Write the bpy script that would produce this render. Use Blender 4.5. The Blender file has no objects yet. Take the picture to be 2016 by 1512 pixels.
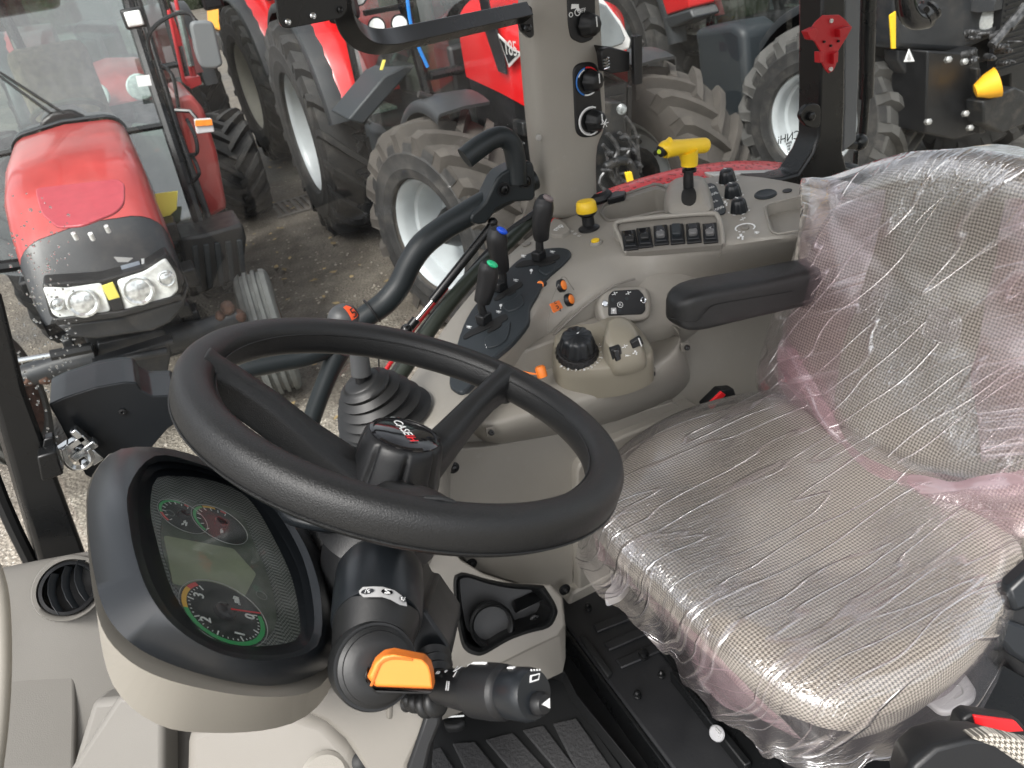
import bpy, bmesh, math, random
from mathutils import Vector as V, Matrix, noise
random.seed(7)
R_ = math.radians
SC = bpy.context.scene

# ------------------------------------------------------------------ camera
CAM_H, FPX, CX, CY = 2.45, 1500.0, 1008.0, 756.0
def _basis(p, psi, r):
    p, psi, r = R_(p), R_(psi), R_(r)
    F = V((math.sin(psi)*math.cos(p), math.cos(psi)*math.cos(p), -math.sin(p)))
    R0 = V((math.cos(psi), -math.sin(psi), 0)); U0 = R0.cross(F)
    return math.cos(r)*R0 - math.sin(r)*U0, math.sin(r)*R0 + math.cos(r)*U0, F
CR, CU, CF = _basis(31.5, 22, 9)
CO = V((0, 0, CAM_H))
cam = bpy.data.cameras.new("camera"); camo = bpy.data.objects.new("camera", cam)
SC.collection.objects.link(camo); SC.camera = camo
cam.sensor_width = 36; cam.lens = FPX/2016*36; cam.clip_start = .02; cam.clip_end = 400
m = Matrix((CR, CU, -CF)).transposed().to_4x4(); m.translation = CO
camo.matrix_world = m
cam.dof.use_dof = True; cam.dof.focus_distance = .95; cam.dof.aperture_fstop = 14

# ------------------------------------------------------------------ world and sun (bright overcast)
SUN_EL, SUN_AZ = 52, -125        # sun direction, azimuth measured from +Y towards +X
w = bpy.data.worlds.new("World"); SC.world = w; w.use_nodes = True
nt = w.node_tree; nt.nodes.clear()
out = nt.nodes.new("ShaderNodeOutputWorld"); bg = nt.nodes.new("ShaderNodeBackground")
sky = nt.nodes.new("ShaderNodeTexSky"); sky.sky_type = 'NISHITA'; sky.sun_disc = False
sky.sun_elevation = R_(SUN_EL); sky.sun_rotation = R_(SUN_AZ)
sky.dust_density = 5; sky.air_density = 1.0; sky.ozone_density = 1
hs = nt.nodes.new("ShaderNodeHueSaturation"); hs.inputs['Saturation'].default_value = .22
tcw = nt.nodes.new("ShaderNodeTexCoord"); cn = nt.nodes.new("ShaderNodeTexNoise")
cn.inputs['Scale'].default_value = 2.6; cn.inputs['Detail'].default_value = 5
mr = nt.nodes.new("ShaderNodeMapRange"); mr.inputs[1].default_value = .35; mr.inputs[2].default_value = .68
mr.inputs[3].default_value = .55; mr.inputs[4].default_value = 1.75
mx = nt.nodes.new("ShaderNodeMix"); mx.data_type = 'RGBA'; mx.blend_type = 'MULTIPLY'; mx.inputs[0].default_value = 1
L = nt.links.new
L(tcw.outputs['Generated'], cn.inputs['Vector']); L(cn.outputs['Fac'], mr.inputs[0])
L(sky.outputs[0], hs.inputs['Color']); L(hs.outputs[0], mx.inputs[6]); L(mr.outputs[0], mx.inputs[7])
L(mx.outputs[2], bg.inputs[0]); bg.inputs[1].default_value = .13
L(bg.outputs[0], out.inputs[0])
sl = bpy.data.lights.new("sun", 'SUN'); so = bpy.data.objects.new("sun", sl); SC.collection.objects.link(so)
sl.energy = 1.3; sl.angle = R_(14); sl.color = (1, .97, .92)
_el, _az = R_(SUN_EL), R_(SUN_AZ)
sd = V((math.sin(_az)*math.cos(_el), math.cos(_az)*math.cos(_el), math.sin(_el)))
so.rotation_euler = sd.to_track_quat('Z', 'Y').to_euler()
SC.view_settings.view_transform = 'Standard'; SC.view_settings.look = 'None'
SC.view_settings.exposure = 1.08; SC.view_settings.gamma = 1
SC.cycles.max_bounces = 10; SC.cycles.transparent_max_bounces = 24
SC.cycles.use_denoising = True
SC.cycles.caustics_reflective = False; SC.cycles.caustics_refractive = False

# ------------------------------------------------------------------ points of the place seen through the lens, as real positions
def ray(x, y): return CF + CR*((x-CX)/FPX) - CU*((y-CY)/FPX)
def on(pl, x, y):
    """pl: ('x'|'y'|'z'|'d', value) or (point, normal)."""
    r = ray(x, y); k, v = pl
    if k == 'd': return CO + r*v
    if k in ('x', 'y', 'z'):
        i = 'xyz'.index(k); return CO + r*((v-CO[i])/r[i])
    n = V(v); return CO + r*((V(k)-CO).dot(n)/r.dot(n))
def ons(pl, pts): return [on(pl, *p) for p in pts]
def dep(P): return (P-CO).dot(CF)
def px(P, n): return n*dep(P)/FPX          # length in metres of n photo pixels at P

# ------------------------------------------------------------------ materials
MATS = {}
def _new(name):
    m = bpy.data.materials.new(name); m.use_nodes = True; MATS[name] = m
    nt = m.node_tree; return m, nt, nt.nodes["Principled BSDF"], nt.nodes["Material Output"]
def mat(name, col, rough=.5, metal=0, bump=0, bscale=300, bdist=.001, var=0, vscale=8, spec=.5, coat=0, emit=None, dirt=None, dscale=3, dlo=.5, dhi=.75, rvar=0):
    if name in MATS: return MATS[name]
    m, nt, p, o = _new(name); N = nt.nodes.new; L = nt.links.new
    p.inputs['Base Color'].default_value = (*col, 1); p.inputs['Roughness'].default_value = rough
    p.inputs['Metallic'].default_value = metal; p.inputs['Specular IOR Level'].default_value = spec
    p.inputs['Coat Weight'].default_value = coat; p.inputs['Coat Roughness'].default_value = .08
    tc = N("ShaderNodeTexCoord")
    src = None
    if var:
        n = N("ShaderNodeTexNoise"); n.inputs['Scale'].default_value = vscale; n.inputs['Detail'].default_value = 6
        L(tc.outputs['Object'], n.inputs['Vector'])
        r = N("ShaderNodeMapRange"); r.inputs[1].default_value = .3; r.inputs[2].default_value = .7
        r.inputs[3].default_value = 1-var; r.inputs[4].default_value = 1+var; L(n.outputs['Fac'], r.inputs[0])
        x = N("ShaderNodeMix"); x.data_type = 'RGBA'; x.blend_type = 'MULTIPLY'; x.inputs[0].default_value = 1
        x.inputs[6].default_value = (*col, 1); L(r.outputs[0], x.inputs[7]); src = x.outputs[2]
    if dirt:
        n = N("ShaderNodeTexNoise"); n.inputs['Scale'].default_value = dscale; n.inputs['Detail'].default_value = 9; n.inputs['Roughness'].default_value = .7
        L(tc.outputs['Object'], n.inputs['Vector'])
        r = N("ShaderNodeMapRange"); r.inputs[1].default_value = dlo; r.inputs[2].default_value = dhi; r.inputs[3].default_value = 0; r.inputs[4].default_value = .85
        L(n.outputs['Fac'], r.inputs[0])
        x = N("ShaderNodeMix"); x.data_type = 'RGBA'; L(r.outputs[0], x.inputs[0])
        if src: L(src, x.inputs[6])
        else: x.inputs[6].default_value = (*col, 1)
        x.inputs[7].default_value = (*dirt, 1); src = x.outputs[2]
    if src: L(src, p.inputs['Base Color'])
    if rvar:
        n = N("ShaderNodeTexNoise"); n.inputs['Scale'].default_value = 14; n.inputs['Detail'].default_value = 8
        L(tc.outputs['Object'], n.inputs['Vector'])
        r = N("ShaderNodeMapRange"); r.inputs[1].default_value = .3; r.inputs[2].default_value = .7
        r.inputs[3].default_value = max(.02, rough-rvar); r.inputs[4].default_value = rough+rvar; L(n.outputs['Fac'], r.inputs[0]); L(r.outputs[0], p.inputs['Roughness'])
    if bump:
        n = N("ShaderNodeTexNoise"); n.inputs['Scale'].default_value = bscale; n.inputs['Detail'].default_value = 3
        L(tc.outputs['Object'], n.inputs['Vector'])
        b = N("ShaderNodeBump"); b.inputs['Strength'].default_value = bump; b.inputs['Distance'].default_value = bdist
        L(n.outputs['Fac'], b.inputs['Height']); L(b.outputs[0], p.inputs['Normal'])
    if emit:
        p.inputs['Emission Color'].default_value = (*emit, 1); p.inputs['Emission Strength'].default_value = 1
    return m

taupe = mat("taupe plastic", (.270, .254, .225), .5, bump=.35, bscale=800, bdist=.0007, var=.05, vscale=5, rvar=.09, dirt=(.36, .345, .315), dscale=34, dlo=.60, dhi=1.0)
taupe_d = mat("dark taupe plastic", (.18, .168, .148), .55, bump=.25, bscale=900, bdist=.0006, var=.03, vscale=6, rvar=.05)
taupe_g = mat("glossy taupe plastic", (.235, .215, .17), .3, bump=.1, bscale=700, bdist=.0004, var=.03)
beige = mat("beige plastic", (.27, .253, .22), .5, bump=.2, bscale=900, bdist=.0005, var=.02)
greyp = mat("grey dashboard plastic", (.17, .162, .147), .55, bump=.35, bscale=700, bdist=.0007, var=.03)
black = mat("black plastic", (.009, .0095, .0105), .42, spec=.4, bump=.2, bscale=600, bdist=.0006, rvar=.08)
satin = mat("satin black plastic", (.010, .012, .0145), .34, spec=.42, bump=.08, bscale=900, bdist=.0004, rvar=.04)
blackm = mat("black painted metal", (.006, .0065, .007), .3, spec=.4, bump=.1, bscale=200, bdist=.0005, rvar=.08)
leather = mat("grained black rubber", (.010, .0105, .011), .40, spec=.42, bump=.55, bscale=900, bdist=.0009, rvar=.05)
tubem = mat("matt black tube coating", (.011, .015, .017), .42, spec=.4, bump=.12, bscale=500, bdist=.0005)
rubber = mat("black rubber", (.010, .0105, .011), .55, spec=.4, bump=.2, bscale=200, bdist=.0006)
gripm = mat("soft black grip", (.010, .010, .011), .45, spec=.45, bump=.5, bscale=700, bdist=.0007)
greyrub = mat("grey black gaiter rubber", (.010, .0105, .011), .45, spec=.45, bump=.15, bscale=300, bdist=.0006, var=.1, vscale=20)
dgrey = mat("dark slate plastic", (.020, .025, .029), .5, spec=.4, bump=.2, bscale=800, bdist=.0005)
orange = mat("orange plastic", (.85, .22, .03), .45, bump=.1, bscale=500, bdist=.0004, var=.03, vscale=30)
yellow = mat("yellow plastic", (.85, .56, .02), .4, bump=.15, bscale=400, bdist=.0005, var=.03, vscale=30)
redp = mat("red plastic", (.5, .012, .018), .38, bump=.1, bscale=400, bdist=.0005)
redhold = mat("red painted bracket", (.42, .01, .016), .42, bump=.1, bscale=300, bdist=.0005)
blueb = mat("blue button", (.01, .08, .6), .35)
greenb = mat("green button", (.02, .5, .22), .35)
whitem = mat("white marking ink", (.75, .76, .76), .5)
greym = mat("grey marking ink", (.4, .4, .4), .5)
blackink = mat("black marking ink", (.01, .01, .01), .5)
redink = mat("red marking ink", (.7, .02, .03), .5)
orangeink = mat("orange label", (.9, .2, .04), .5)
blueink = mat("blue marking ink", (.03, .16, .5), .5)
chrome = mat("zinc plated steel", (.62, .64, .65), .22, metal=1, rvar=.08)
silver = mat("silver trim", (.62, .62, .6), .35, metal=.3)
steelf = mat("dark grey floor plate", (.013, .0135, .015), .45, bump=.25, bscale=120, bdist=.0008, var=.15, vscale=8, rvar=.1, dirt=(.025, .023, .02), dscale=12, dlo=.6, dhi=.85)
whitep = mat("pale grey plastic", (.5, .49, .5), .45)
gloss = mat("gloss black", (.008, .008, .009), .06, spec=.6)
hole_shade = mat("painted recess shade", (.006, .006, .006), .7)  # near-black for flat patches that paint the shade inside slots and openings

redpaint = mat("gloss red paint", (.50, .010, .012), .22, coat=.6, var=.06, vscale=3)
redfade = mat("weathered red paint", (.36, .045, .042), .36, coat=.6, var=.16, vscale=5, dirt=(.30, .05, .05), dscale=9, dlo=.55, dhi=.8)
tractor_grey = mat("dark grey bodywork", (.026, .029, .032), .4, var=.1, vscale=4, dirt=(.09, .085, .08), dscale=5, dlo=.55, dhi=.85)
dustyblack = mat("dusty black bodywork", (.02, .022, .025), .38, var=.15, vscale=6, dirt=(.07, .062, .056), dscale=7, dlo=.5, dhi=.85)
castiron = mat("dark machinery", (.009, .010, .011), .45, var=.3, vscale=15, bump=.4, bscale=40, bdist=.004, dirt=(.07, .06, .05), dscale=9)
rusty = mat("rusty iron", (.09, .045, .03), .8, var=.4, vscale=30, bump=.6, bscale=60, bdist=.003, dirt=(.05, .03, .02), dscale=20)
tyre_tan = mat("dusty tyre rubber", (.050, .044, .038), .85, var=.22, vscale=9, bump=.4, bscale=60, bdist=.003, dirt=(.05, .045, .04), dscale=5, dlo=.5, dhi=.75)
tyre_grey = mat("pale grey tyre rubber", (.062, .061, .058), .8, var=.2, vscale=8, bump=.4, bscale=60, bdist=.003, dirt=(.07, .065, .06), dscale=6)
tyre_dark = mat("dark tyre rubber", (.020, .020, .020), .75, var=.25, vscale=10, bump=.4, bscale=60, bdist=.003, dirt=(.085, .078, .07), dscale=6, dlo=.5, dhi=.8)
rimm = mat("silver wheel rim paint", (.42, .45, .465), .38, metal=.12, var=.08, vscale=6, dirt=(.35, .34, .31), dscale=7, dlo=.58, dhi=.85)
rimcream = mat("cream wheel rim paint", (.62, .6, .5), .5, var=.08)
jcb = mat("orange yellow machine paint", (.8, .36, .03), .4, var=.1, vscale=4)
lens = mat("clear lamp lens", (.78, .80, .78), .12, coat=.5, var=.25, vscale=30, spec=.7)
amber = mat("amber lamp lens", (.85, .25, .03), .3, var=.15, vscale=60)
dulbeige = mat("far cab interior trim", (.30, .27, .20), .7, var=.2, vscale=6)
brown = mat("brown cover", (.10, .085, .05), .7)
chequer = mat("chequer step metal", (.5, .49, .44), .4, metal=.4, bump=.8, bscale=35, bdist=.01, var=.5, vscale=28)
stickery = mat("yellow label", (.75, .66, .12), .5)

def schlick(nt, normal=None, f0=.045):
    """reflectance of a thin clear sheet, the same from both sides"""
    N = nt.nodes.new; L = nt.links.new
    g = N("ShaderNodeNewGeometry"); d = N("ShaderNodeVectorMath"); d.operation = 'DOT_PRODUCT'
    L(g.outputs['Incoming'], d.inputs[0]); L(normal or g.outputs['Normal'], d.inputs[1])
    def M(op, a, b):
        n = N("ShaderNodeMath"); n.operation = op
        for i, x in enumerate((a, b)):
            if isinstance(x, (int, float)): n.inputs[i].default_value = x
            else: L(x, n.inputs[i])
        return n.outputs[0]
    c = M('SUBTRACT', 1, M('MINIMUM', M('ABSOLUTE', d.outputs['Value'], 0), 1))
    return M('ADD', M('MULTIPLY', M('POWER', c, 5), 1-f0), f0)
def glass_mat(name, tint, refl=1.0, dirt_haze=.03, droplets=False):
    m, nt, p, o = _new(name); N = nt.nodes.new; L = nt.links.new
    nt.nodes.remove(p)
    tr = N("ShaderNodeBsdfTransparent"); tr.inputs[0].default_value = (*tint, 1)
    gl = N("ShaderNodeBsdfGlossy"); gl.inputs['Roughness'].default_value = .01; gl.inputs[0].default_value = (1, 1, 1, 1)
    ml = N("ShaderNodeMath"); ml.operation = 'MULTIPLY'; ml.inputs[1].default_value = refl; ml.use_clamp = True; L(schlick(nt), ml.inputs[0])
    a = N("ShaderNodeMixShader"); L(ml.outputs[0], a.inputs[0]); L(tr.outputs[0], a.inputs[1]); L(gl.outputs[0], a.inputs[2])
    df = N("ShaderNodeBsdfDiffuse"); df.inputs[0].default_value = (.7, .7, .7, 1)
    tc = N("ShaderNodeTexCoord"); n = N("ShaderNodeTexNoise"); n.inputs['Scale'].default_value = 7; n.inputs['Detail'].default_value = 8; n.inputs['Distortion'].default_value = .6
    mp = N("ShaderNodeMapping"); mp.inputs['Scale'].default_value = (3, 3, 1); L(tc.outputs['Object'], mp.inputs[0]); L(mp.outputs[0], n.inputs[0])
    r = N("ShaderNodeMapRange"); r.inputs[1].default_value = .35; r.inputs[2].default_value = .8; r.inputs[3].default_value = dirt_haze*.3; r.inputs[4].default_value = dirt_haze*2.4
    L(n.outputs['Fac'], r.inputs[0])
    b = N("ShaderNodeMixShader"); L(r.outputs[0], b.inputs[0]); L(a.outputs[0], b.inputs[1]); L(df.outputs[0], b.inputs[2]); L(b.outputs[0], o.inputs[0])
    return m
cabglass = glass_mat("clear cab glass", (.95, .975, .965), .55, .008)
farglass = glass_mat("green tinted cab glass", (.45, .58, .54), 2.5, .03)
lcdglass = glass_mat("instrument glass", (.92, .95, .92), .30, .09)  # pale haze added over the dials to lighten the glass and even reflections

# ------------------------------------------------------------------ mesh helpers
def frame_of(d, up=None):
    d = V(d).normalized(); up = V(up) if up else (V((0, 0, 1)) if abs(d.z) < .9 else V((0, 1, 0)))
    a = up.cross(d).normalized(); b = d.cross(a).normalized(); return a, b, d
def smooth_closed(pts, per=6):
    n = len(pts); out = []
    for i in range(n):
        p0, p1, p2, p3 = (V(pts[(i+k-1) % n]) for k in range(4))
        for j in range(per):
            t = j/per
            out.append(.5*((2*p1)+(p2-p0)*t+(2*p0-5*p1+4*p2-p3)*t*t+(3*p1-p0-3*p2+p3)*t**3))
    return out
def smooth_open(pts, per=6):
    pts = [V(p) for p in pts]; n = len(pts); out = []
    for i in range(n-1):
        p0, p1, p2, p3 = pts[max(i-1, 0)], pts[i], pts[i+1], pts[min(i+2, n-1)]
        for j in range(per):
            t = j/per
            out.append(.5*((2*p1)+(p2-p0)*t+(2*p0-5*p1+4*p2-p3)*t*t+(3*p1-p0-3*p2+p3)*t**3))
    out.append(pts[-1]); return out
def round_poly(pts, r, seg=4):
    """round the corners of a 2D polygon by r"""
    out = []; n = len(pts)
    for i in range(n):
        a, b, c = V(pts[i-1]), V(pts[i]), V(pts[(i+1) % n])
        d1 = (a-b); d2 = (c-b); l = min(r, d1.length*.45, d2.length*.45)
        s = b+d1.normalized()*l; e = b+d2.normalized()*l
        for j in range(seg+1):
            t = j/seg; out.append(((1-t)**2)*s+2*t*(1-t)*b+t*t*e)
    return [tuple(p) for p in out]

class MB:
    def __init__(s): s.v = []; s.f = []; s.uv = {}
    def add(s, vs, fs):
        o = len(s.v); s.v += [V(x) for x in vs]; s.f += [tuple(i+o for i in f) for f in fs]; return s
    def box(s, c, size, ax=None):
        a = ax or (V((1, 0, 0)), V((0, 1, 0)), V((0, 0, 1))); c = V(c); h = [q/2 for q in size]
        vs = [c+a[0]*i*h[0]+a[1]*j*h[1]+a[2]*k*h[2] for i in (-1, 1) for j in (-1, 1) for k in (-1, 1)]
        return s.add(vs, [(0, 1, 3, 2), (4, 6, 7, 5), (0, 4, 5, 1), (2, 3, 7, 6), (0, 2, 6, 4), (1, 5, 7, 3)])
    def box2(s, lo, hi):
        lo, hi = V(lo), V(hi); return s.box((lo+hi)/2, [abs(q) for q in (hi-lo)])
    def loft(s, rings, closed=True, cap=True, capa=None, capb=None):
        n = len(rings[0]); vs = [p for r in rings for p in r]; fs = []
        m = n if closed else n-1
        for i in range(len(rings)-1):
            for j in range(m):
                k = (j+1) % n; fs.append((i*n+j, i*n+k, (i+1)*n+k, (i+1)*n+j))
        if closed and (cap if capa is None else capa): fs.append(tuple(reversed(range(n))))
        if closed and (cap if capb is None else capb): fs.append(tuple((len(rings)-1)*n+j for j in range(n)))
        return s.add(vs, fs)
    def tube(s, pts, r, n=12, per=0, cap=True, up=None, sq=1.0, sect=None):
        rs = r if isinstance(r, (list, tuple)) else [r]*len(pts)
        if per:
            q = [V((*p, 0)) if False else V(p) for p in pts]; P = smooth_open(q, per)
            RR = smooth_open([V((x, 0, 0)) for x in rs], per); rs = [x.x for x in RR]; pts = P
        pts = [V(p) for p in pts]; rings = []; a = None
        for i, p in enumerate(pts):
            d = (pts[min(i+1, len(pts)-1)]-pts[max(i-1, 0)]).normalized()
            if a is None: a, b, _ = frame_of(d, up)
            else:
                a = (a-d*a.dot(d)).normalized(); b = d.cross(a)
            if sect: ring = [p+a*u*rs[i]+b*v_*rs[i] for u, v_ in sect]
            else: ring = [p+(a*math.cos(t)+b*math.sin(t)*sq)*rs[i] for t in [2*math.pi*k/n for k in range(n)]]
            rings.append(ring)
        return s.loft(rings, cap=cap)
    def lathe(s, prof, base, axis, n=24, up=None, cap=True, mod=None):
        a, b, d = frame_of(axis, up); base = V(base); rings = []
        for r, h in prof:
            rings.append([base+d*h+(a*math.cos(t)+b*math.sin(t))*(r*(mod(t, r, h) if mod else 1)) for t in [2*math.pi*k/n for k in range(n)]])
        return s.loft(rings, cap=cap)
    def prism(s, poly, vec):
        poly = [V(p) for p in poly]; vec = V(vec); n = len(poly)
        vs = poly+[p+vec for p in poly]
        fs = [tuple(range(n)), tuple(range(2*n-1, n-1, -1))]+[(i, n+i, n+(i+1) % n, (i+1) % n) for i in range(n)]
        return s.add(vs, fs)
    def sheet(s, poly): return s.add(poly, [tuple(range(len(poly)))])
    def grid(s, rows): return s.loft(rows, closed=False)
    def solid(s, rows, off):
        """grid of rows thickened by vector or scalar offset along -normal"""
        nr, nc = len(rows), len(rows[0]); off = V(off)
        top = [p for r in rows for p in r]; bot = [p+off for p in top]; N = len(top); fs = []
        for i in range(nr-1):
            for j in range(nc-1):
                a, b, c, d = i*nc+j, i*nc+j+1, (i+1)*nc+j+1, (i+1)*nc+j
                fs.append((a, b, c, d)); fs.append((d+N, c+N, b+N, a+N))
        for j in range(nc-1):
            fs.append((j+1, j, j+N, j+1+N)); k = (nr-1)*nc+j; fs.append((k, k+1, k+1+N, k+N))
        for i in range(nr-1):
            k = i*nc; fs.append((k, k+nc, k+nc+N, k+N)); k = i*nc+nc-1; fs.append((k+nc, k, k+N, k+nc+N))
        return s.add(top+bot, fs)
    def sphere(s, c, r, n=12, ax=None, sz=(1, 1, 1)):
        a = ax or (V((1, 0, 0)), V((0, 1, 0)), V((0, 0, 1))); c = V(c); rings = []
        for i in range(1, n):
            t = math.pi*i/n
            rings.append([c+(a[0]*math.cos(u)*math.sin(t)*sz[0]+a[1]*math.sin(u)*math.sin(t)*sz[1]-a[2]*math.cos(t)*sz[2])*r for u in [2*math.pi*k/(n*2) for k in range(n*2)]])
        return s.loft(rings)
    def obj(s, name, m, parent=None, bevel=0, seg=2, sub=0, sharp=38, uv=None, recalc=True, solidify=0):
        me = bpy.data.meshes.new(name)
        M = WORLD.get(parent.name, Matrix()).inverted() if parent else Matrix()
        me.from_pydata([tuple(M @ p) for p in s.v], [], s.f)
        if recalc:
            b = bmesh.new(); b.from_mesh(me); bmesh.ops.recalc_face_normals(b, faces=b.faces); b.to_mesh(me); b.free()
        for p in me.polygons: p.use_smooth = True
        if not sub: me.set_sharp_from_angle(angle=R_(sharp))
        if uv:
            l = me.uv_layers.new(name="UVMap")
            for lp in me.loops: l.data[lp.index].uv = uv[lp.vertex_index]
        me.materials.append(m)
        o = bpy.data.objects.new(name, me); SC.collection.objects.link(o)
        if parent: o.parent = parent; WORLD[o.name] = WORLD.get(parent.name, Matrix())
        if solidify:
            q = o.modifiers.new("thickness", 'SOLIDIFY'); q.thickness = solidify; q.offset = 0
        if bevel:
            q = o.modifiers.new("bevel", 'BEVEL'); q.width = bevel; q.segments = seg; q.limit_method = 'ANGLE'; q.angle_limit = R_(32)
        if sub:
            q = o.modifiers.new("smooth", 'SUBSURF'); q.levels = sub; q.render_levels = sub
        return o
WORLD = {}
def thing(name, label, cat, loc=(0, 0, 0), rotz=0, group=None):
    o = bpy.data.objects.new(name, None); SC.collection.objects.link(o)
    o.location = loc; o.rotation_euler = (0, 0, rotz); o.empty_display_size = .05
    WORLD[o.name] = Matrix.Translation(V(loc)) @ Matrix.Rotation(rotz, 4, 'Z')
    o['label'] = label; o['category'] = cat
    if group: o['group'] = group
    return o
def tag(o, label, cat, group=None):
    o['label'] = label; o['category'] = cat
    if group: o['group'] = group
    return o
def lab(o, l): o['label'] = l; return o
def panel(name, pl, pts, thick, m, parent, bevel=.002, lift=0, seg=2, smooth=0, rnd=0, away=True, sharp=38):
    """a flat plate whose outline lies on plane pl, thick metres deep away from the viewer"""
    if smooth: pts = [tuple(p.xy) for p in smooth_closed([V((*p, 0)) for p in pts], smooth)]
    if rnd: pts = round_poly(pts, rnd)
    P = ons(pl, pts)
    n = normal_of(pl, P)
    P = [p+n*lift for p in P]
    return MB().prism(P, -n*thick).obj(name, m, parent, bevel=bevel, seg=seg, sharp=sharp)
def normal_of(pl, P=None):
    if pl[0] in ('x', 'y', 'z'):
        n = V([1 if c == pl[0] else 0 for c in 'xyz'])
    elif pl[0] == 'd': n = CF.copy()
    else: n = V(pl[1]).normalized()
    c = P[0] if P else CO+CF
    return n if n.dot(CO-c) > 0 else -n
def text(s, P, xd, yd, size, m, parent, name="marking", depth=.0003, mirror=False):
    cu = bpy.data.curves.new(name, 'FONT'); cu.body = s; cu.size = size; cu.extrude = depth; cu.align_x = 'CENTER'; cu.align_y = 'CENTER'
    t = bpy.data.objects.new(name, cu); SC.collection.objects.link(t)
    dg = bpy.context.evaluated_depsgraph_get(); me = bpy.data.meshes.new_from_object(t.evaluated_get(dg))
    bpy.data.objects.remove(t); bpy.data.curves.remove(cu)
    xd = V(xd).normalized(); yd = (V(yd)-xd*V(yd).dot(xd)).normalized(); zd = xd.cross(yd)
    if mirror: xd = -xd
    M = Matrix((xd, yd, zd)).transposed().to_4x4(); M.translation = V(P)
    W = WORLD.get(parent.name, Matrix()).inverted() if parent else Matrix()
    me.transform(W @ M); me.materials.clear(); me.materials.append(m); me.name = name
    o = bpy.data.objects.new(name, me); SC.collection.objects.link(o)
    if parent: o.parent = parent; WORLD[o.name] = WORLD.get(parent.name, Matrix())
    return o
def cut(o, cutters):
    """subtract closed meshes (MB in world space) from an object and keep the result as its mesh"""
    for c in cutters:
        me = bpy.data.meshes.new("t"); me.from_pydata([tuple(p) for p in c.v], [], c.f)
        b = bmesh.new(); b.from_mesh(me); bmesh.ops.recalc_face_normals(b, faces=b.faces); b.to_mesh(me); b.free()
        t = bpy.data.objects.new("t", me); SC.collection.objects.link(t)
        q = o.modifiers.new("b", 'BOOLEAN'); q.object = t; q.solver = 'EXACT'; q.use_self = True; q.use_hole_tolerant = True; q.operation = 'DIFFERENCE'
        bpy.context.view_layer.update()
        dg = bpy.context.evaluated_depsgraph_get()
        # parents here only translate/rotate; evaluate in world
        n = bpy.data.meshes.new_from_object(o.evaluated_get(dg))
        o.modifiers.clear(); old = o.data; n.name = old.name; o.data = n
        bpy.data.objects.remove(t); bpy.data.meshes.remove(me)
    for p in o.data.polygons: p.use_smooth = True
    o.data.set_sharp_from_angle(angle=R_(38))
    return o
def copy_tree(o, parent=None):
    c = o.copy(); SC.collection.objects.link(c); c.parent = parent
    WORLD[c.name] = WORLD.get(parent.name, Matrix()) if parent else WORLD.get(o.name, Matrix())
    for ch in list(o.children): copy_tree(ch, c)
    return c
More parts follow.
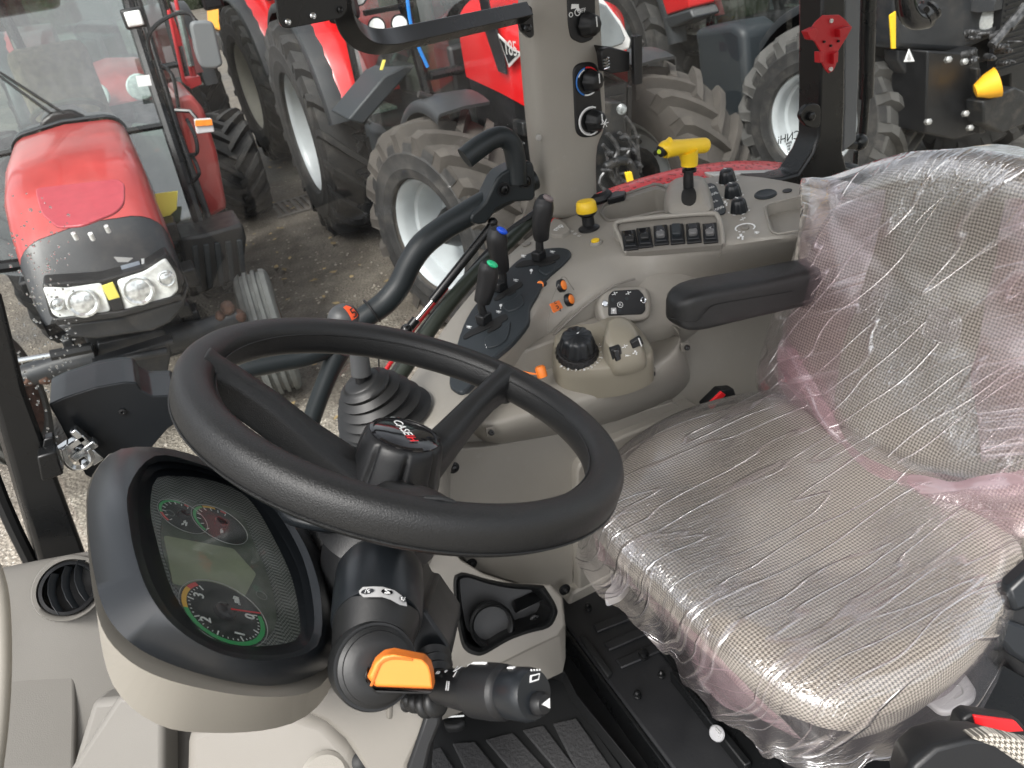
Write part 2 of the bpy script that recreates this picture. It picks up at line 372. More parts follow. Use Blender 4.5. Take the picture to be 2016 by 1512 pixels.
# ------------------------------------------------------------------ yard ground
def ground_mat():
    m, nt, p, o = _new("wet gravel yard"); N = nt.nodes.new; L = nt.links.new
    tc = N("ShaderNodeTexCoord")
    def noise_(s, d=8, r=.6):
        n = N("ShaderNodeTexNoise"); n.inputs['Scale'].default_value = s; n.inputs['Detail'].default_value = d; n.inputs['Roughness'].default_value = r
        L(tc.outputs['Object'], n.inputs['Vector']); return n.outputs['Fac']
    def rng(src, a, b, c, d):
        r = N("ShaderNodeMapRange"); L(src, r.inputs[0])
        for i, v in enumerate((a, b, c, d)): r.inputs[i+1].default_value = v
        return r.outputs[0]
    def mixc(f, a, b):
        x = N("ShaderNodeMix"); x.data_type = 'RGBA'; L(f, x.inputs[0])
        for i, c in ((6, a), (7, b)):
            if isinstance(c, tuple): x.inputs[i].default_value = (*c, 1)
            else: L(c, x.inputs[i])
        return x.outputs[2]
    fine = noise_(45, 6, .7); big = noise_(.55, 6, .6); mid = noise_(3.5, 8, .65)
    vo = N("ShaderNodeTexVoronoi"); vo.inputs['Scale'].default_value = 26; L(tc.outputs['Object'], vo.inputs['Vector'])
    vo2 = N("ShaderNodeTexVoronoi"); vo2.inputs['Scale'].default_value = 48; L(tc.outputs['Object'], vo2.inputs['Vector'])
    c = mixc(rng(fine, .3, .7, 0, 1), (.080, .068, .055), (.20, .175, .142))
    c = mixc(rng(mid, .42, .62, 0, .85), c, (.070, .058, .045))
    sep = N("ShaderNodeSeparateColor"); L(vo.outputs['Color'], sep.inputs[0])
    gate = N("ShaderNodeMath"); gate.operation = 'GREATER_THAN'; gate.inputs[1].default_value = .93; L(sep.outputs[0], gate.inputs[0])
    near = N("ShaderNodeMath"); near.operation = 'LESS_THAN'; near.inputs[1].default_value = .32; L(vo.outputs['Distance'], near.inputs[0])
    st = N("ShaderNodeMath"); st.operation = 'MULTIPLY'; L(gate.outputs[0], st.inputs[0]); L(near.outputs[0], st.inputs[1])
    c = mixc(st.outputs[0], c, (.36, .32, .26))
    sep2 = N("ShaderNodeSeparateColor"); L(vo2.outputs['Color'], sep2.inputs[0])
    g2 = N("ShaderNodeMath"); g2.operation = 'GREATER_THAN'; g2.inputs[1].default_value = .72; L(sep2.outputs[1], g2.inputs[0])
    n2 = N("ShaderNodeMath"); n2.operation = 'LESS_THAN'; n2.inputs[1].default_value = .35; L(vo2.outputs['Distance'], n2.inputs[0])
    s2 = N("ShaderNodeMath"); s2.operation = 'MULTIPLY'; L(g2.outputs[0], s2.inputs[0]); L(n2.outputs[0], s2.inputs[1])
    # loose pale gravel close to the machine, bare earth further out
    sx = N("ShaderNodeSeparateXYZ"); L(tc.outputs['Object'], sx.inputs[0])
    ad = N("ShaderNodeMath"); ad.operation = 'ADD'; L(sx.outputs[1], ad.inputs[0]); L(rng(noise_(1.3), .3, .7, -1.1, 1.1), ad.inputs[1])
    grav = rng(ad.outputs[0], 3.4, 4.9, 1, .06)
    s3 = N("ShaderNodeMath"); s3.operation = 'MULTIPLY'; L(s2.outputs[0], s3.inputs[0]); L(grav, s3.inputs[1])
    c2 = mixc(rng(fine, .35, .65, 0, 1), (.19, .165, .13), (.43, .39, .33))
    c = mixc(grav, c, c2)
    c = mixc(s3.outputs[0], c, (.55, .52, .46))
    wet = rng(big, .45, .62, 0, 1)
    c = mixc(rng(big, .5, .62, 0, .5), c, (.045, .042, .038))
    L(c, p.inputs['Base Color']); L(rng(wet, 0, 1, .8, .42), p.inputs['Roughness'])
    b = N("ShaderNodeBump"); b.inputs['Strength'].default_value = .7; b.inputs['Distance'].default_value = .02
    h = N("ShaderNodeMath"); h.operation = 'ADD'; L(fine, h.inputs[0]); L(vo2.outputs['Distance'], h.inputs[1])
    L(h.outputs[0], b.inputs['Height']); L(b.outputs[0], p.inputs['Normal'])
    return m
gm = ground_mat()
mb = MB(); N_ = 60
def gx(i): t = i/N_*2-1; return math.copysign(abs(t)**2.2*180, t)+2
rows = [[V((gx(i), gx(j)+4, 0)) for i in range(N_+1)] for j in range(N_+1)]
for r in rows:
    for p_ in r:
        d = p_.xy.length
        p_.z = (noise.noise(p_*.6)*.025) if d < 60 else 0
g = mb.grid(rows).obj("ground", gm); g['kind'] = 'structure'
# ------------------------------------------------------------------ tractor parts (local: x forward, y left, z up)
def tyre_mb(R, Wd, rr, lugs, hl=.058, c=V((0, 0, 0)), yaw=0, ribbed=False):
    mb = MB(); h = Wd/2
    ca, sa = math.cos(yaw), math.sin(yaw)
    def P(y, r, t):
        x = r*math.sin(t); z = r*math.cos(t); return V((c.x+x*ca-y*sa, c.y+x*sa+y*ca, c.z+z))
    hw = h*.80
    if ribbed:
        prof = [(-hw*.7, rr), (-h*.98, rr+(R-rr)*.3), (-h, rr+(R-rr)*.62), (-h*.86, R*.95), (-h*.66, R*.985)]
        for k in (-.45, 0, .45):
            prof += [(h*(k-.16), R), (h*(k-.13), R*.955), (h*(k+.05), R*.955), (h*(k+.08), R)]
        prof += [(h*.80, R*.985), (h*.92, R*.94), (h, rr+(R-rr)*.6), (h*.98, rr+(R-rr)*.3), (hw*.7, rr)]
    else:
        B = R-hl
        prof = [(-hw*.82, rr-.01), (-h*.93, rr+.02), (-h*1.0, rr+(B-rr)*.4), (-h*.99, rr+(B-rr)*.66), (-h*.9, B*.965), (-h*.6, B*.99), (0, B), (h*.6, B*.99), (h*.9, B*.965), (h*.99, rr+(B-rr)*.66), (h*1.0, rr+(B-rr)*.4), (h*.93, rr+.02), (hw*.82, rr-.01)]
    n = 56
    mb.loft([[P(y, r, 2*math.pi*k/n) for k in range(n)] for y, r in prof], cap=False)
    if not ribbed:
        B = R-hl; da = 2*math.pi/lugs
        for s in (1, -1):
            for i in range(lugs):
                a0 = da*(i+(.5 if s < 0 else 0)); st = []
                for q, (yy, off, rt, rb, wa) in enumerate([(-.10, -.05, R*.992, B*.97, .05), (.25, .18, R, B*.97, .048), (.6, .42, R*.997, B*.96, .052), (.88, .62, R*.985, B*.93, .058), (1.02, .72, R*.93, B*.84, .05), (1.0, .74, R*.87, R*.80, .035)]):
                    w_ = wa*.84/R; a = a0-off*.62/R*.6*(Wd/.5); y = s*yy*h
                    st.append([P(y, rb, a-w_*1.25), P(y, rt, a-w_*.75), P(y, rt, a+w_*.75), P(y, rb, a+w_*1.25)])
                mb.loft(st)
    return mb
def rim_mb(rr, Wd, side, c, yaw=0, dish=.12):
    mb = MB(); ca, sa = math.cos(yaw), math.sin(yaw); h = Wd/2*.78
    def P(y, r, t):
        x = r*math.sin(t); z = r*math.cos(t); return V((c.x+x*ca-y*sa, c.y+x*sa+y*ca, c.z+z))
    # profile from outer face flange inward to disc
    pr = [(h+.012, rr+.012), (h+.02, rr-.002), (h, rr-.02), (h-.03, rr-.03), (h*.45, rr-.035), (h*.40, rr-.06), (h*.1, rr-.075), (h*-.15, rr-.08), (h*.35-dish, rr*.72), (h*.4-dish, rr*.62), (h*.45-dish, rr*.34), (h*.45-dish, .0+rr*.02)]
    mb.loft([[P(y*side, r, 2*math.pi*k/48) for k in range(48)] for y, r in pr], cap=False, capb=True)
    # back barrel
    pr = [(h*-.15, rr-.08), (-h+.03, rr-.03), (-h, rr-.02), (-h-.015, rr+.01)]
    mb.loft([[P(y*side, r, 2*math.pi*k/48) for k in range(48)] for y, r in pr], cap=False)
    for k in range(8):   # disc lugs
        t = 2*math.pi*k/8; q = P(side*(h*.42-dish), rr*.70, t)
        mb.sphere(q, .022, 5)
    return mb
def wheel(parent, name, x, y, R, Wd, rr, side, tm, rm, lugs=20, yaw=0, hubm=None, hubr=.13, hubl=.1, ribbed=False, dish=.12, hubcol=None):
    c = V((x, y, R))
    ca, sa = math.cos(yaw), math.sin(yaw); ax = V((-sa, ca, 0))*side
    h = Wd/2*.78
    mb = MB(); hc = c+ax*(h*.42-dish)
    mb.lathe([(hubr*1.15, -.05), (hubr*1.15, .012), (hubr, .03), (hubr*.9, hubl*.6), (hubr*.6, hubl), (.001, hubl+.01)], hc, ax, 20)
    for k in range(8):
        t = 2*math.pi*k/8; a, b, _ = frame_of(ax); q = hc+(a*math.cos(t)+b*math.sin(t))*hubr*1.45
        mb.lathe([(.018, -.03), (.018, .03), (.012, .045), (.001, .045)], q, ax, 6)
    w_ = mb.obj(name, hubm or castiron, parent)
    tyre_mb(R, Wd, rr, lugs, c=c, yaw=yaw, ribbed=ribbed).obj("tyre", tm, w_, sharp=30)
    rim_mb(rr, Wd, side, c, yaw, dish).obj("rim", rm, w_, sharp=25)
    if not ribbed and R > .5:
        hh = Wd/2; B = R-.058; sm = MB()
        pr = [(hh*.95, rr+.012), (hh*.97+.004, rr+.022), (hh*1.0+.006, rr+(B-rr)*.25), (hh*1.0+.010, rr+(B-rr)*.30), (hh*1.0+.006, rr+(B-rr)*.34), (hh*1.01+.005, rr+(B-rr)*.55), (hh*1.0+.009, rr+(B-rr)*.62), (hh*.99+.002, rr+(B-rr)*.66), (hh*.95, B*.93)]
        sm.lathe([(r_, h_) for h_, r_ in pr], c, ax, 56, cap=False); sm.obj("sidewall", tyre_dark, w_, sharp=25)
    return w_
def hood_section(x, hw, zt, zb, k=.55, n=7, crown=.03):
    """open-bottom rounded section from left bottom over the top to right bottom"""
    pts = [V((x, hw, zb)), V((x, hw*1.01, (zb+zt)/2-.02))]
    for i in range(n):
        t = i/(n-1)*math.pi/2
        pts.append(V((x, hw*(1-k)+hw*k*math.cos(t), zt-hw*k*.8+hw*k*.8*math.sin(t)-crown*0)))
    pts.append(V((x, 0, zt+crown)))
    return pts+[V((p.x, -p.y, p.z)) for p in reversed(pts[:-1])]
def arc_fender(R, w_, c, a0, a1, th=.02, side=1, lip=.05, n=14, drop=0):
    """strip over a wheel, thickness th, with a rolled outer edge"""
    mb = MB(); rows = []
    for i in range(n+1):
        a = a0+(a1-a0)*i/n
        d = V((math.cos(a), 0, math.sin(a)))
        rows.append([c+V((0, side*w_/2+side*.012, 0))+d*(R-lip), c+V((0, side*w_/2, 0))+d*(R-.01), c+V((0, side*w_*.46, 0))+d*R, c+V((0, 0, 0))+d*(R+.012), c+V((0, -side*w_*.5, 0))+d*R])
    top = rows; bot = [[p-(p-c).normalized()*th for p in r] for r in rows]
    m_ = len(rows[0]); vs = [p for r in top for p in r]+[p for r in bot for p in r]; N = (n+1)*m_; fs = []
    for i in range(n):
        for j in range(m_-1):
            a, b, c_, d = i*m_+j, i*m_+j+1, (i+1)*m_+j+1, (i+1)*m_+j
            fs += [(a, b, c_, d), (d+N, c_+N, b+N, a+N)]
        fs += [(i*m_, (i+1)*m_, (i+1)*m_+N, i*m_+N), (i*m_+m_-1+N, (i+1)*m_+m_-1+N, (i+1)*m_+m_-1, i*m_+m_-1)]
    fs += [tuple(list(range(m_))+[m_-1-k+N for k in range(m_)]), tuple([n*m_+m_-1-k for k in range(m_)]+[n*m_+k+N for k in range(m_)])]
    return mb.add(vs, fs)

def modern_tractor(name, label, loc, rotz, cfg, group):
    t = thing(name, label, "tractor", loc, rotz, group); g = cfg.get
    real = WORLD[t.name]; WORLD[t.name] = Matrix()
    wb = g('wb', 2.75); tr = g('track', .84); FR, FW, Fr = g('fr', .72), .50, .375; RR, RW, Rr = g('rr', .97), .62, .53
    hx0, hx1, hw = g('hx0', 2.35), g('hx1', 3.55), g('hw', .40)
    paint = g('paint', redpaint)
    # driveline and frame
    mb = MB(); mb.box2((-.4, -.24, .6), (wb+.35, .24, 1.1)); mb.box2((hx0-.3, -.30, 1.0), (hx1-.25, .30, 1.45))
    for i in range(26):
        x = random.uniform(.6, wb+.4); s = random.choice((-1, 1)); q = random.uniform(.05, .13)
        mb.box((x, s*random.uniform(.24, .34), random.uniform(.55, 1.35)), (q*1.6, q, q))
    for i in range(9):
        s = random.choice((-1, 1)); x = random.uniform(1.2, wb)
        mb.tube([(x, s*.3, .7), (x+.2, s*.38, .95+.2*random.random()), (x+.5, s*.32, 1.2)], .018, 6, per=4)
    mb.obj("chassis", castiron, t, bevel=.012)
    mb = MB(); mb.tube([(wb, -tr+.12, FR*.9), (wb, -.25, FR*.98), (wb, .25, FR*.98), (wb, tr-.12, FR*.9)], [.11, .12, .12, .11], 10)
    for s in (1, -1): mb.tube([(wb-.12, s*.2, FR-.05), (wb-.13, s*(tr-.16), FR-.04)], .03, 8)
    mb.obj("front_axle", castiron, t)
    mb = MB(); mb.tube([(0, -tr+.1, RR), (0, tr-.1, RR)], .16, 12); mb.obj("rear_axle", castiron, t)
    st = g('steer', 0)
    tm = g('tyre', tyre_tan)
    for s in (1, -1):
        wheel(t, "front_wheel", wb, s*tr, FR, FW, Fr, s, g('ftyre', tm), rimm, 18, yaw=st, hubr=.15, hubl=.20, dish=.17)
        wheel(t, "rear_wheel", 0, s*g('rtrack', tr+.03), RR, RW, Rr, s, g('rtyre', tyre_dark), rimm, 20, hubr=.12, hubl=.24, hubm=g('rhub', castiron), dish=.26)
        # front fender, dark plastic on a bracket
        if g('ff', 1):
            arc_fender(FR+g('fg', .10), g('fw', .34), V((wb, s*(tr-.10), FR)), R_(g('fa', (72, 158))[0]), R_(g('fa', (72, 158))[1]), side=s).obj("front_fender", g('ffm', tractor_grey), t, sharp=40)
            mb = MB(); mb.tube([(wb-.1, s*(tr-.3), FR), (wb-.1, s*(tr-.25), FR+.7), (wb-.1, s*(tr+.05), FR+.85)], .022, 8)
            mb.obj("fender_bracket", castiron, t)
        # rear fender: painted shell with a grey rubber edge
        f = arc_fender(RR+.13, .5, V((0, s*(tr-.1), RR)), R_(20), R_(165), side=s, lip=.12).obj("rear_fender", paint, t, sharp=45)
        arc_fender(RR+.12, .16, V((0, s*(tr+.2), RR)), R_(12), R_(165), side=s, lip=.05).obj("fender_extension", tractor_grey, f, sharp=45)
    # hood
    secs = []
    for x, k, zt, zb in ((hx0, 1.0, g('ht', 2.02), 1.55), (hx0+(hx1-hx0)*.5, .98, g('ht', 2.02)-.03, 1.50), (hx0+(hx1-hx0)*.8, .94, g('ht', 2.02)-.08, 1.45), (hx1-.07, g('nk', .86), g('ht', 2.02)-.17, g('nz', 1.42)), (hx1, g('nk', .86)-.13, g('ht', 2.02)-.26, g('nz', 1.42))):
        secs.append(hood_section(x, hw*k, zt, zb))
    mb = MB(); mb.loft(secs, closed=False)
    # nose closing face
    last = secs[-1]; mb.add(last, [tuple(range(len(last)))])
    hood = mb.obj("hood", g('hoodm', paint), t, sharp=50)
    mb = MB()
    mb.prism([V((hx1+.005, hw*.55, 1.50)), V((hx1+.005, -hw*.55, 1.50)), V((hx1+.005, -hw*.45, .95)), V((hx1+.005, hw*.45, .95))], (-.06, 0, 0))
    for k in range(12): mb.box((hx1+.012, 0, 1.0+k*.04), (.012, hw*.95, .012))
    mb.obj("grille", black, hood)
    for s in (1, -1):
        if g('lamps', 1):
            mb = MB(); mb.lathe([(.10, 0), (.11, .02), (.10, .035), (.001, .045)], (hx1+.0, s*hw*.44, 1.60), (1, s*.12, .12), 20)
            mb.obj("headlight", lens, hood)
        side = MB(); P = [V((hx0+.02, s*(hw*.985), 1.56)), V((hx1-.12, s*(hw*.87), 1.44)), V((hx1-.15, s*(hw*.8), .92)), V((hx0+.05, s*hw*.9, .92))]
        side.prism(P, (0, -s*.03, 0)); side.obj("side_cover", dustyblack if g('dark') else black, hood)
    # cab
    x0, x1, zc, zr = -.35, hx0-.02, 1.1, 2.85
    mb = MB(); mb.box2((x0+.2, -.55, .85), (x1-.1, .55, zc+.1)); mb.box2((x1-.35, -.45, zc+.1), (x1-.05, .45, 1.75)); mb.obj("cab_base", black, t, bevel=.03)
    pil = MB()
    for s in (1, -1):
        pil.tube([(x1-.02, s*.62, zc), (x1+.05-.25, s*.72, zr)], .04, 8); pil.tube([(x1-1.15, s*.80, zc+.1), (x1-1.2, s*.78, zr)], .04, 8); pil.tube([(x0, s*.72, 1.9), (x0+.05, s*.70, zr)], .04, 8)
        pil.tube([(x1-.02, s*.62, zc), (x1-.6, s*.78, zc-.05), (x1-1.15, s*.80, zc+.1)], .03, 8); pil.tube([(x1-.2, s*.72, zr), (x0+.05, s*.70, zr)], .04, 8)
    pil.tube([(x1-.2, -.72, zr), (x1-.2, .72, zr)], .04, 8); pil.tube([(x0+.05, -.72, zr), (x0+.05, .72, zr)], .04, 8); pil.tube([(x1-.02, -.62, zc+.5), (x1-.02, .62, zc+.5)], .03, 8)
    pil.obj("cab_frame", blackm, t)
    mb = MB(); mb.box2((x0-.1, -.8, zr), (x1-.05, .8, zr+.2)); mb.obj("roof", paint, t, bevel=.07, seg=3)
    mb = MB(); mb.sheet([(x1-.02, -.60, zc), (x1-.02, .60, zc), (x1-.2, .70, zr), (x1-.2, -.70, zr)]); mb.obj("windscreen", farglass, t)
    for s in (1, -1):
        mb = MB(); mb.sheet([(x1-.04, s*.63, zc+.02), (x1-.6, s*.79, zc), (x1-1.13, s*.81, zc+.1), (x1-1.2, s*.785, zr), (x1-.24, s*.725, zr)]); mb.obj("door_glass", farglass, t)
        mb = MB(); mb.sheet([(x1-1.17, s*.81, 1.95), (x0+.02, s*.73, 1.95), (x0+.05, s*.705, zr), (x1-1.2, s*.785, zr)]); mb.obj("side_window", farglass, t)
        # mirror
        mb = MB(); mb.tube([(x1-.1, s*.75, 2.5), (x1+.05, s*1.05, 2.5), (x1+.05, s*1.1, 2.35)], .015, 6); a_ = mb.obj("mirror", black, t)
        mb = MB(); mb.box((x1+.05, s*1.12, 2.2), (.07, .2, .36)); mb.obj("mirror_head", black, a_, bevel=.03)
        # steps and tank
        if s in g('tank', (1, -1)):
            mb = MB(); ring = [(1.05, .30), (1.05, .83), (1.5, .86), (1.78, .72), (1.8, .30)]
            R3 = []
            for z, k in ((.55, .93), (.6, 1), (1.15, 1), (1.2, .95)):
                R3.append([V((.0+1.4+(x-1.4)*k, s*(y*k), z)) for x, y in round_poly(ring, .12)])
            mb.loft(R3); mb.obj("fuel_tank", dgrey, t, bevel=.01)
        mb = MB()
        for z, o_ in ((.45, .1), (.75, .05), (1.05, 0)):
            mb.box((.85+.2, s*(.78+o_), z), (.32, .22, .025)); 
        for xx in (.87, 1.23): mb.box((xx, s*.8, .75), (.02, .14, .66))
        mb.obj("steps", blackm, t)
        mb = MB(); mb.box((.95, s*.72, 1.24), (.5, .34, .02)); mb.obj("tread_plate", chequer, t)
    # inside: seat, console, wheel
    mb = MB(); mb.box2((.35, -.25, 1.2), (.85, .25, 1.6)); mb.box2((.2, -.24, 1.55), (.36, .24, 2.25)); mb.obj("seat", brown, t, bevel=.06)
    mb = MB(); mb.tube([(x1-.45, 0, 1.6), (x1-.62, 0, 1.95)], .04, 8)
    c_ = V((x1-.64, 0, 2.0)); ax = V((-.5, 0, .86)); a, b, _ = frame_of(ax)
    mb.tube([c_+(a*math.cos(q)+b*math.sin(q))*.2 for q in [2*math.pi*k/24 for k in range(25)]], .015, 6); mb.obj("steering_wheel", black, t)
    seal(t, real)
    return t, hood
def seal(t, M):
    WORLD[t.name] = M
    for c in t.children: seal(c, M)
GRP = "tractors parked in the yard"
# red tractor with the number 185 beyond the door
tE, hE = modern_tractor("tractor", "red tractor with the number 185 on its bonnet, parked nose towards the open cab", (2.45, 7.42, 0), R_(-90),
    dict(track=.79, rtrack=.85, hw=.38, hx1=3.38, nk=.72, nz=1.64, lamps=0, steer=R_(15), tyre=tyre_tan, rtyre=tyre_dark, rhub=yellow), GRP)
# decals and lamps on it, on its right flank (world -X side)
fl = ('x', 2.45-.385)
panel("side_vent", fl, [(936, -60), (958, 62), (984, 140), (1000, 146), (990, 90), (966, 10), (955, -60)], .01, black, hE, bevel=.002, lift=.012)
panel("number_plate_badge", fl, [(984, 66), (1014, 96), (1032, 104), (1006, 132)], .008, silver, hE, bevel=.001, lift=.014)
b_ = panel("number_badge", fl, [(988, 74), (1014, 99), (1026, 104), (1006, 124)], .008, gloss, hE, bevel=.001, lift=.018)
text("185", on(('x', 2.45-.385-.021), 1005, 96), V((0, -1, -.0)), V((0, 0, 1)), .115, silver, hE)
mb = MB(); mb.box((2.42-.47, 6.35, 2.35), (.04, .02, .3)); mb.obj("hand_rail", blackm, tE)
for q in ((742, 52, 17), (787, 47, 17), (705, -6, 16), (765, -20, 16)):
    P = on(('y', 5.1), q[0], q[1]); r = px(P, q[2])
    l_ = MB().lathe([(r*.7, -.09), (r*1.05, -.02), (r*1.05, .015), (r*.92, .015), (r*.92, .005), (.001, .01)], P, (CO-P), 20).obj("work_light", black, tE)
    MB().lathe([(r*.9, 0), (r*.85, .014), (.001, .018)], P, (CO-P), 20).obj("lamp_glass", lens, l_)
mb = MB(); P1, P2 = on(('y', 5.15), 716, 22), on(('y', 5.15), 812, 12); mb.box((P1+P2)/2, ((P1-P2).length, .05, .03)); mb.obj("lamp_bar", blackm, tE)
mb = MB(); mb.tube([on(('y', 5.05), 800, -20), on(('y', 5.05), 812, 60), on(('y', 5.05), 842, 132)], .012, 6, per=4); mb.obj("blue_hose", mat("blue strap", (.02, .2, .6), .5), tE)
panel("warning_label", ('y', 5.0), [(754, 118), (760, 118), (754, 138), (748, 138)], .01, stickery, tE)
# front linkage and hoses in front of its axle
mb = MB()
for k in range(14):
    P = on(('y', 3.78), random.uniform(1190, 1268), random.uniform(240, 400)); r = random.uniform(.008, .016)
    ax = V((random.uniform(-.3, .3), -1, random.uniform(-.2, .4)))
    mb.lathe([(r, -.03), (r, .02), (r*.6, .03), (r*.6, .05), (.001, .05)], P, ax, 8)
for k in range(7):
    x0 = random.uniform(1185, 1240); y0 = random.uniform(225, 300)
    mb.tube(smooth_open(ons(('y', 3.8), [(x0, y0), (x0+random.uniform(5, 25), y0+30), (x0+random.uniform(-10, 30), y0+75), (x0+random.uniform(10, 40), y0+110)]), 4), .011, 7)
mb.obj("hydraulic_fittings", mat("worn couplings", (.07, .07, .072), .35, metal=.5, var=.8, vscale=30), tE)
mb = MB(); mb.prism(ons(('y', 3.85), [(1165, 200), (1225, 200), (1240, 300), (1230, 420), (1165, 430)]), (0, .3, 0)); mb.tube(ons(('y', 3.78), [(1190, 330), (1230, 316), (1252, 350), (1262, 410)]), .03, 8, per=4); mb.obj("front_linkage", castiron, tE, bevel=.02)
P = on(('y', 3.75), 1224, 215); MB().lathe([(.026, -.02), (.029, .006), (.024, .01), (.001, .012)], P, (CO-P), 20).obj("work_light", mat('dim lamp', (.14, .15, .15), .15, var=.8, vscale=60), tE)
panel("yellow_tag", ('y', 3.72), [(1232, 340), (1244, 338), (1250, 362), (1238, 364)], .02, yellow, tE, bevel=.004)
# angled black cover rising beside the bonnet
mb = MB(); mb.prism(ons(('y', 5.35), [(684, 236), (716, 246), (818, 130), (812, 124), (800, 128), (756, 150)]), (0, .45, 0)); mb.obj("step_cover", dgrey, tE, bevel=.02)
mb = MB(); mb.prism(ons(('y', 5.6), [(752, 176), (800, 128), (816, 96), (790, 84), (768, 120)]), (0, .3, 0)); mb.obj("air_duct", black, tE, bevel=.02)
# headlamp corner
for s_, pts in ((1, [(1178, 0), (1204, 6), (1228, 44), (1240, 78), (1236, 92), (1204, 100), (1178, 98)]),):
    o_ = panel("lamp_surround", ('y', 3.86), [(p[0], p[1]) for p in [(1170, -30), (1190, 0), (1222, 40), (1243, 78), (1240, 96), (1205, 106), (1160, 106)]], .05, mat("white bonnet trim", (.7, .7, .69), .3), hE, bevel=.01)
    panel("headlight", ('y', 3.80), [(1170, 0), (1196, 12), (1222, 50), (1233, 76), (1226, 88), (1204, 95), (1165, 96)], .03, mat("grey lamp glass", (.16, .18, .19), .1, coat=.5, var=.2), hE, bevel=.01)

# dark nosed tractor with front linkage on the right
tG, hG = modern_tractor("tractor", "tractor with a dusty black nose and front linkage holding a yellow cup", (5.86, 7.40, 0), R_(-90),
    dict(tyre=tyre_grey, dark=1, fg=.14, fw=.46, fa=(55, 178), hoodm=dustyblack, track=.86, rtyre=tyre_dark, wb=2.72, hx1=3.62, steer=R_(13), ht=1.85, hw=.46), GRP)
mb = MB(); mb.prism(ons(('y', 3.9), [(1765, 96), (1890, 103), (1990, 60), (2040, 10), (1990, -60), (1765, -60)]), (0, .5, 0)); mb.obj("nose_cover", dustyblack, hG, bevel=.04, seg=3)
for q in ((1943, 36, 20, 27), (1988, 22, 10, 24)):
    P = on(('y', 3.88), q[0], q[1]); r = px(P, 24)
    l_ = MB().lathe([(r*1.15, -.05), (r*1.2, .02), (r*.95, .03), (r*.85, .0)], P, (CO-P)+V((.6, 0, 0)), 20).obj("headlight_housing", dustyblack, hG)
    MB().lathe([(r*.85, .0), (r*.6, .02), (.001, .025)], P, (CO-P)+V((.6, 0, 0)), 20).obj("headlight", lens, l_)
lk = MB()
Yk = ('y', 3.78)
lk.prism(ons(('y', 3.95), [(1768, 98), (1825, 100), (1822, 265), (1816, 262), (1806, 180), (1768, 120)]), (0, .12, 0))
o_ = lk.obj("linkage_plate", dustyblack, tG, bevel=.012)
lk = MB(); lk.prism(ons(Yk, [(1827, 100), (1895, 104), (1924, 92), (1930, 130), (1936, 245), (1925, 262), (1880, 275), (1822, 262)]), (0, .3, 0)); lk.obj("linkage_frame", black, tG, bevel=.012)
lk = MB(); lk.prism(ons(('y', 3.72), [(1924, 134), (1932, 134), (1941, 262), (1930, 264)]), (0, .12, 0)); lk.prism(ons(('y', 3.6), [(1936, 200), (2000, 172), (2040, 190), (2040, 235), (1975, 262), (1938, 245)]), (0, .14, 0))
lk.prism(ons(('y', 3.9), [(1990, 60), (2040, 50), (2040, 175), (1990, 178)]), (0, .2, 0)); lk.obj("lift_arm", castiron, tG, bevel=.012)
lk = MB()
for k in range(20):
    P = on(('y', 3.66), random.uniform(1905, 1998), random.uniform(62, 125)); P += V((0, 0, 0)); r = random.uniform(.008, .022)
    ax = V((random.uniform(-1, 1), random.uniform(-1, 0), random.uniform(-.3, 1)))
    lk.lathe([(r*1.2, -.04), (r*1.2, .01), (r, .012), (r, .03), (r*.6, .035), (r*.6, .05), (.001, .05)], P, V((ax.x*.5, -1, abs(ax.z)*.5)), 10)
lk.tube(ons(('y', 3.6), [(1990, 45), (1965, 75), (1952, 90)]), .03, 8); lk.tube(ons(('y', 3.6), [(2020, 12), (1985, 55)]), .035, 8)
lk.obj("hydraulic_couplers", mat("worn couplings", (.07, .07, .072), .35, metal=.5, var=.8, vscale=30), tG)
bolts = MB()
for q in ((1898, 224), (1907, 252), (1825, 240), (1896, 122), (1864, 118), (1944, 206), (1992, 185), (2008, 210)):
    P = on(('y', 3.68), *q); bolts.lathe([(.024, 0), (.022, .03), (.012, .036), (.001, .036)], P, V((-.4, -1, .3)), 6)
bolts.obj("linkage_bolts", mat('dull zinc', (.35, .35, .34), .4, metal=.6), tG)
P = on(('y', 3.62), 1948, 168)
MB().lathe([(.001, -.10), (.045, -.09), (.085, -.02), (.105, .05), (.098, .05), (.08, -.01), (.04, -.07), (.001, -.08)], P, V((.75, -.6, .35)), 24).obj("coupling_cup", mat("amber yellow cup", (.85, .42, .02), .5, var=.08), tG)
P = on(('y', 3.6), 1963, 172); MB().box(P, (.05, .03, .05)).obj("coupling_tag", yellow, tG, bevel=.005)
tri = panel("warning_triangle", ('y', 3.77), [(1790, 96), (1801, 121), (1780, 122)], .004, whitem, tG, bevel=.001)
panel("triangle_mark", ('y', 3.765), [(1790, 104), (1794, 117), (1786, 117)], .003, greym, tri, bevel=0)
panel("warning_stripe", ('y', 3.85), [(1752, 30), (1764, 22), (1764, 96), (1756, 96)], .01, yellow, tG)
# its steps, red fender and tank are part of the shared build; broad tank skirt
lk = MB(); lk.prism(ons(('x', 4.70), [(1362, 58), (1440, 46), (1462, 60), (1470, 160), (1478, 255), (1420, 262), (1376, 200), (1368, 90)]), (.4, 0, 0)); lk.obj("tank_cover", dgrey, tG, bevel=.07, seg=4)
panel("fender_panel", ('x', 4.72), [(1290, -40), (1350, -40), (1357, 16), (1312, 32)], .3, redpaint, tG, bevel=.02)
panel("fender_trim", ('x', 4.71), [(1305, 34), (1358, 18), (1366, 36), (1320, 58)], .3, tractor_grey, tG, bevel=.02)
lk = MB(); lk.prism(ons(('z', 1.30), [(1332, 48), (1372, 28), (1408, 26), (1412, 40), (1378, 50)]), (0, 0, -.03)); lk.obj("tread_plate", chequer, tG, bevel=.004)

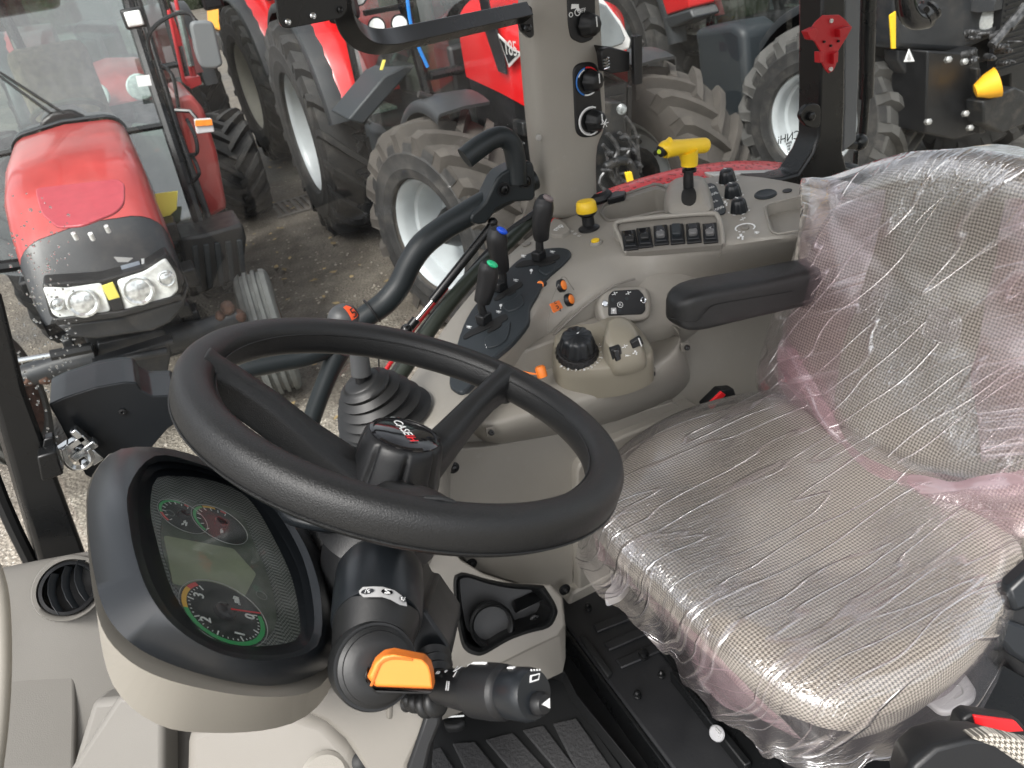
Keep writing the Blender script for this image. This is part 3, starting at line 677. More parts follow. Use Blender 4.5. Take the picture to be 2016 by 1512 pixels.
# ------------------------------------------------------------------ older faded tractor facing the cab, left
CXA = -.40
tA = thing("tractor", "faded red older tractor facing the cab, with a clear twin headlight band", "tractor", (CXA, 6.7, 0), R_(-90), GRP)
def a_pt(x, y, z): return V((CXA+y, 6.7-x, z))      # its own x forward, y to its left
def sec_world(x, hw, zt, zb, k=.5, crown=.02): return [a_pt(p.x, p.y, p.z) for p in hood_section(x, hw, zt, zb, k, 7, crown)]
mb = MB(); mb.loft([sec_world(1.15, .325, 1.70, 1.2, .36), sec_world(1.7, .343, 1.67, 1.1, .36), sec_world(2.1, .348, 1.61, 1.1, .4), sec_world(2.32, .346, 1.53, 1.15), sec_world(2.46, .345, 1.42, 1.2)], closed=False)
hA = mb.obj("hood", redfade, tA, sharp=60)
mb = MB(); mb.loft([sec_world(.93, .285, 1.72, 1.3, .36), sec_world(1.04, .315, 1.725, 1.3, .36), sec_world(1.14, .33, 1.715, 1.3, .36)], closed=False); mb.obj("hood_seal", dgrey, hA, solidify=.01)
mb = MB(); ss = [sec_world(2.465, .346, 1.418, 1.0), sec_world(2.54, .345, 1.32, .98), sec_world(2.60, .34, 1.19, 1.02), sec_world(2.64, .335, 1.12, 1.03)]
mb.loft(ss, closed=False); mb.add(ss[-1], [tuple(range(len(ss[-1])))])
nA = mb.obj("nose", dustyblack, tA, sharp=60)
# plane of the hood top for its intake panel
pA = on(('z', 1.64), 160, 410)
panel("intake_panel", (tuple(pA), (0, -.12, 1)), [(70, 375), (232, 357), (247, 365), (247, 404), (230, 422), (165, 448), (115, 452), (84, 425)], .012, mat("dull crimson panel", (.36, .05, .065), .4, var=.08, vscale=20), hA, bevel=.004, lift=.012, rnd=12)
NP = ('y', 6.7-2.745)
band = panel("headlight", NP, [(84, 566), (130, 568), (200, 558), (219, 612), (135, 634), (104, 620)], .16, lens, nA, bevel=.012, rnd=7)
panel("headlight", NP, [(230, 553), (285, 535), (326, 508), (346, 538), (352, 572), (336, 590), (246, 614)], .16, lens, nA, bevel=.012, rnd=7)
panel("lamp_housing", NP, [(82, 560), (200, 552), (286, 528), (328, 500), (352, 536), (360, 574), (340, 597), (240, 622), (132, 642), (98, 626)], .14, black, nA, bevel=.01, lift=-.012, rnd=8)
for q in ((163, 595, 27), (272, 571, 27), (112, 598, 12), (328, 548, 15)):
    P = on(NP, q[0], q[1]); r = px(P, q[2])
    MB().lathe([(r*1.05, 0), (r*1.1, .012), (r*.95, .014), (r*.8, .004), (r*.3, .012), (.001, .012)], P+V((0, -.002, 0)), V((0, -1, .15)), 24).obj("headlight", mat("lamp reflector", (.7, .72, .72), .12, metal=.7, var=.4, vscale=45), nA)
panel("yellow_label", NP, [(200, 562), (222, 554), (236, 584), (214, 590)], .01, stickery, nA, lift=.012)
panel("latch", NP, [(214, 590), (236, 584), (244, 606), (220, 612)], .02, black, nA, lift=.012)
panel("lower_grille", ('y', 6.7-2.70), [(110, 640), (240, 624), (352, 592), (372, 560), (362, 606), (335, 636), (300, 652), (190, 668), (140, 664)], .2, dustyblack, nA, bevel=.02)
panel("bumper_strip", ('y', 6.7-2.76), [(108, 628), (240, 612), (356, 580), (360, 590), (240, 624), (112, 642)], .05, black, nA, bevel=.006)
panel("nose_badge", ('y', 6.7-2.66), [(224, 506), (262, 508), (252, 516), (232, 516)], .004, greym, nA, bevel=0)
panel("badge_strip", ('y', 6.7-2.67), [(237, 524), (274, 514), (276, 521), (240, 531)], .004, mat("pale blue grey badge", (.30, .34, .40), .4), nA, bevel=0)
panel("badge_end", ('y', 6.7-2.672), [(278, 510), (284, 509), (284, 519), (279, 520)], .004, whitem, nA, bevel=0)
for q in ((145, 460, 7), (209, 446, 7), (178, 461, 6)):
    P = on((tuple(pA), (0, -.3, 1)), q[0], q[1]); MB().lathe([(.009, -.03), (.009, .004), (.001, .006)], P, V((0, -.5, 1)), 12).obj("hood_bolt", whitem, hA)
# exhaust stub and cowl behind the hood
mb = MB(); mb.prism(ons(('y', 5.6), [(78, 262), (78, 240), (100, 222), (140, 216), (168, 228), (182, 250), (182, 262)]), (0, .3, 0)); mb.obj("cowl", black, tA, bevel=.03)
# chassis and axle
mb = MB(); mb.box2(a_pt(-.3, -.25, .55), a_pt(2.3, .25, 1.05)); mb.box2(a_pt(1.2, -.3, .9), a_pt(2.5, .3, 1.2))
for i in range(30):
    x = random.uniform(.6, 2.4); s = random.choice((-1, 1)); q = random.uniform(.05, .12); mb.box(a_pt(x, s*random.uniform(.25, .36), random.uniform(.5, 1.2)), (q, q*1.6, q))
mb.obj("chassis", castiron, tA, bevel=.012)
YA = ('y', 4.35)
mb = MB(); mb.prism(ons(YA, [(192, 676), (325, 648), (338, 690), (330, 735), (215, 742), (190, 700)]), (0, .35, 0)); mb.box(on(('y', 4.25), 262, 690), (.42, .10, .03)); mb.tube(ons(('y', 4.15), [(195, 716), (330, 690)]), .022, 8)
mb.obj("front_weight_frame", dustyblack, tA, bevel=.012)
mb = MB(); mb.tube([on(YA, 330, 668), on(YA, 400, 652), on(YA, 470, 622)], [.085, .07, .055], 10); mb.tube([on(YA, 190, 705), on(YA, 110, 722), on(YA, 30, 745)], [.085, .07, .055], 10)
mb.obj("front_axle", dustyblack, tA)
mb = MB(); mb.tube([on(('y', 4.2), 180, 684), on(('y', 4.2), 100, 700)], .03, 8); mb.obj("steering_cylinder", black, tA)
mb = MB(); mb.tube([on(('y', 4.2), 105, 698), on(('y', 4.2), 35, 710)], .014, 8); mb.obj("cylinder_rod", chrome, tA)
mb = MB()
for q in ((448, 606, .04), (470, 622, .04), (434, 622, .03), (90, 738, .05), (125, 732, .04), (58, 742, .045)):
    P = on(YA, q[0], q[1]); mb.lathe([(q[2]*.6, -.08), (q[2], -.03), (q[2], .03), (q[2]*.5, .06), (.001, .06)], P, V((random.uniform(-.4, .4), -1, .2)), 8)
mb.obj("axle_pivot", rusty, tA, bevel=.006)
def worldwheel(parent, name, P, R, Wd, rr, side, tm, rm, **k):
    M = WORLD[parent.name].inverted() @ V(P); real = WORLD[parent.name]; WORLD[parent.name] = Matrix()
    o = wheel(parent, name, M.x, M.y, R, Wd, rr, side, tm, rm, **k); seal(o, real); WORLD[parent.name] = real
    return o
ribm = mat("grey ribbed tyre", (.12, .125, .12), .8, var=.2, vscale=12)
for s, P in ((1, on(('z', .4), 528, 655)), (-1, V((-1.25, 4.9, .4)))):
    worldwheel(tA, "front_wheel", P, .40, .22, .24, s, ribm, rusty, ribbed=True, hubr=.07, hubl=.08, dish=.05, yaw=R_(-6))
for s in (1, -1):
    worldwheel(tA, "rear_wheel", V((CXA+s*.58, 6.75, .80)), .80, .36, .45, s, tyre_dark, rimm, lugs=20)
# windscreen, lower glass and pillars in the plane of the cab front
YW = 5.45; WS = ('y', YW)
WSP = V((-.3, YW, 1.3)); WSN = V((0, -.93, .36)).normalized()
def pw(x, y, o=0): return on((tuple(WSP-WSN*o), tuple(WSN)), x, y)
zt_ = 2.62; xl, xr = pw(0, 300).x-.25, pw(418, 470).x
mb = MB(); mb.sheet([pw(-60, 430), pw(-90, -60), pw(238, -60), pw(262, 40), pw(396, 470), pw(200, 560), pw(0, 540)]); mb.obj("windscreen", farglass, tA)
fr = MB()
fr.tube([pw(236, -60), pw(262, 40), pw(330, 250), pw(405, 478)], .036, 8); fr.tube([pw(252, -60, .03), pw(284, 40, .03), pw(348, 250, .03), pw(424, 470, .03)], .022, 8)
fr.tube([pw(-120, 560), pw(-130, 300), pw(-90, -60)], .04, 8)
fr.tube([pw(-90, -55), pw(80, -70), pw(240, -60)], .05, 8); fr.tube([pw(-120, 330), pw(60, 290), pw(80, 285)], .02, 6); fr.tube([pw(228, 262), pw(330, 245)], .022, 6); fr.tube([pw(-120, 540), pw(405, 478)], .04, 8)
fr.obj("cab_frame", blackm, tA)
mb = MB(); mb.box2((xl-.1, YW-.1, zt_+.1), (xr-.35, YW+1.5, zt_+.32)); mb.obj("roof", redfade, tA, bevel=.06)
mb = MB(); mb.tube(smooth_open([pw(300, 118, -.1), pw(292, 70, -.15), pw(330, 34, -.15), pw(375, 28, -.15), pw(395, 80, -.15), pw(410, 112, -.15)], 4), .012, 6)
a_ = mb.obj("mirror_arm", blackm, tA)
pts = [tuple(q) for q in round_poly([(373, 42), (420, 40), (440, 128), (426, 136), (398, 136), (386, 110)], 14)]
MB().prism(ons(('y', YW-.15), pts), (0, .08, 0)).obj("mirror_head", mat("grey mirror back", (.13, .14, .145), .5), a_, bevel=.015, seg=3)
mb = MB()
mb.tube(smooth_open([pw(318, 128, -.05), pw(340, 150, -.12), pw(352, 215, -.05)], 4), .013, 6)
mb.tube(smooth_open([pw(368, 235, -.05), pw(384, 268, -.12), pw(388, 300, -.12), pw(374, 305, -.05)], 4), .012, 6)
mb.tube(smooth_open([pw(378, 305, -.05), pw(392, 340, -.12), pw(380, 358, -.05)], 4), .012, 6); mb.obj("grab_rail", blackm, tA)
P = on(('y', YW-.15), 263, 36); r = px(P, 20)
l_ = MB().box(P, (r*2, .09, r*1.8)).obj("work_light", black, tA, bevel=.012); MB().box(P+V((0, -.05, 0)), (r*1.5, .02, r*1.35)).obj("lamp_glass", lens, l_, bevel=.008)
mb = MB(); mb.tube([on(('y', 5.3), 345, 217), on(('y', 5.25), 375, 219), on(('y', 5.2), 388, 235)], .012, 6); mb.obj("indicator_arm", blackm, tA)
l_ = panel("indicator", ('y', 5.15), [(383, 236), (417, 234), (423, 260), (388, 264)], .05, whitep, tA, bevel=.006)
panel("indicator_lens", ('y', 5.14), [(384, 237), (417, 235), (419, 247), (385, 249)], .01, amber, l_, bevel=.002)
# wipers
mb = MB(); mb.tube([pw(100, 222, -.03), pw(0, 150, -.03)], .008, 5); mb.tube([pw(125, 222, -.03), pw(0, 142, -.03)], .008, 5); mb.obj("wiper", black, tA)
# cab inside: floor, wheel, seat, console seen through glass
mb = MB(); mb.box2((xl, YW+.15, .75), (xr-.1, YW+1.2, .85)); mb.box2((-.75, YW+.1, .85), (-.1, YW+.4, 1.55)); mb.obj("cab_base", black, tA, bevel=.02)
mb = MB(); c_ = on(('y', YW+.45), 135, 225); ax = V((0, .45, .9)); a, b, _ = frame_of(ax)
mb.tube([c_+(a*math.cos(q)+b*math.sin(q))*.21 for q in [2*math.pi*k/24 for k in range(25)]], .018, 6); mb.obj("steering_wheel", brown, tA)
mb = MB(); mb.box2((-.66, YW+.8, 1.1), (-.14, YW+1.25, 1.5)); mb.box2((-.66, YW+1.2, 1.4), (-.14, YW+1.35, 2.1)); mb.obj("seat", mat("brown checked seat", (.16, .12, .08), .9, var=.4, vscale=25), tA, bevel=.07)
mb = MB(); mb.prism(ons(('y', YW+.25), [(262, 255), (338, 262), (378, 440), (318, 440), (280, 380)]), (0, .35, 0)); mb.obj("side_trim", mat("pale green trim", (.20, .235, .19), .6, var=.15), tA, bevel=.03)
for q in ((1e9,),): pass
panel("floor_mat", ('y', 5.05), [(305, 382), (350, 376), (348, 412), (335, 424), (318, 428)], .01, stickery, tA, bevel=.002)
panel("window_sticker", ('y', YW-.012), [(267, 150), (294, 147), (299, 168), (272, 171)], .003, whitem, tA, bevel=0)
# red rear fender beyond the pillar, battery box below
f_ = MB()
FY = ('y', 5.75)
f_.prism(ons(FY, [tuple(q) for q in round_poly([(350, 192), (378, 186), (402, 215), (428, 300), (446, 400), (446, 412), (412, 430), (396, 420), (376, 330)], 10)]), (0, .9, 0)); f_.obj("rear_fender", redfade, tA, bevel=.05, seg=4)
f_ = MB(); f_.prism(ons(('y', 5.0), [(352, 470), (400, 462), (478, 440), (486, 470), (478, 548), (376, 588)]), (0, .4, 0)); bx = f_.obj("battery_box", black, tA, bevel=.02)
f_ = MB()
for k in range(5):
    x = 378+k*22; f_.prism(ons(('y', 4.98), [(x, 486-k*3), (x+11, 484-k*3), (x+20, 574-k*7), (x+9, 578-k*7)]), (0, .03, 0))
f_.obj("box_ribs", dgrey, bx, bevel=.006)

# ------------------------------------------------------------------ tractors further back
P = on(('z', 0), 500, 424)
tB, hB = modern_tractor("tractor", "tractor behind the faded red one, with a red front loader frame", (P.x-.85, P.y+2.55, 0), R_(-90), dict(fr=.56, track=.8, ftyre=tyre_dark, tyre=tyre_dark, ff=0, wb=2.5, ht=1.75, paint=redfade), GRP)
mb = MB()
for q in ([(332, 20), (362, 160), (372, 168)], [(358, 40), (384, 150)], [(346, 0), (378, 150)]): mb.tube([on(('y', 7.0), *k) for k in q], .016, 6)
mb.prism(ons(('y', 7.0), [(364, 155), (394, 150), (398, 166), (376, 176)]), (0, .15, 0))
mb.prism(ons(('y', 7.05), [(334, 16), (352, 60), (362, 90), (350, 92)]), (0, .06, 0)); mb.obj("loader_frame", redp, tB, bevel=.008)
mb = MB(); mb.tube(ons(('y', 6.95), [(352, 20), (376, 130)]), .028, 8); mb.obj("loader_ram", chrome, tB)
P = on(('z', .95), 526, 165)
tD, hD = modern_tractor("tractor", "furthest red tractor with a pale cream rear wheel rim seen almost edge on", (P.x+.9, P.y, 0), R_(-86), dict(tyre=tyre_dark, track=.85), GRP)
for c in tD.children:
    if c.name.startswith("rear_wheel"):
        for k in c.children:
            if k.name.startswith("rim"): k.data.materials[0] = rimcream
# red machine far behind
o = thing("excavator", "small orange yellow machine parked far back between the tractors", "excavator", (2.9, 17.5, 0), R_(-80), None)
YJ = 17.0
mb = MB(); mb.prism(ons(('y', YJ), [(425, -40), (492, -60), (496, 20), (476, 60), (430, 62)]), (0, 1.6, 0)); b_ = mb.obj("body", jcb, o, bevel=.06)
mb = MB(); mb.prism(ons(('y', YJ-.1), [(452, 18), (490, 12), (484, 48), (456, 56)]), (0, .3, 0)); mb.prism(ons(('y', YJ-.1), [(436, -20), (482, -26), (484, 4), (440, 10)]), (0, .2, 0)); mb.obj("engine_grille", black, b_, bevel=.03)
mb = MB(); mb.prism(ons(('y', YJ-.3), [(430, 66), (490, 58), (492, 96), (440, 104)]), (0, 1.8, 0)); mb.obj("undercarriage", castiron, o, bevel=.05)
mb = MB(); mb.prism(ons(('y', YJ-1), [(482, 118), (520, 112), (526, 130), (490, 140)]), (0, .8, 0)); mb.prism(ons(('y', YJ-1.3), [(486, 142), (522, 136), (524, 150), (490, 158)]), (0, .6, 0)); mb.obj("blade", mat("worn bronze steel", (.20, .16, .10), .6, var=.3), o, bevel=.02)
# drain grate in the yard
g_ = on(('z', .012), 594, 402); tg = thing("drain_grate", "rusty slotted drain grate set in the wet yard", "drain grate", (g_.x, g_.y, 0), R_(12))
mb = MB()
for k in range(9):
    c = g_+V((-.28+k*.07, 0, 0)); mb.box(c, (.035, .5, .03))
mb.box(g_+V((0, .27, 0)), (.66, .05, .03)); mb.box(g_+V((0, -.27, 0)), (.66, .05, .03)); mb.obj("grate_bars", mat("rusted grate", (.12, .11, .10), .6, var=.4, vscale=20), tg)
# ================================================================== the cab we look into
TPp, TPn = V((.7, 1.2, 1.855)), V((-.12, 0, 1)).normalized()
TP = (tuple(TPp), tuple(TPn))
FL = 1.17
cab = thing("tractor_cab", "open black framed tractor cab with taupe trimmed post, black floor and glass", "tractor cab", (.7, .8, FL))
mb = MB(); mb.box2((.432, -.3, FL-.12), (.4395, 1.09, FL-.003)); mb.obj("floor_step", blackm, cab, bevel=.002)
# cab roof out of view, added to shade the interior, near edge trimmed back
mb = MB(); mb.loft([[V((x*k+.6, y*k+.68, z)) for x, y in round_poly([(-1.0, -.56), (1.15, -.56), (1.15, .80), (-1.0, .80)], .2)] for z, k in ((2.93, .97), (2.96, 1.0), (3.05, 1.0), (3.10, .93))]); mb.obj("roof", mat("pale roof lining", (.5, .49, .47), .8), cab)
# floor plate and footwell
mb = MB(); mb.prism([V((.44, 1.12, FL)), V((1.9, 1.12, FL)), V((1.9, -.25, FL)), V((.44, -.25, FL))], (0, 0, -.05)); fp = mb.obj("floor_plate", steelf, cab, bevel=.006)
mb = MB(); mb.prism([V((-.6, 1.05, FL-.08)), V((.445, 1.05, FL-.08)), V((.445, -.4, FL-.08)), V((-.6, -.4, FL-.08))], (0, 0, -.03)); mb.obj("footwell", black, cab, bevel=.004)
def zpanel(name, pts, z, th, m, par, **k): return panel(name, ('z', z), pts, th, m, par, **k)
mb = MB()
for a_, b_ in (((1172, 1240), (1285, 1196)), ((1194, 1276), (1306, 1228)), ((1218, 1310), (1330, 1262))):
    A, B_ = on(('z', FL), *a_), on(('z', FL), *b_); d = (B_-A).normalized(); n_ = V((-d.y, d.x, 0))
    mb.prism([A-n_*.011, B_-n_*.011, B_+n_*.011, A+n_*.011], (0, 0, .006))
mb.obj("floor_ribs", steelf, fp, bevel=.005, seg=3)
mb = MB(); mb.prism(ons(('z', FL+.012), [(1140, 1252), (1152, 1248), (1206, 1322), (1196, 1332)]), (0, 0, -.014)); mb.obj("rubber_strip", rubber, fp, bevel=.003)
for q in ((1158, 1198, 8), (1267, 1291, 13), (1255, 1371, 9), (1302, 1332, 8)):
    P = on(('z', FL+.002), q[0], q[1]); r = px(P, q[2]*.7)
    MB().lathe([(r*1.3, 0), (r*1.3, .004), (r, .005), (r*.9, .013), (.001, .016)], P, (0, 0, 1), 12).obj("floor_bolt", blackm, fp)
# channel beside the seat with its small controls
rail = panel("seat_rail", ('z', FL+.012), [(1290, 1268), (1330, 1256), (1545, 1512), (1620, 1640), (1560, 1660), (1452, 1480)], .012, blackm, cab, bevel=.002)
mb = MB(); mb.prism(ons(('z', FL+.04), [(1318, 1322), (1330, 1316), (1480, 1500), (1466, 1508)]), (0, 0, -.03)); mb.obj("rail_edge", blackm, rail, bevel=.003)
panel("slot", ('z', FL+.016), [(1340, 1340), (1356, 1338), (1405, 1398), (1396, 1406)], .004, hole_shade, rail)
P = on(('z', FL+.03), 1363, 1372); MB().lathe([(.004, -.014), (.004, .014)], P, V((.3, -1, 0)), 10).obj("yellow_pin", yellow, rail)
P = on(('z', FL+.05), 1413, 1443); k_ = MB().lathe([(.013, 0), (.014, .004), (.012, .007), (.001, .008)], P, (CO-P)+V((-1.0, 0, 0)), 20).obj("round_knob", mat("dull grey knob", (.30, .30, .31), .5), rail)
for s in (-1, 1): MB().box(P+(CO-P).normalized()*.01+V((0, 0, .006*s)), (.003, .012, .003)).obj("marking", greym, k_)
# footwell mat
mat_ = thing("floor_mat", "black ribbed rubber mat lying in the footwell below the steering column", "floor mat", tuple(on(('z', FL-.07), 1000, 1440)))
MZ = FL-.068
zpanel("mat_base", [(836, 1402), (920, 1375), (1090, 1322), (1118, 1330), (1140, 1390), (1260, 1560), (760, 1720), (800, 1480)], MZ, .01, rubber, mat_, bevel=.004)
for pts in ([(843, 1478), (868, 1468), (905, 1530), (860, 1545)], [(890, 1462), (935, 1458), (1000, 1540), (930, 1545)], [(955, 1455), (1010, 1440), (1100, 1540), (1030, 1545)], [(1088, 1423), (1135, 1412), (1210, 1520), (1150, 1545)], [(1028, 1436), (1070, 1426), (1160, 1545), (1120, 1545)]):
    zpanel("mat_pad", [(x, y) for x, y in pts], MZ+.006, .008, mat("grained mat", (.03, .03, .031), .7, bump=1, bscale=160, bdist=.002), mat_, bevel=.003)
mb = MB(); ra = ons(('z', FL-.01), [(830, 1392), (1085, 1318), (1112, 1322), (1138, 1372), (1290, 1560)])
rb = ons(('z', FL-.075), [(838, 1412), (1088, 1338), (1106, 1344), (1126, 1384), (1262, 1560)])
mb.solid([ra, rb], (.004, .012, -.01)); mb.obj("mat_rim", rubber, mat_, bevel=.006)
# brake pedal glimpsed under the column
pd = thing("pedal", "black pedal with a bright edge glimpsed beyond the column stalk", "pedal", tuple(on(('z', FL+.05), 960, 1420)))
PP = on(('z', FL+.0), 890, 1412)
mb = MB(); mb.prism(ons(('z', FL+.03), [(872, 1416), (912, 1406), (918, 1422), (900, 1432), (876, 1432)]), (0, 0, -.02)); mb.obj("pedal_pad", rubber, pd, bevel=.006)
mb = MB(); mb.tube(ons(('z', FL+.04), [(860, 1412), (885, 1410), (914, 1408)]), .003, 6); mb.obj("pedal_arm", chrome, pd)

# side wall of the cab under the console
WY = 1.10
wall = MB(); cols = []
for x in (.235, .26, .30, .45, .8, 1.25, 1.8): cols.append([V((x, WY+.0, 1.78)), V((x, WY-.005, 1.5)), V((x, WY-.02, 1.25)), V((x, WY-.03, FL-.1))])
wl = [[p for p in c] for c in cols]
mb = MB(); mb.solid(wl, (0, .03, 0)); side = mb.obj("side_wall", taupe, cab, bevel=.004)
YL = ('y', WY-.028)
panel("wall_cover", YL, [(882, 905), (900, 884), (960, 880), (1060, 862), (1148, 845), (1215, 826), (1330, 790), (1360, 845), (1130, 905), (1132, 1000), (1128, 1168), (1118, 1180), (930, 1120), (884, 1065)], .022, taupe, cab, bevel=.004, rnd=12)
panel("wall_corner", ('y', WY-.05), [(1136, 925), (1150, 905), (1180, 880), (1250, 850), (1380, 800), (1380, 1160), (1300, 1170), (1196, 1176), (1172, 1165), (1140, 1168)], .06, taupe, cab, bevel=.01, rnd=10)
panel("lower_strip", ('y', WY-.052), [(1126, 1168), (1205, 1128), (1300, 1080), (1310, 1130), (1140, 1204), (1118, 1198)], .05, taupe, cab, bevel=.006)
for q in ((893, 921), (928, 1110), (1112, 1161)):
    P = on(('y', WY-.03 if q[0] < 1100 else WY-.055), *q); r = px(P, 7.5)
    MB().lathe([(r*1.6, -.002), (r*1.6, .001), (r, .002), (r*.9, .006), (r*.3, .008), (.001, .006)], P, (0, -1, .1), 16).obj("trim_screw", black, cab)
l_ = panel("recess_cover", ('y', WY-.06), [tuple(q) for q in round_poly([(1232, 895), (1240, 885), (1268, 876), (1276, 886), (1262, 905), (1234, 912)], 8)], .006, taupe_d, cab, bevel=.002)

# near-side housing with the storage tray
CH = (tuple(on(('y', .93), 1000, 1210)), (-.2, -1.0, .75))
hp = [(846, 1060), (880, 1066), (905, 1100), (950, 1128), (1010, 1148), (1085, 1150), (1108, 1175), (1114, 1230), (1100, 1252), (1050, 1275), (990, 1305), (930, 1330), (880, 1350), (835, 1360), (800, 1250), (836, 1150)]
hb = [(846, 1065), (880, 1070), (905, 1100), (950, 1128), (1010, 1148), (1085, 1150), (1110, 1190), (1114, 1295), (1108, 1324), (1060, 1347), (990, 1374), (930, 1394), (880, 1414), (835, 1430), (800, 1300), (836, 1150)]
nC = normal_of(CH, ons(CH, hp))
mb = MB(); top = ons(CH, hp); low = [on((tuple(V(CH[0])-nC*.02), CH[1]), *q) for q in hb]
top_in = [p+(sum(top, V())/len(top)-p)*.03+nC*.004 for p in top]
bot = [p-nC*.10+V((0, .0, -.02)) for p in low]
mb.loft([[p-nC*.3 for p in top], bot, low, top, top_in][1:])
hs_ = mb.obj("tray_housing", taupe_d, cab, sharp=45, bevel=.008, seg=3)
tr_o = [(893, 1140), (903, 1129), (918, 1128), (960, 1140), (1010, 1149), (1062, 1152), (1074, 1158), (1096, 1195), (1095, 1215), (1080, 1236), (1040, 1247), (1000, 1262), (955, 1288), (935, 1290), (915, 1280), (905, 1255), (895, 1190)]
tr_i = [(903, 1148), (910, 1139), (925, 1138), (962, 1150), (1010, 1159), (1055, 1162), (1064, 1168), (1084, 1196), (1084, 1210), (1072, 1226), (1036, 1237), (996, 1252), (955, 1276), (940, 1277), (924, 1268), (915, 1248), (906, 1195)]
trayb = mat('deep black tray plastic', (.005, .0055, .006), .4, bump=.1, bscale=600, bdist=.0004)
tr = thing("storage_tray", "black moulded cup and storage tray let into the taupe housing beside the column", "storage tray", tuple(on(CH, 990, 1210)))
def offp(pl, d): return (tuple(V(pl[0])+normal_of(pl, [V(pl[0])])*d), pl[1])
so_ = [tuple(p.xy) for p in smooth_closed([V((*p, 0)) for p in tr_o], 3)]; si_ = [tuple(p.xy) for p in smooth_closed([V((*p, 0)) for p in tr_i], 3)]
ro = ons(offp(CH, .005), so_); ri = ons(offp(CH, .010), [tuple((V((*a, 0))*.5+V((*b, 0))*.5).xy) for a, b in zip(so_, si_)]); rin = ons(offp(CH, .004), si_)
cen = sum(rin, V())/len(rin)
cut(hs_, [MB().prism([p+nC*.02+(p-cen)*.02 for p in rin], -nC*.16)])
deep = [p-nC*.02+V((0, 0, -.0)) for p in rin]; dn = [(p+(cen-p)*.1)-nC*.075 for p in rin]
mb = MB(); mb.loft([[p-nC*.006 for p in ro], ro, ri, rin, deep, dn], cap=False, capb=True); ty = mb.obj("tray_shell", trayb, tr, sharp=50)
P = cen-nC*.066+V((-.028, -.035, 0)); mb = MB(); mb.lathe([(.040, -.01), (.042, .022), (.038, .026), (.034, .022), (.033, -.008), (.012, -.0085), (.001, -.0085)], P, nC, 28); mb.obj("cup_ring", trayb, tr)
P = cen-nC*.058+V((.07, -.01, 0)); mb = MB(); mb.prism([P+V((-.05, -.03, 0)), P+V((.03, -.03, 0)), P+V((.026, .006, -.006)), P+V((-.04, .006, -.006))], -nC*.02); mb.obj("tray_ledge", trayb, tr, bevel=.005)
P = on(offp(CH, -.045), 1054, 1222); MB().lathe([(.011, -.01), (.011, .002), (.007, .003), (.005, .008), (.001, .008)], P, nC, 14).obj("trim_screw", black, tr)

# ------------------------------------------------------------------ right hand console
con = thing("side_console", "long taupe plastic control console running along the cab wall behind the steering wheel", "control console", tuple(on(TP, 1150, 520)))
A_ = [(700, 905), (760, 800), (820, 705), (880, 615), (940, 545), (1000, 485), (1055, 440), (1120, 402), (1185, 386), (1250, 362), (1320, 345), (1390, 335), (1450, 329), (1510, 333), (1590, 350), (1720, 385)]
B_ = [(885, 860), (905, 815), (928, 772), (956, 735), (990, 700), (1022, 662), (1050, 615), (1078, 560), (1112, 527), (1160, 508), (1215, 497), (1275, 492), (1335, 490), (1400, 488), (1480, 476), (1640, 452)]
C_ = [(905, 900), (930, 850), (955, 812), (985, 775), (1015, 738), (1048, 700), (1085, 655), (1125, 612), (1160, 582), (1205, 556), (1250, 556), (1300, 556), (1345, 566), (1400, 570), (1480, 566), (1640, 556)]
rings = []
for a, b, c in zip(A_, B_, C_):
    a, b, c = on(TP, *a), on(TP, *b), on(('y', 1.125), *c)
    e = V((c.x, 1.16, 1.30)); f = V((a.x, a.y, 1.30)); a2 = a+(b-a)*.04
    b0 = b+(a-b).normalized()*.009
    b1 = b+(c-b).normalized()*.007
    rings.append([V((a.x, a.y, a.z-.02)), a2, a2+(b0-a2)*.5, b0, b1, c, V((c.x, c.y+.005, c.z-.03)), e, f])
mb = MB(); mb.loft([[q for q in r] for r in rings]); shell = mb.obj("console_body", taupe, con, sub=2)
_b = bmesh.new(); _b.from_mesh(shell.data)
if _b.calc_volume(signed=True) < 0: bmesh.ops.reverse_faces(_b, faces=_b.faces); _b.to_mesh(shell.data)
_b.free()
# recesses cut in the top
def tcut(pts, d, up=.03, rnd=6): 
    P = ons(TP, [tuple(q) for q in round_poly(pts, rnd)]); return MB().prism([p+TPn*up for p in P], -TPn*(d+up))
cut(shell, [tcut([(1192, 408), (1232, 390), (1290, 371), (1306, 373), (1316, 382), (1320, 412), (1290, 416), (1235, 428), (1196, 432), (1184, 418)], .075),
            tcut([(1508, 408), (1520, 402), (1572, 390), (1640, 386), (1650, 440), (1600, 446), (1532, 458), (1520, 452)], .022, rnd=8)])
def lip(name, pts, r=.0022, m=taupe, pl=TP, lift=.001, parent=con, rnd=6):
    P = ons(offp(pl, lift), [tuple(q) for q in round_poly(pts, rnd)]); P.append(P[0]); P.append(P[1])
    return MB().tube(P, r, 6).obj(name, m, parent)
lip("bin_lip", [(1187, 404), (1230, 382), (1290, 362), (1309, 366), (1320, 382), (1323, 415), (1290, 419), (1235, 431), (1195, 435), (1181, 420)], .003, taupe_d)
_sp = [on(offp(TP, h), *q) for q, h in (((1234, 500), -.002), ((1222, 470), .012), ((1211, 446), .024), ((1226, 435), .029), ((1310, 426), .031), ((1396, 420), .030), ((1413, 426), .026), ((1420, 450), .012), ((1423, 482), -.002))]
_P = smooth_open(_sp, 5); mb = MB(); mb.tube(_P, .0048, 10); sb = mb.obj("switch_surround", taupe, con)
mb = MB(); mb.solid([_P, [p+TPn*-.03+V((0, .012, 0)) for p in _P], ], (0, .004, 0)); mb.obj("surround_wall", taupe, sb)
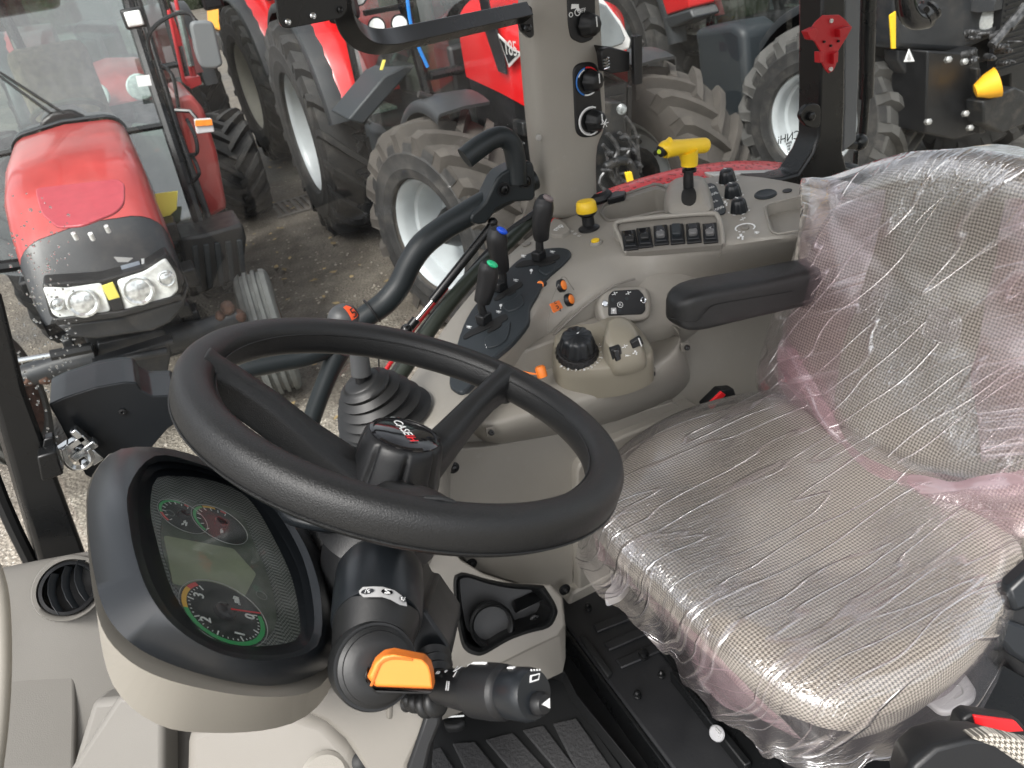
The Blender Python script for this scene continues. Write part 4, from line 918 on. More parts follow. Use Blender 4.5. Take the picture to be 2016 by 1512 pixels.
_q = [on(offp(TP, h), *q) for q, h in (((1234, 498), .001), ((1421, 482), .001), ((1412, 428), .023), ((1396, 422), .026), ((1310, 428), .027), ((1226, 437), .025), ((1213, 448), .021))]
MB().prism(_q, (0, .006, -.012)).obj("switch_bank", taupe_d, sb)
lip("tray_lip", [(1504, 408), (1518, 400), (1572, 387), (1645, 382), (1650, 443), (1600, 449), (1530, 461), (1517, 454)], .002, taupe)
# rocker switches
SWn = (_q[1]-_q[0]).cross(_q[3]-_q[0]).normalized(); SWn = SWn if SWn.z > 0 else -SWn
SW = (tuple(_q[0]+SWn*.004), tuple(SWn))
swx, swy = V((1, .0, .12)), V((0, 1, .3))
for i, (x, y) in enumerate(((1240, 471), (1269, 466), (1300, 461), (1332, 459), (1364, 457), (1397, 457))):
    tl = -3 if i < 2 else 0
    o_ = panel("rocker_switch", SW, [(x-14+tl, y-17), (x+13+tl, y-20), (x+17, y+18), (x-12, y+21)], .02, black, con, bevel=.0015)
    l_ = panel("rocker_frame", SW, [(x-11+tl, y-14), (x+10+tl, y-16), (x+13, y+14), (x-9, y+16)], .006, satin, o_, bevel=.0015, lift=.003)
    hi = [(x-9+tl, y-12), (x+8+tl, y-14), (x+10, y+2), (x-8, y+4)]; lo = [(x-8, y+1), (x+10, y-1), (x+10, y+9), (x-7, y+11)]
    if i == 3: panel("blank_cap", SW, [(x-9, y-12), (x+9, y-13), (x+10, y+8), (x-8, y+9)], .012, dgrey, o_, bevel=.003, lift=.011)
    else:
        panel("rocker", SW, hi, .008, gloss, o_, bevel=.002, lift=.007); panel("rocker_tip", SW, lo, .012, greyrub if i not in (2, 4, 5) else mat("pale switch insert", (.12, .12, .12), .35), o_, bevel=.003, lift=.011)
        q = on(offp(SW, .0085), x-1, y-5)
        text({0: "o|", 1: "^o", 2: "(o)", 4: "-o-", 5: "-oT"}[i], q, swx, swy, px(q, 12), greym, o_, name="switch_symbol")
# lever plate with slots
lp = panel("lever_plate", offp(TP, .006), [(884, 752), (893, 700), (912, 640), (935, 600), (975, 556), (1015, 515), (1050, 494), (1090, 487), (1116, 489), (1123, 500), (1108, 518), (1074, 548), (1058, 578), (1042, 606), (1040, 632), (1012, 668), (985, 692), (958, 715), (935, 748), (912, 770), (896, 768)], .012, dgrey, con, bevel=.003, smooth=3)
for pts in ([(1014, 524), (1030, 513), (1062, 510), (1096, 501), (1102, 504), (1096, 511), (1066, 519), (1030, 524)], [(972, 588), (990, 574), (1020, 556), (1028, 556), (1026, 564), (1000, 578), (982, 590)], [(912, 662), (926, 650), (960, 634), (990, 619), (998, 620), (996, 630), (962, 646), (930, 660), (915, 667)],
            [(1060, 518), (1082, 514), (1094, 515), (1082, 520), (1062, 524)], [(988, 582), (1008, 572), (1016, 573), (1004, 580)], [(960, 650), (980, 636), (988, 638), (976, 648), (962, 654)]):
    panel("lever_slot", offp(TP, .0075), pts, .002, hole_shade, lp, bevel=0, smooth=3)
for pts in ([(955, 664), (990, 648), (1004, 632), (996, 668), (962, 684)], [(988, 598), (1010, 588), (1024, 576), (1030, 598), (1000, 612)], [(1060, 530), (1084, 524), (1096, 524), (1076, 540)]):
    panel("lever_guide", offp(TP, .009), pts, .006, dgrey, lp, bevel=.003, smooth=3)
glyphs = {"lock": [(-5, -4), (5, -4), (5, 5), (-5, 5)], }
def glyph(pl, x, y, s, m, par, kind="bolt"):
    """small pictogram strokes around a photo point"""
    P = []
    if kind == "cyl": sh = [[(-6, -2), (2, -2), (2, 2), (-6, 2)], [(2, -.6), (8, -.6), (8, .6), (2, .6)], [(-8, -4), (-7, -4), (-7, 4), (-8, 4)], [(-4, 4), (5, 4), (5, 5.2), (-4, 5.2)]]
    elif kind == "lock": sh = [[(-4, -1), (4, -3), (5, 4), (-3, 6)], [(-3, -6), (2, -7), (2, -4), (-3, -3)]]
    elif kind == "knob": sh = [[(-3, -6), (3, -7), (5, -2), (1, 2), (-3, 1), (-5, -2)], [(-1, 3), (1, 3), (0, 8), (-2, 8)]]
    elif kind == "plough": sh = [[(-9, 3), (-2, 1), (-2, 3), (-9, 5)], [(-3, -6), (-1, -6), (3, 4), (1, 5)], [(2, -3), (9, -5), (9, -3), (3, -1)]]
    elif kind == "trac": sh = [[(-8, 1), (-2, 0), (-2, 4), (-8, 5)], [(-3, -6), (4, -7), (4, -1), (-2, 0)], [(4, -1), (8, -2), (8, 1), (3, 2)], [(2, 3), (7, 2), (7, 7), (3, 8)]]
    else: sh = [[(-5, -4), (5, -4), (5, -3), (-5, -3)], [(-5, 0), (5, 0), (5, 1), (-5, 1)], [(-5, 4), (3, 4), (3, 5), (-5, 5)]]
    mb = MB()
    for poly in sh:
        Q = ons(pl, [(x+a*s, y+b*s) for a, b in poly]); n = normal_of(pl, Q); mb.prism([p+n*.0004 for p in Q], -n*.0006)
    return mb.obj("symbol", m, par)
lpp = offp(TP, .0066)
for x, y, k in ((1046, 534, "knob"), (1031, 503, "cyl"), (1066, 499, "cyl"), (1088, 495, "cyl"), (1020, 589, "lock"), (986, 603, "knob"), (990, 562, "cyl"), (1016, 551, "cyl"), (958, 680, "knob"), (991, 666, "lock"), (924, 643, "cyl"), (958, 624, "cyl"), (982, 613, "cyl")):
    glyph(lpp, x, y, .62, whitem, lp, k)
# levers
LEV = [("grey top hydraulic lever, tallest and nearest the post", 1064, 516, [(1063, 500), (1062, 478), (1064, 462)], [(1066, 470, 15), (1065, 455, 17), (1066, 435, 18.5), (1070, 412, 20), (1071, 396, 17), (1070, 387, 10)], greym, (1080, 394)),
       ("hydraulic lever with a blue button behind the green one", 988, 576, [(990, 560), (990, 545), (988, 530)], [(988, 532, 15), (985, 515, 17), (980, 492, 19), (978, 470, 20), (977, 457, 16), (976, 449, 9)], blueb, (989, 458)),
       ("hydraulic lever with a green button", 957, 641, [(953, 622), (948, 606), (948, 594)], [(949, 594, 16), (953, 580, 18), (958, 560, 19.5), (961, 540, 20), (960, 524, 17), (960, 515, 10)], greenb, (970, 524))]
for l, fx, fy, sh, gp, bm, bq in LEV:
    F0 = on(TP, fx, fy)+TPn*.008; yy = F0.y
    o_ = thing("hydraulic_lever", l.replace("grey top", "black"), "lever", tuple(F0), 0, "hydraulic levers on the console")
    o_['label'] = {"g": "black hydraulic lever with a grey button, nearest the taupe post", "h": l}[l[0]] if l[0] in "gh" else l
    if bm is blueb: o_['label'] = "black hydraulic lever with a blue button, in the middle of three"
    if bm is greenb: o_['label'] = "black hydraulic lever with a green button, nearest the steering wheel"
    MB().box(F0+TPn*.008, (.026, .02, .02), ax=(V((.9, .4, 0)).normalized(), V((-.4, .9, 0)).normalized(), V((0, 0, 1)))).obj("lever_foot", black, o_, bevel=.003)
    pts = [F0+TPn*.01]+[on(('y', yy), *q) for q in sh]
    MB().tube(pts, [px(F0, 9), px(F0, 8.5), px(F0, 8), px(F0, 8)], 10, per=3).obj("lever_shaft", black, o_)
    gpts = [on(('y', yy-.01*i/5), q[0], q[1]) for i, q in enumerate(gp)]
    gr = MB().tube(gpts, [px(F0, q[2]) for q in gp], 18, per=4, sq=.95).obj("lever_grip", gripm, o_)
    P = on(('y', yy-.012), *bq); tw = (CO-P).normalized(); P += tw*px(F0, 14)
    P0 = on(('y', yy-.01), *bq)
    MB().sphere(P0+tw*px(P0, 10)+V((0, 0, .004)), px(P0, 11), 8, ax=frame_of(V((.5, -.3, .8))), sz=(.8, 1.1, .55)).obj("lever_button", mat("grey button", (.16, .13, .13), .4) if bm is greym else bm, o_)

# face with orange buttons
Bq = (tuple(on(TP, 1078, 560)), (-.5, -.75, .62))
SLn = (on(TP, 1050, 615)-on(('y', 1.125), 1085, 655)).cross(on(TP, 1112, 527)-on(TP, 1050, 615)).normalized()
if SLn.dot(CO-TPp) < 0: SLn = -SLn
SL = (tuple(on(TP, 1060, 600)*.5+on(('y', 1.125), 1150, 590)*.5+SLn*.004), tuple(SLn))
def cap_button(x, y, r, pl, m, par, name="push_button"):
    P = on(pl, x, y); n = normal_of(pl, [P]); r = px(P, r)
    b_ = MB().lathe([(r*1.35, -.006), (r*1.4, .001), (r*1.25, .003), (r*1.0, .003), (.001, .003)], P, n, 20).obj(name, black, par)
    MB().lathe([(r, .002), (r*.98, .0045), (r*.7, .006), (.001, .0065)], P, n, 20).obj("button_cap", m, b_)
cap_button(1107, 562, 9.5, SL, orange, con); cap_button(1122, 590, 9.5, SL, orange, con)
cap_button(1065, 561, 8, (tuple(on(TP, 1065, 561)+SLn*.002), (-.8, -.5, .45)), orange, con)
ol = panel("orange_label", offp(SL, .0015), [(1083, 598), (1101, 591), (1109, 606), (1091, 616)], .002, orangeink, con, bevel=0, rnd=2)
for (a, t_) in (((1093, 597), "<"), ((1096, 604), "o"), ((1102, 610), "v")): text(t_, on(offp(SL, .0022), *a), V((.6, 0, .3)), V((-.2, .3, 1)), .013, blackink, ol)
lip("seam", [(1106, 545), (1113, 546), (1145, 592), (1080, 658), (1078, 640), (1086, 590)], .0006, taupe_d, SL, .0, rnd=8)
P = on(offp(SL, .004), 1196, 537); MB().lathe([(.013, -.01), (.014, .002), (.010, .003), (.009, -.004), (.004, -.003), (.001, -.003)], P, SLn, 18).obj("trim_screw", black, con)
mb = MB(); mb.tube(smooth_open([on(("y", 1.118), *q) for q in ((1010, 748), (1050, 706), (1090, 660), (1135, 618), (1180, 582), (1215, 560), (1250, 549))], 4), .0022, 6); mb.obj("panel_gap", taupe_d, con)
# swelling dome with black switch plate
DC = on(('y', 1.165), 1288, 606)
mb = MB(); mb.sphere(DC, 1, 14, sz=(.150, .085, .098)); mb.obj("console_dome", taupe, con)
mb = MB(); mb.sphere(on(('y', 1.21), 1165, 650), 1, 14, ax=(V((.86, 0, .5)), V((0, 1, 0)), V((-.5, 0, .86))), sz=(.155, .09, .055)); mb.obj("console_shoulder", taupe, con)
PL = (tuple(on(('y', 1.095), 1233, 597)), (-.12, -.8, .6))
panel("plate_surround", PL, [(1178, 600), (1184, 576), (1200, 566), (1262, 563), (1278, 572), (1284, 600), (1280, 622), (1262, 630), (1200, 634), (1184, 626)], .035, taupe, con, bevel=.008, seg=3, smooth=3)
sp = panel("switch_plate", PL, [(1197, 622), (1198, 582), (1206, 573), (1256, 570), (1267, 582), (1270, 611), (1263, 619)], .008, black, con, bevel=.0015, lift=.004, rnd=4)
pl_ = offp(PL, .0048)
glyph(pl_, 1210, 578, .6, whitem, sp, "plough"); glyph(pl_, 1237, 577, .6, whitem, sp, "plough")
for q in ((1206, 590), (1234, 588), (1220, 611)):
    P = on(pl_, *q); MB().lathe([(px(P, 3.5), 0), (px(P, 3.5), .0006)], P, normal_of(PL, [P]), 14).obj("marking", dgrey, sp)
P = on(pl_, 1221, 600); n_ = normal_of(PL, [P]); a, b, _ = frame_of(n_)
MB().tube([P+(a*math.cos(t)+b*math.sin(t))*px(P, 5.5) for t in [2*math.pi*k/20 for k in range(21)]], .0005, 5).obj("marking", whitem, sp)
text("K", P+n_*.0004, V((1, 0, .0)), V((0, .6, .8)), px(P, 8), whitem, sp)
panel("symbol_tile", pl_, [(1203, 606), (1213, 606), (1214, 618), (1203, 618)], .0006, greym, sp, bevel=0); glyph(offp(PL, .0055), 1208, 612, .5, whitem, sp, "knob")
for q in ((1191, 598), (1267, 591)):
    P = on(offp(PL, .003), *q); MB().lathe([(.006, -.003), (.006, .001), (.0048, .002), (.0045, .0), (.001, .0)], P, n_, 16).obj("plate_screw", chrome, sp)
# shelf that carries the hitch control pod
rows = [ons(('y', 1.15), [(975, 760), (1030, 722), (1095, 682), (1160, 655), (1240, 645), (1310, 645), (1352, 640)]),
        ons(('y', 1.07), [(958, 800), (1020, 770), (1085, 745), (1155, 722), (1240, 700), (1310, 675), (1355, 650)]),
        ons(('y', 1.01), [(947, 838), (1010, 816), (1078, 800), (1152, 780), (1234, 750), (1305, 711), (1354, 662)]),
        ons(('y', 1.008), [(949, 850), (1012, 828), (1080, 812), (1156, 792), (1240, 762), (1310, 722), (1358, 672)]),
        ons(('y', 1.012), [(956, 868), (1018, 852), (1084, 836), (1162, 815), (1246, 786), (1316, 742), (1363, 690)]),
        ons(('y', 1.06), [(962, 880), (1022, 868), (1090, 858), (1168, 842), (1252, 818), (1326, 782), (1375, 735)]),
        ons(('y', 1.16), [(950, 890), (1020, 880), (1090, 872), (1170, 860), (1256, 838), (1330, 802), (1380, 750)])]
rows = [[r[0]+V((-.015, .10, -.0))]+r+[r[-1]+V((.02, .10, -.01))] for r in rows]
mb = MB(); mb.grid(rows); shf = mb.obj("control_shelf", taupe, con, sub=2)
for q in ((966, 851), (1062, 815), (1283, 735), (1351, 684)):
    P = on(('y', 1.003), *q); fr_ = panel("screw_recess", ('y', 1.004), [(q[0]-9, q[1]-8), (q[0]+8, q[1]-11), (q[0]+9, q[1]+6), (q[0]-8, q[1]+9)], .004, taupe_d, shf, bevel=.001)
    MB().lathe([(.0052, 0), (.005, .004), (.003, .005), (.001, .003)], P+V((0, -.001, 0)), (0, -1, .3), 14).obj("trim_screw", black, fr_)
KP = (tuple(on(('y', 1.035), 1140, 700)), (-.08, -.32, 1))
pod_o = [(1090, 694), (1090, 678), (1100, 667), (1130, 655), (1170, 652), (1196, 640), (1232, 640), (1256, 658), (1280, 690), (1286, 712), (1262, 728), (1226, 740), (1180, 746), (1130, 745), (1102, 736), (1092, 716)]
so_ = [tuple(p.xy) for p in smooth_closed([V((*p, 0)) for p in pod_o], 3)]
r0 = ons(offp(KP, -.022), so_); cen = sum(r0, V())/len(r0); nK = normal_of(KP, [cen])
r1 = [p+(cen-p)*.03+nK*.020 for p in r0]; r2 = [p+(cen-p)*.07+nK*.024 for p in r0]; rb_ = [p-(cen-p)*.05-nK*.05 for p in r0]
mb = MB(); mb.loft([rb_, r0, r1, r2]); pod = mb.obj("hitch_pod", taupe_g, con, sharp=60)
hump = [[(1184, 706), (1182, 682), (1196, 650), (1240, 640), (1262, 668), (1274, 700), (1268, 726), (1230, 738), (1204, 736)],
        [(1188, 700), (1187, 676), (1197, 645), (1236, 640), (1258, 664), (1271, 696), (1266, 712), (1230, 722), (1206, 722)],
        [(1192, 672), (1192, 655), (1199, 632), (1232, 628), (1252, 645), (1260, 668), (1254, 678), (1226, 684), (1206, 686)],
        [(1198, 655), (1198, 645), (1203, 630), (1228, 626), (1243, 640), (1246, 656), (1240, 662), (1222, 664), (1208, 664)]]
rr_ = [ons(offp(KP, h), [tuple(p.xy) for p in smooth_closed([V((*p, 0)) for p in q], 3)]) for q, h in zip(hump, (-.015, .012, .040, .046))]
mb = MB(); mb.loft(rr_); hu = mb.obj("pod_hump", taupe_g, pod, sharp=50)
# big fluted knob
P = on(offp(KP, -.001), 1136, 697); kr = px(P, 38)
def flute(t, r, h): return 1+.045*math.cos(t*12) if 0 < r else 1
kb = MB().lathe([(kr*1.10, 0), (kr*1.12, .006), (kr*1.04, .012), (kr*.96, .013), (kr*.97, .018)], P, nK, 96, mod=lambda t, r, h: 1+.02*math.cos(t*24)).obj("depth_knob", gripm, pod)
MB().lathe([(kr*.93, .012), (kr*.86, .032), (kr*.78, .042), (kr*.66, .047), (.001, .050)], P, nK, 96, mod=flute).obj("knob_cap", satin, kb, sharp=60)
MB().box(P+nK*.050+V((.006, .006, 0)), (.012, .003, .002), ax=(V((.75, .6, .0)).normalized(), V((-.6, .75, 0)).normalized(), nK)).obj("pointer", whitem, kb)
for k, ch in enumerate("9.8.7.6.5.4.3.2.1."):
    t = R_(200+k*9.2); a, b, _ = frame_of(nK, up=V((0, 1, 0))); q = P+(V((1, 0, 0))*math.cos(t)+V((0, 1, 0))*math.sin(t))*kr*1.30; q = q-nK*((q-P).dot(nK))+nK*.0045
    rad_ = (q-P).normalized(); text("-" if ch == "." else ch, q, rad_.cross(nK)*-1, rad_*-1, .008, whitem, pod)
_a, _b, _c = on(offp(KP, -.006), 1206, 728), on(offp(KP, -.006), 1262, 716), on(offp(KP, .030), 1228, 688)
_n = (_b-_a).cross(_c-_a).normalized(); _n = _n if _n.dot(CO-_a) > 0 else -_n
sw_ = offp((tuple(_c+_n*.010), tuple(_n)), .0)
rs = panel("rocker_switch", sw_, [(1202, 690), (1222, 683), (1228, 708), (1208, 717)], .012, black, hu, bevel=.002); panel("rocker", sw_, [(1206, 689), (1218, 685), (1223, 706), (1211, 712)], .008, gloss, rs, bevel=.003, lift=.004)
panel("thumb_wheel", sw_, [(1242, 676), (1262, 664), (1268, 678), (1246, 688)], .01, black, hu, bevel=.002); panel("marking", sw_, [(1256, 666), (1258, 665), (1264, 681), (1262, 682)], .001, whitem, hu, bevel=0, lift=.001)
glyph(offp(sw_, .002), 1230, 682, .6, whitem, hu, "plough"); glyph(offp(sw_, .002), 1236, 700, .6, whitem, hu, "cyl"); glyph(offp(sw_, .002), 1250, 694, .6, whitem, hu, "trac")
# orange stop pull
og = thing("orange_pull", "small orange pull cap on an orange cord beside the hitch knob", "pull cap", tuple(on(('y', 1.05), 1068, 732)))
P = on(('y', 1.04), 1068, 742); MB().lathe([(px(P, 10), 0), (px(P, 10.5), .002), (px(P, 10.5), .017), (px(P, 8), .020), (.001, .020)], P, V((0, .35, 1)), 18).obj("cap", orange, og)
MB().tube([P+V((0, 0, .006)), on(('y', 1.045), 1050, 736), on(('y', 1.06), 1020, 730)], .0018, 6).obj("cord", orange, og)

# yellow plunger, small yellow button, thumb tab
py = thing("yellow_plunger", "yellow mushroom shaped pull knob on a black sleeve at the post foot", "pull knob", tuple(on(TP, 1160, 448)))
P = on(TP, 1160, 450); MB().lathe([(px(P, 21), -.01), (px(P, 21), .003), (px(P, 17), .006), (px(P, 12), .008), (px(P, 12), .026), (px(P, 16), .03), (px(P, 18.5), .032), (px(P, 18.5), .036), (px(P, 15), .038), (.001, .038)], P, V((0, .1, 1)), 24).obj("sleeve", black, py)
MB().lathe([(px(P, 19.5), .036), (px(P, 21), .040), (px(P, 19), .056), (px(P, 16), .060), (.001, .061)], P, V((0, .1, 1)), 28, mod=lambda t, r, h: 1+.015*math.cos(t*10)).obj("cap", yellow, py)
yb = on(TP, 1173, 479); MB().lathe([(px(yb, 14), -.004), (px(yb, 13), .004), (px(yb, 10), .006), (px(yb, 9), .004)], yb, TPn, 22).obj("button_surround", taupe, con)
MB().lathe([(px(yb, 8.5), .002), (px(yb, 8), .008), (.001, .009)], yb, TPn, 20).obj("yellow_button", yellow, con)
mb = MB(); mb.prism(ons(offp(TP, .008), round_poly([(1090, 428), (1105, 432), (1124, 452), (1108, 462), (1084, 462), (1078, 450)], 6)), -TPn*.02); tb = mb.obj("raised_tab", taupe, con, bevel=.004, seg=3)
text("mp", on(offp(TP, .009), 1098, 448), V((1, .5, .12)), V((-.5, 1, 0)), .022, whitem, tb)
for q in ((1125, 455), (1132, 460), (1140, 464)): text(":::", on(offp(TP, .003), *q), V((1, .2, .12)), V((-.2, 1, 0)), .012, whitem, con)
P = on(TP, 1036, 481); MB().lathe([(px(P, 9), 0), (px(P, 9), .002), (.001, .002)], P, TPn, 16).obj("plug", taupe_d, con)
# yellow T-handle lever and its turret
th = thing("yellow_lever", "tall black lever with a yellow T shaped handle rising from the console", "lever", tuple(on(TP, 1357, 402)))
tu = MB(); rt = [ons(offp(TP, h), [tuple(p.xy) for p in smooth_closed([V((*p, 0)) for p in q], 3)]) for q, h in (([(1308, 420), (1311, 374), (1330, 352), (1374, 346), (1394, 362), (1408, 416), (1384, 426), (1330, 428)], -.005), ([(1314, 414), (1316, 372), (1334, 354), (1374, 350), (1390, 362), (1401, 408), (1378, 418), (1332, 420)], .026), ([(1322, 404), (1324, 376), (1338, 362), (1370, 358), (1384, 370), (1392, 398), (1372, 406), (1340, 408)], .034))]
tu.loft(rt); tur = tu.obj("lever_turret", taupe, con, sharp=60)
panel("turret_slot", offp(TP, .0355), [(1343, 398), (1342, 380), (1350, 368), (1362, 366), (1370, 378), (1369, 396), (1358, 404)], .004, hole_shade, tur, bevel=0, smooth=3)
bY = on(TP, 1357, 400).y
MB().tube([on(('y', bY), *q) for q in ((1357, 404), (1356, 384), (1355, 350), (1356, 330), (1357, 322))], [px(V((1, bY, 1.9)), k) for k in (9, 11, 10, 8, 9)], 14).obj("lever_shaft", black, th)
P = on(('y', bY), 1357, 334); MB().lathe([(px(P, 14), -.004), (px(P, 14), .002), (px(P, 10), .004)], P, (0, 0, 1), 18).obj("collar", black, th)
hd = MB(); hd.tube([on(('y', bY), *q) for q in ((1305, 296), (1310, 294), (1340, 290), (1376, 287), (1389, 286), (1394, 286))], [px(P, k) for k in (12, 17, 15, 15, 14, 8)], 16, per=3); hd.tube([on(('y', bY), *q) for q in ((1357, 326), (1357, 314), (1354, 296))], [px(P, 16), px(P, 17), px(P, 20)], 16, per=3)
hd.tube([on(('y', bY), *q) for q in ((1308, 292), (1318, 280), (1330, 290))], [px(P, 10), px(P, 10), px(P, 4)], 10); hd.obj("t_handle", yellow, th)
q = on(('y', bY), 1303, 297); MB().lathe([(px(P, 11), -.004), (px(P, 11), .004), (px(P, 6), .006), (.001, .007)], q, V((-1, -.1, 0)), 16).obj("end_button", black, th)
MB().lathe([(px(P, 5), .005), (px(P, 4), .009), (.001, .0095)], q, V((-1, -.1, 0)), 12).obj("button_dot", mat("lime dot", (.6, .75, .05), .4), th)
# shift label, three knobs, dial, cap
sl_ = panel("shift_label", offp(TP, .004), [(1386, 366), (1397, 359), (1409, 363), (1430, 412), (1425, 420), (1411, 422), (1404, 415)], .004, dgrey, con, bevel=.001, rnd=4)
for (a, s_) in (((1398, 370), "540"), ((1402, 383), "540E"), ((1408, 396), "N"), ((1414, 411), "1000")): text(s_, on(offp(TP, .0045), *a), V((1, -.08, .12)), V((.08, 1, 0)), .0135, whitem, sl_)
for q in ((1432, 357), (1443, 386), (1455, 416)):
    P = on(TP, *q); r = px(P, 15.5)
    a, b, _ = frame_of(TPn, up=V((0, 1, 0)))
    kn = thing("rotary_knob", {1432: "black rotary knob furthest from the seat in a row of three", 1443: "middle black rotary knob of a row of three on the console", 1455: "black rotary knob closest to the armrest in a row of three"}[q[0]], "knob", tuple(P), 0, "rotary knobs on the console")
    MB().lathe([(r*1.05, 0), (r*1.05, .004), (r*.92, .016), (r*.8, .024), (r*.6, .027), (.001, .028)], P, TPn, 60, mod=lambda t, r_, h: 1+.05*math.cos(t*9)).obj("knob_body", gloss if False else satin, kn, sharp=60)
    MB().box(P+TPn*.028+V((0, .004, 0)), (.002, .008, .001)).obj("pointer", whitem, kn)
    for k in range(9):
        t = R_(150+k*26); c = P+(a*math.cos(t)+b*math.sin(t))*r*1.28+TPn*.0016; MB().box(c, (.005, .0022, .0006), ax=(TPn.cross(c-P).normalized(), (c-P).normalized(), TPn)).obj("dial_mark", whitem, kn) if k % 2 == 0 else None
P = on(TP, 1467, 450); a, b, _ = frame_of(TPn, up=V((0, 1, 0))); r = px(P, 18)
MB().lathe([(px(P, 8), 0), (px(P, 8), .003), (px(P, 6), .004), (.001, .004)], P, TPn, 20).obj("dial_centre", taupe_d, con)
for k in range(11):
    t = R_(-60+k*28); c = P+(a*math.cos(t)+b*math.sin(t))*r+TPn*.0018
    MB().box(c, (.0085 if k < 8 else .004, .0028, .0006), ax=(TPn.cross(c-P).normalized(), (c-P).normalized(), TPn)).obj("dial_mark", whitem, con)
glyph(offp(TP, .002), 1458, 466, .8, whitem, con, "trac"); glyph(offp(TP, .002), 1490, 457, .6, whitem, con, "cyl"); glyph(offp(TP, .002), 1462, 431, .6, whitem, con, "plough"); glyph(offp(TP, .002), 1427, 400, .7, whitem, con, "trac")
P = on(TP, 1507, 384); MB().lathe([(px(P, 21), -.002), (px(P, 21), .003), (px(P, 18), .005), (px(P, 16), .0035), (px(P, 9), .0032), (.001, .002)], P, TPn, 28).obj("round_cap", dgrey, con)
P = on(TP, 1550, 376); MB().lathe([(px(P, 9), 0), (px(P, 9), .0015), (.001, .0015)], P, TPn, 16).obj("plug", black, con)
panel("black_box", offp(TP, .014), [(1192, 384), (1210, 376), (1232, 375), (1228, 384), (1196, 392)], .014, black, con, bevel=.002)
# cab sill rubber behind the console
mb = MB(); mb.tube(smooth_open([on(TP, 1072, 430)+V((0, .02, .01)), on(('y', 1.45), 1008, 470), on(('y', 1.42), 930, 545), on(('y', 1.38), 860, 630), on(('y', 1.34), 800, 720), on(('y', 1.3), 745, 800), on(('y', 1.26), 690, 890)], 5), .016, 10)
mb.obj("door_seal", mat("green black seal rubber", (.022, .028, .022), .35), cab)
mb = MB(); mb.tube(smooth_open([on(('y', 1.47), 1052, 420), on(('y', 1.46), 985, 470), on(('y', 1.43), 900, 565), on(('y', 1.39), 830, 650), on(('y', 1.35), 770, 740), on(('y', 1.3), 700, 850)], 5), .007, 8)
mb.obj("sill_edge", black, cab)
mb = MB(); mb.tube(smooth_open([on(('y', 1.49), 880, 566), on(('y', 1.47), 820, 640), on(('y', 1.43), 762, 725), on(('y', 1.4), 700, 820)], 4), .005, 8); mb.obj("red_sill", redp, cab)
mb = MB(); mb.tube(smooth_open([on(TP, 1060, 436)+V((0, .0, .012)), on(TP, 1085, 420)+V((0, 0, .012)), on(TP, 1180, 402)+V((0, 0, .012)), on(TP, 1196, 392)+V((0, 0, .012))], 4), .013, 8); mb.obj("post_foot_seal", black, cab)
# ------------------------------------------------------------------ posts and glass
PY = 1.43
rws = [(-70, 1018, 1180), (60, 1024, 1183), (130, 1029, 1188), (200, 1034, 1192), (245, 1038, 1193), (272, 1041, 1188), (292, 1043, 1174), (340, 1049, 1172), (405, 1058, 1174), (440, 1060, 1176)]
rings = []
for y, a, b in rws:
    A, B_ = on(('y', PY), a+20, y), on(('y', PY), b+9, y-8); w_ = (B_-A); d = V((0, 1, 0))
    sec = [(0, .09), (0, .03), (.03, .008), (.09, 0), (.3, -.004), (.7, -.004), (.91, 0), (.97, .008), (1, .03), (1, .09)]
    rings.append([A+w_*u+d*v for u, v in sec])
mb = MB(); mb.loft(rings); post = mb.obj("post_trim", taupe, cab, sub=1)
FP = ('y', PY-.006)
pp = panel("knob_panel", FP, [(1116, -40), (1172, -40), (1173, 60), (1168, 78), (1146, 86), (1124, 76), (1119, 50)], .02, black, post, bevel=.002, rnd=8)
l_ = panel("tractor_symbol", FP, [(1125, 8), (1139, 8), (1140, 22), (1136, 22), (1134, 16), (1124, 18)], .001, whitem, pp, bevel=0, lift=.0008)
for q in ((1124, 29, 4), (1137, 24, 6)):
    P = on(offp((tuple(V((0, PY-.006, 2))), (0, -1, 0)), .001), q[0], q[1]); r = px(P, q[2])
    MB().tube([P+V((math.cos(t)*r, 0, math.sin(t)*r)) for t in [2*math.pi*k/16 for k in range(17)]], .0009, 5).obj("symbol", whitem, pp)
text("OFF", on(('y', PY-.0072), 1145, 21), V((1, 0, -.06)), V((0, 0, 1)), .011, whitem, pp)
pill = panel("climate_panel", FP, [tuple(q) for q in round_poly([(1127, 125), (1178, 120), (1190, 266), (1134, 274)], 27, 8)], .02, black, post, bevel=.003, lift=.001)
def pillar_knob(x, y, r, label, mk):
    P = on(('y', PY-.008), x, y); r = px(P, r)
    o_ = thing("climate_knob", label, "knob", tuple(P), 0, "climate knobs on the post")
    kc = P+V((.006, 0, 0)); ax = V((.28, -1, -.02))
    MB().lathe([(r, 0), (r*.98, .006), (r*.8, .022), (r*.62, .026), (.001, .027)], kc, ax, 60, mod=lambda t, r_, h: 1+.04*math.cos(t*8)).obj("knob_body", black, o_, sharp=60)
    a, b, _ = frame_of(ax)
    MB().box(kc+ax.normalized()*.027+V((.0, 0, .006)), (.0022, .002, .018), ax=(V((1, .28, 0)).normalized(), ax.normalized(), V((0, 0, 1)))).obj("pointer", whitem, o_)
    def arc(a0, a1, m, rr=1.22):
        MB().tube([P+V((math.cos(t)*r*rr, -.002, math.sin(t)*r*rr)) for t in [R_(a0+(a1-a0)*k/14) for k in range(15)]], .0018, 5).obj("dial_arc", m, o_)
    return o_, arc, P, r
pk = pillar_knob(1150, 50, 23, "large black rotary knob on the upper post panel under the tractor symbol", 0)
o_, arc, P, r = pillar_knob(1156, 160, 21, "black temperature knob with a blue and red ring on the post", 0)
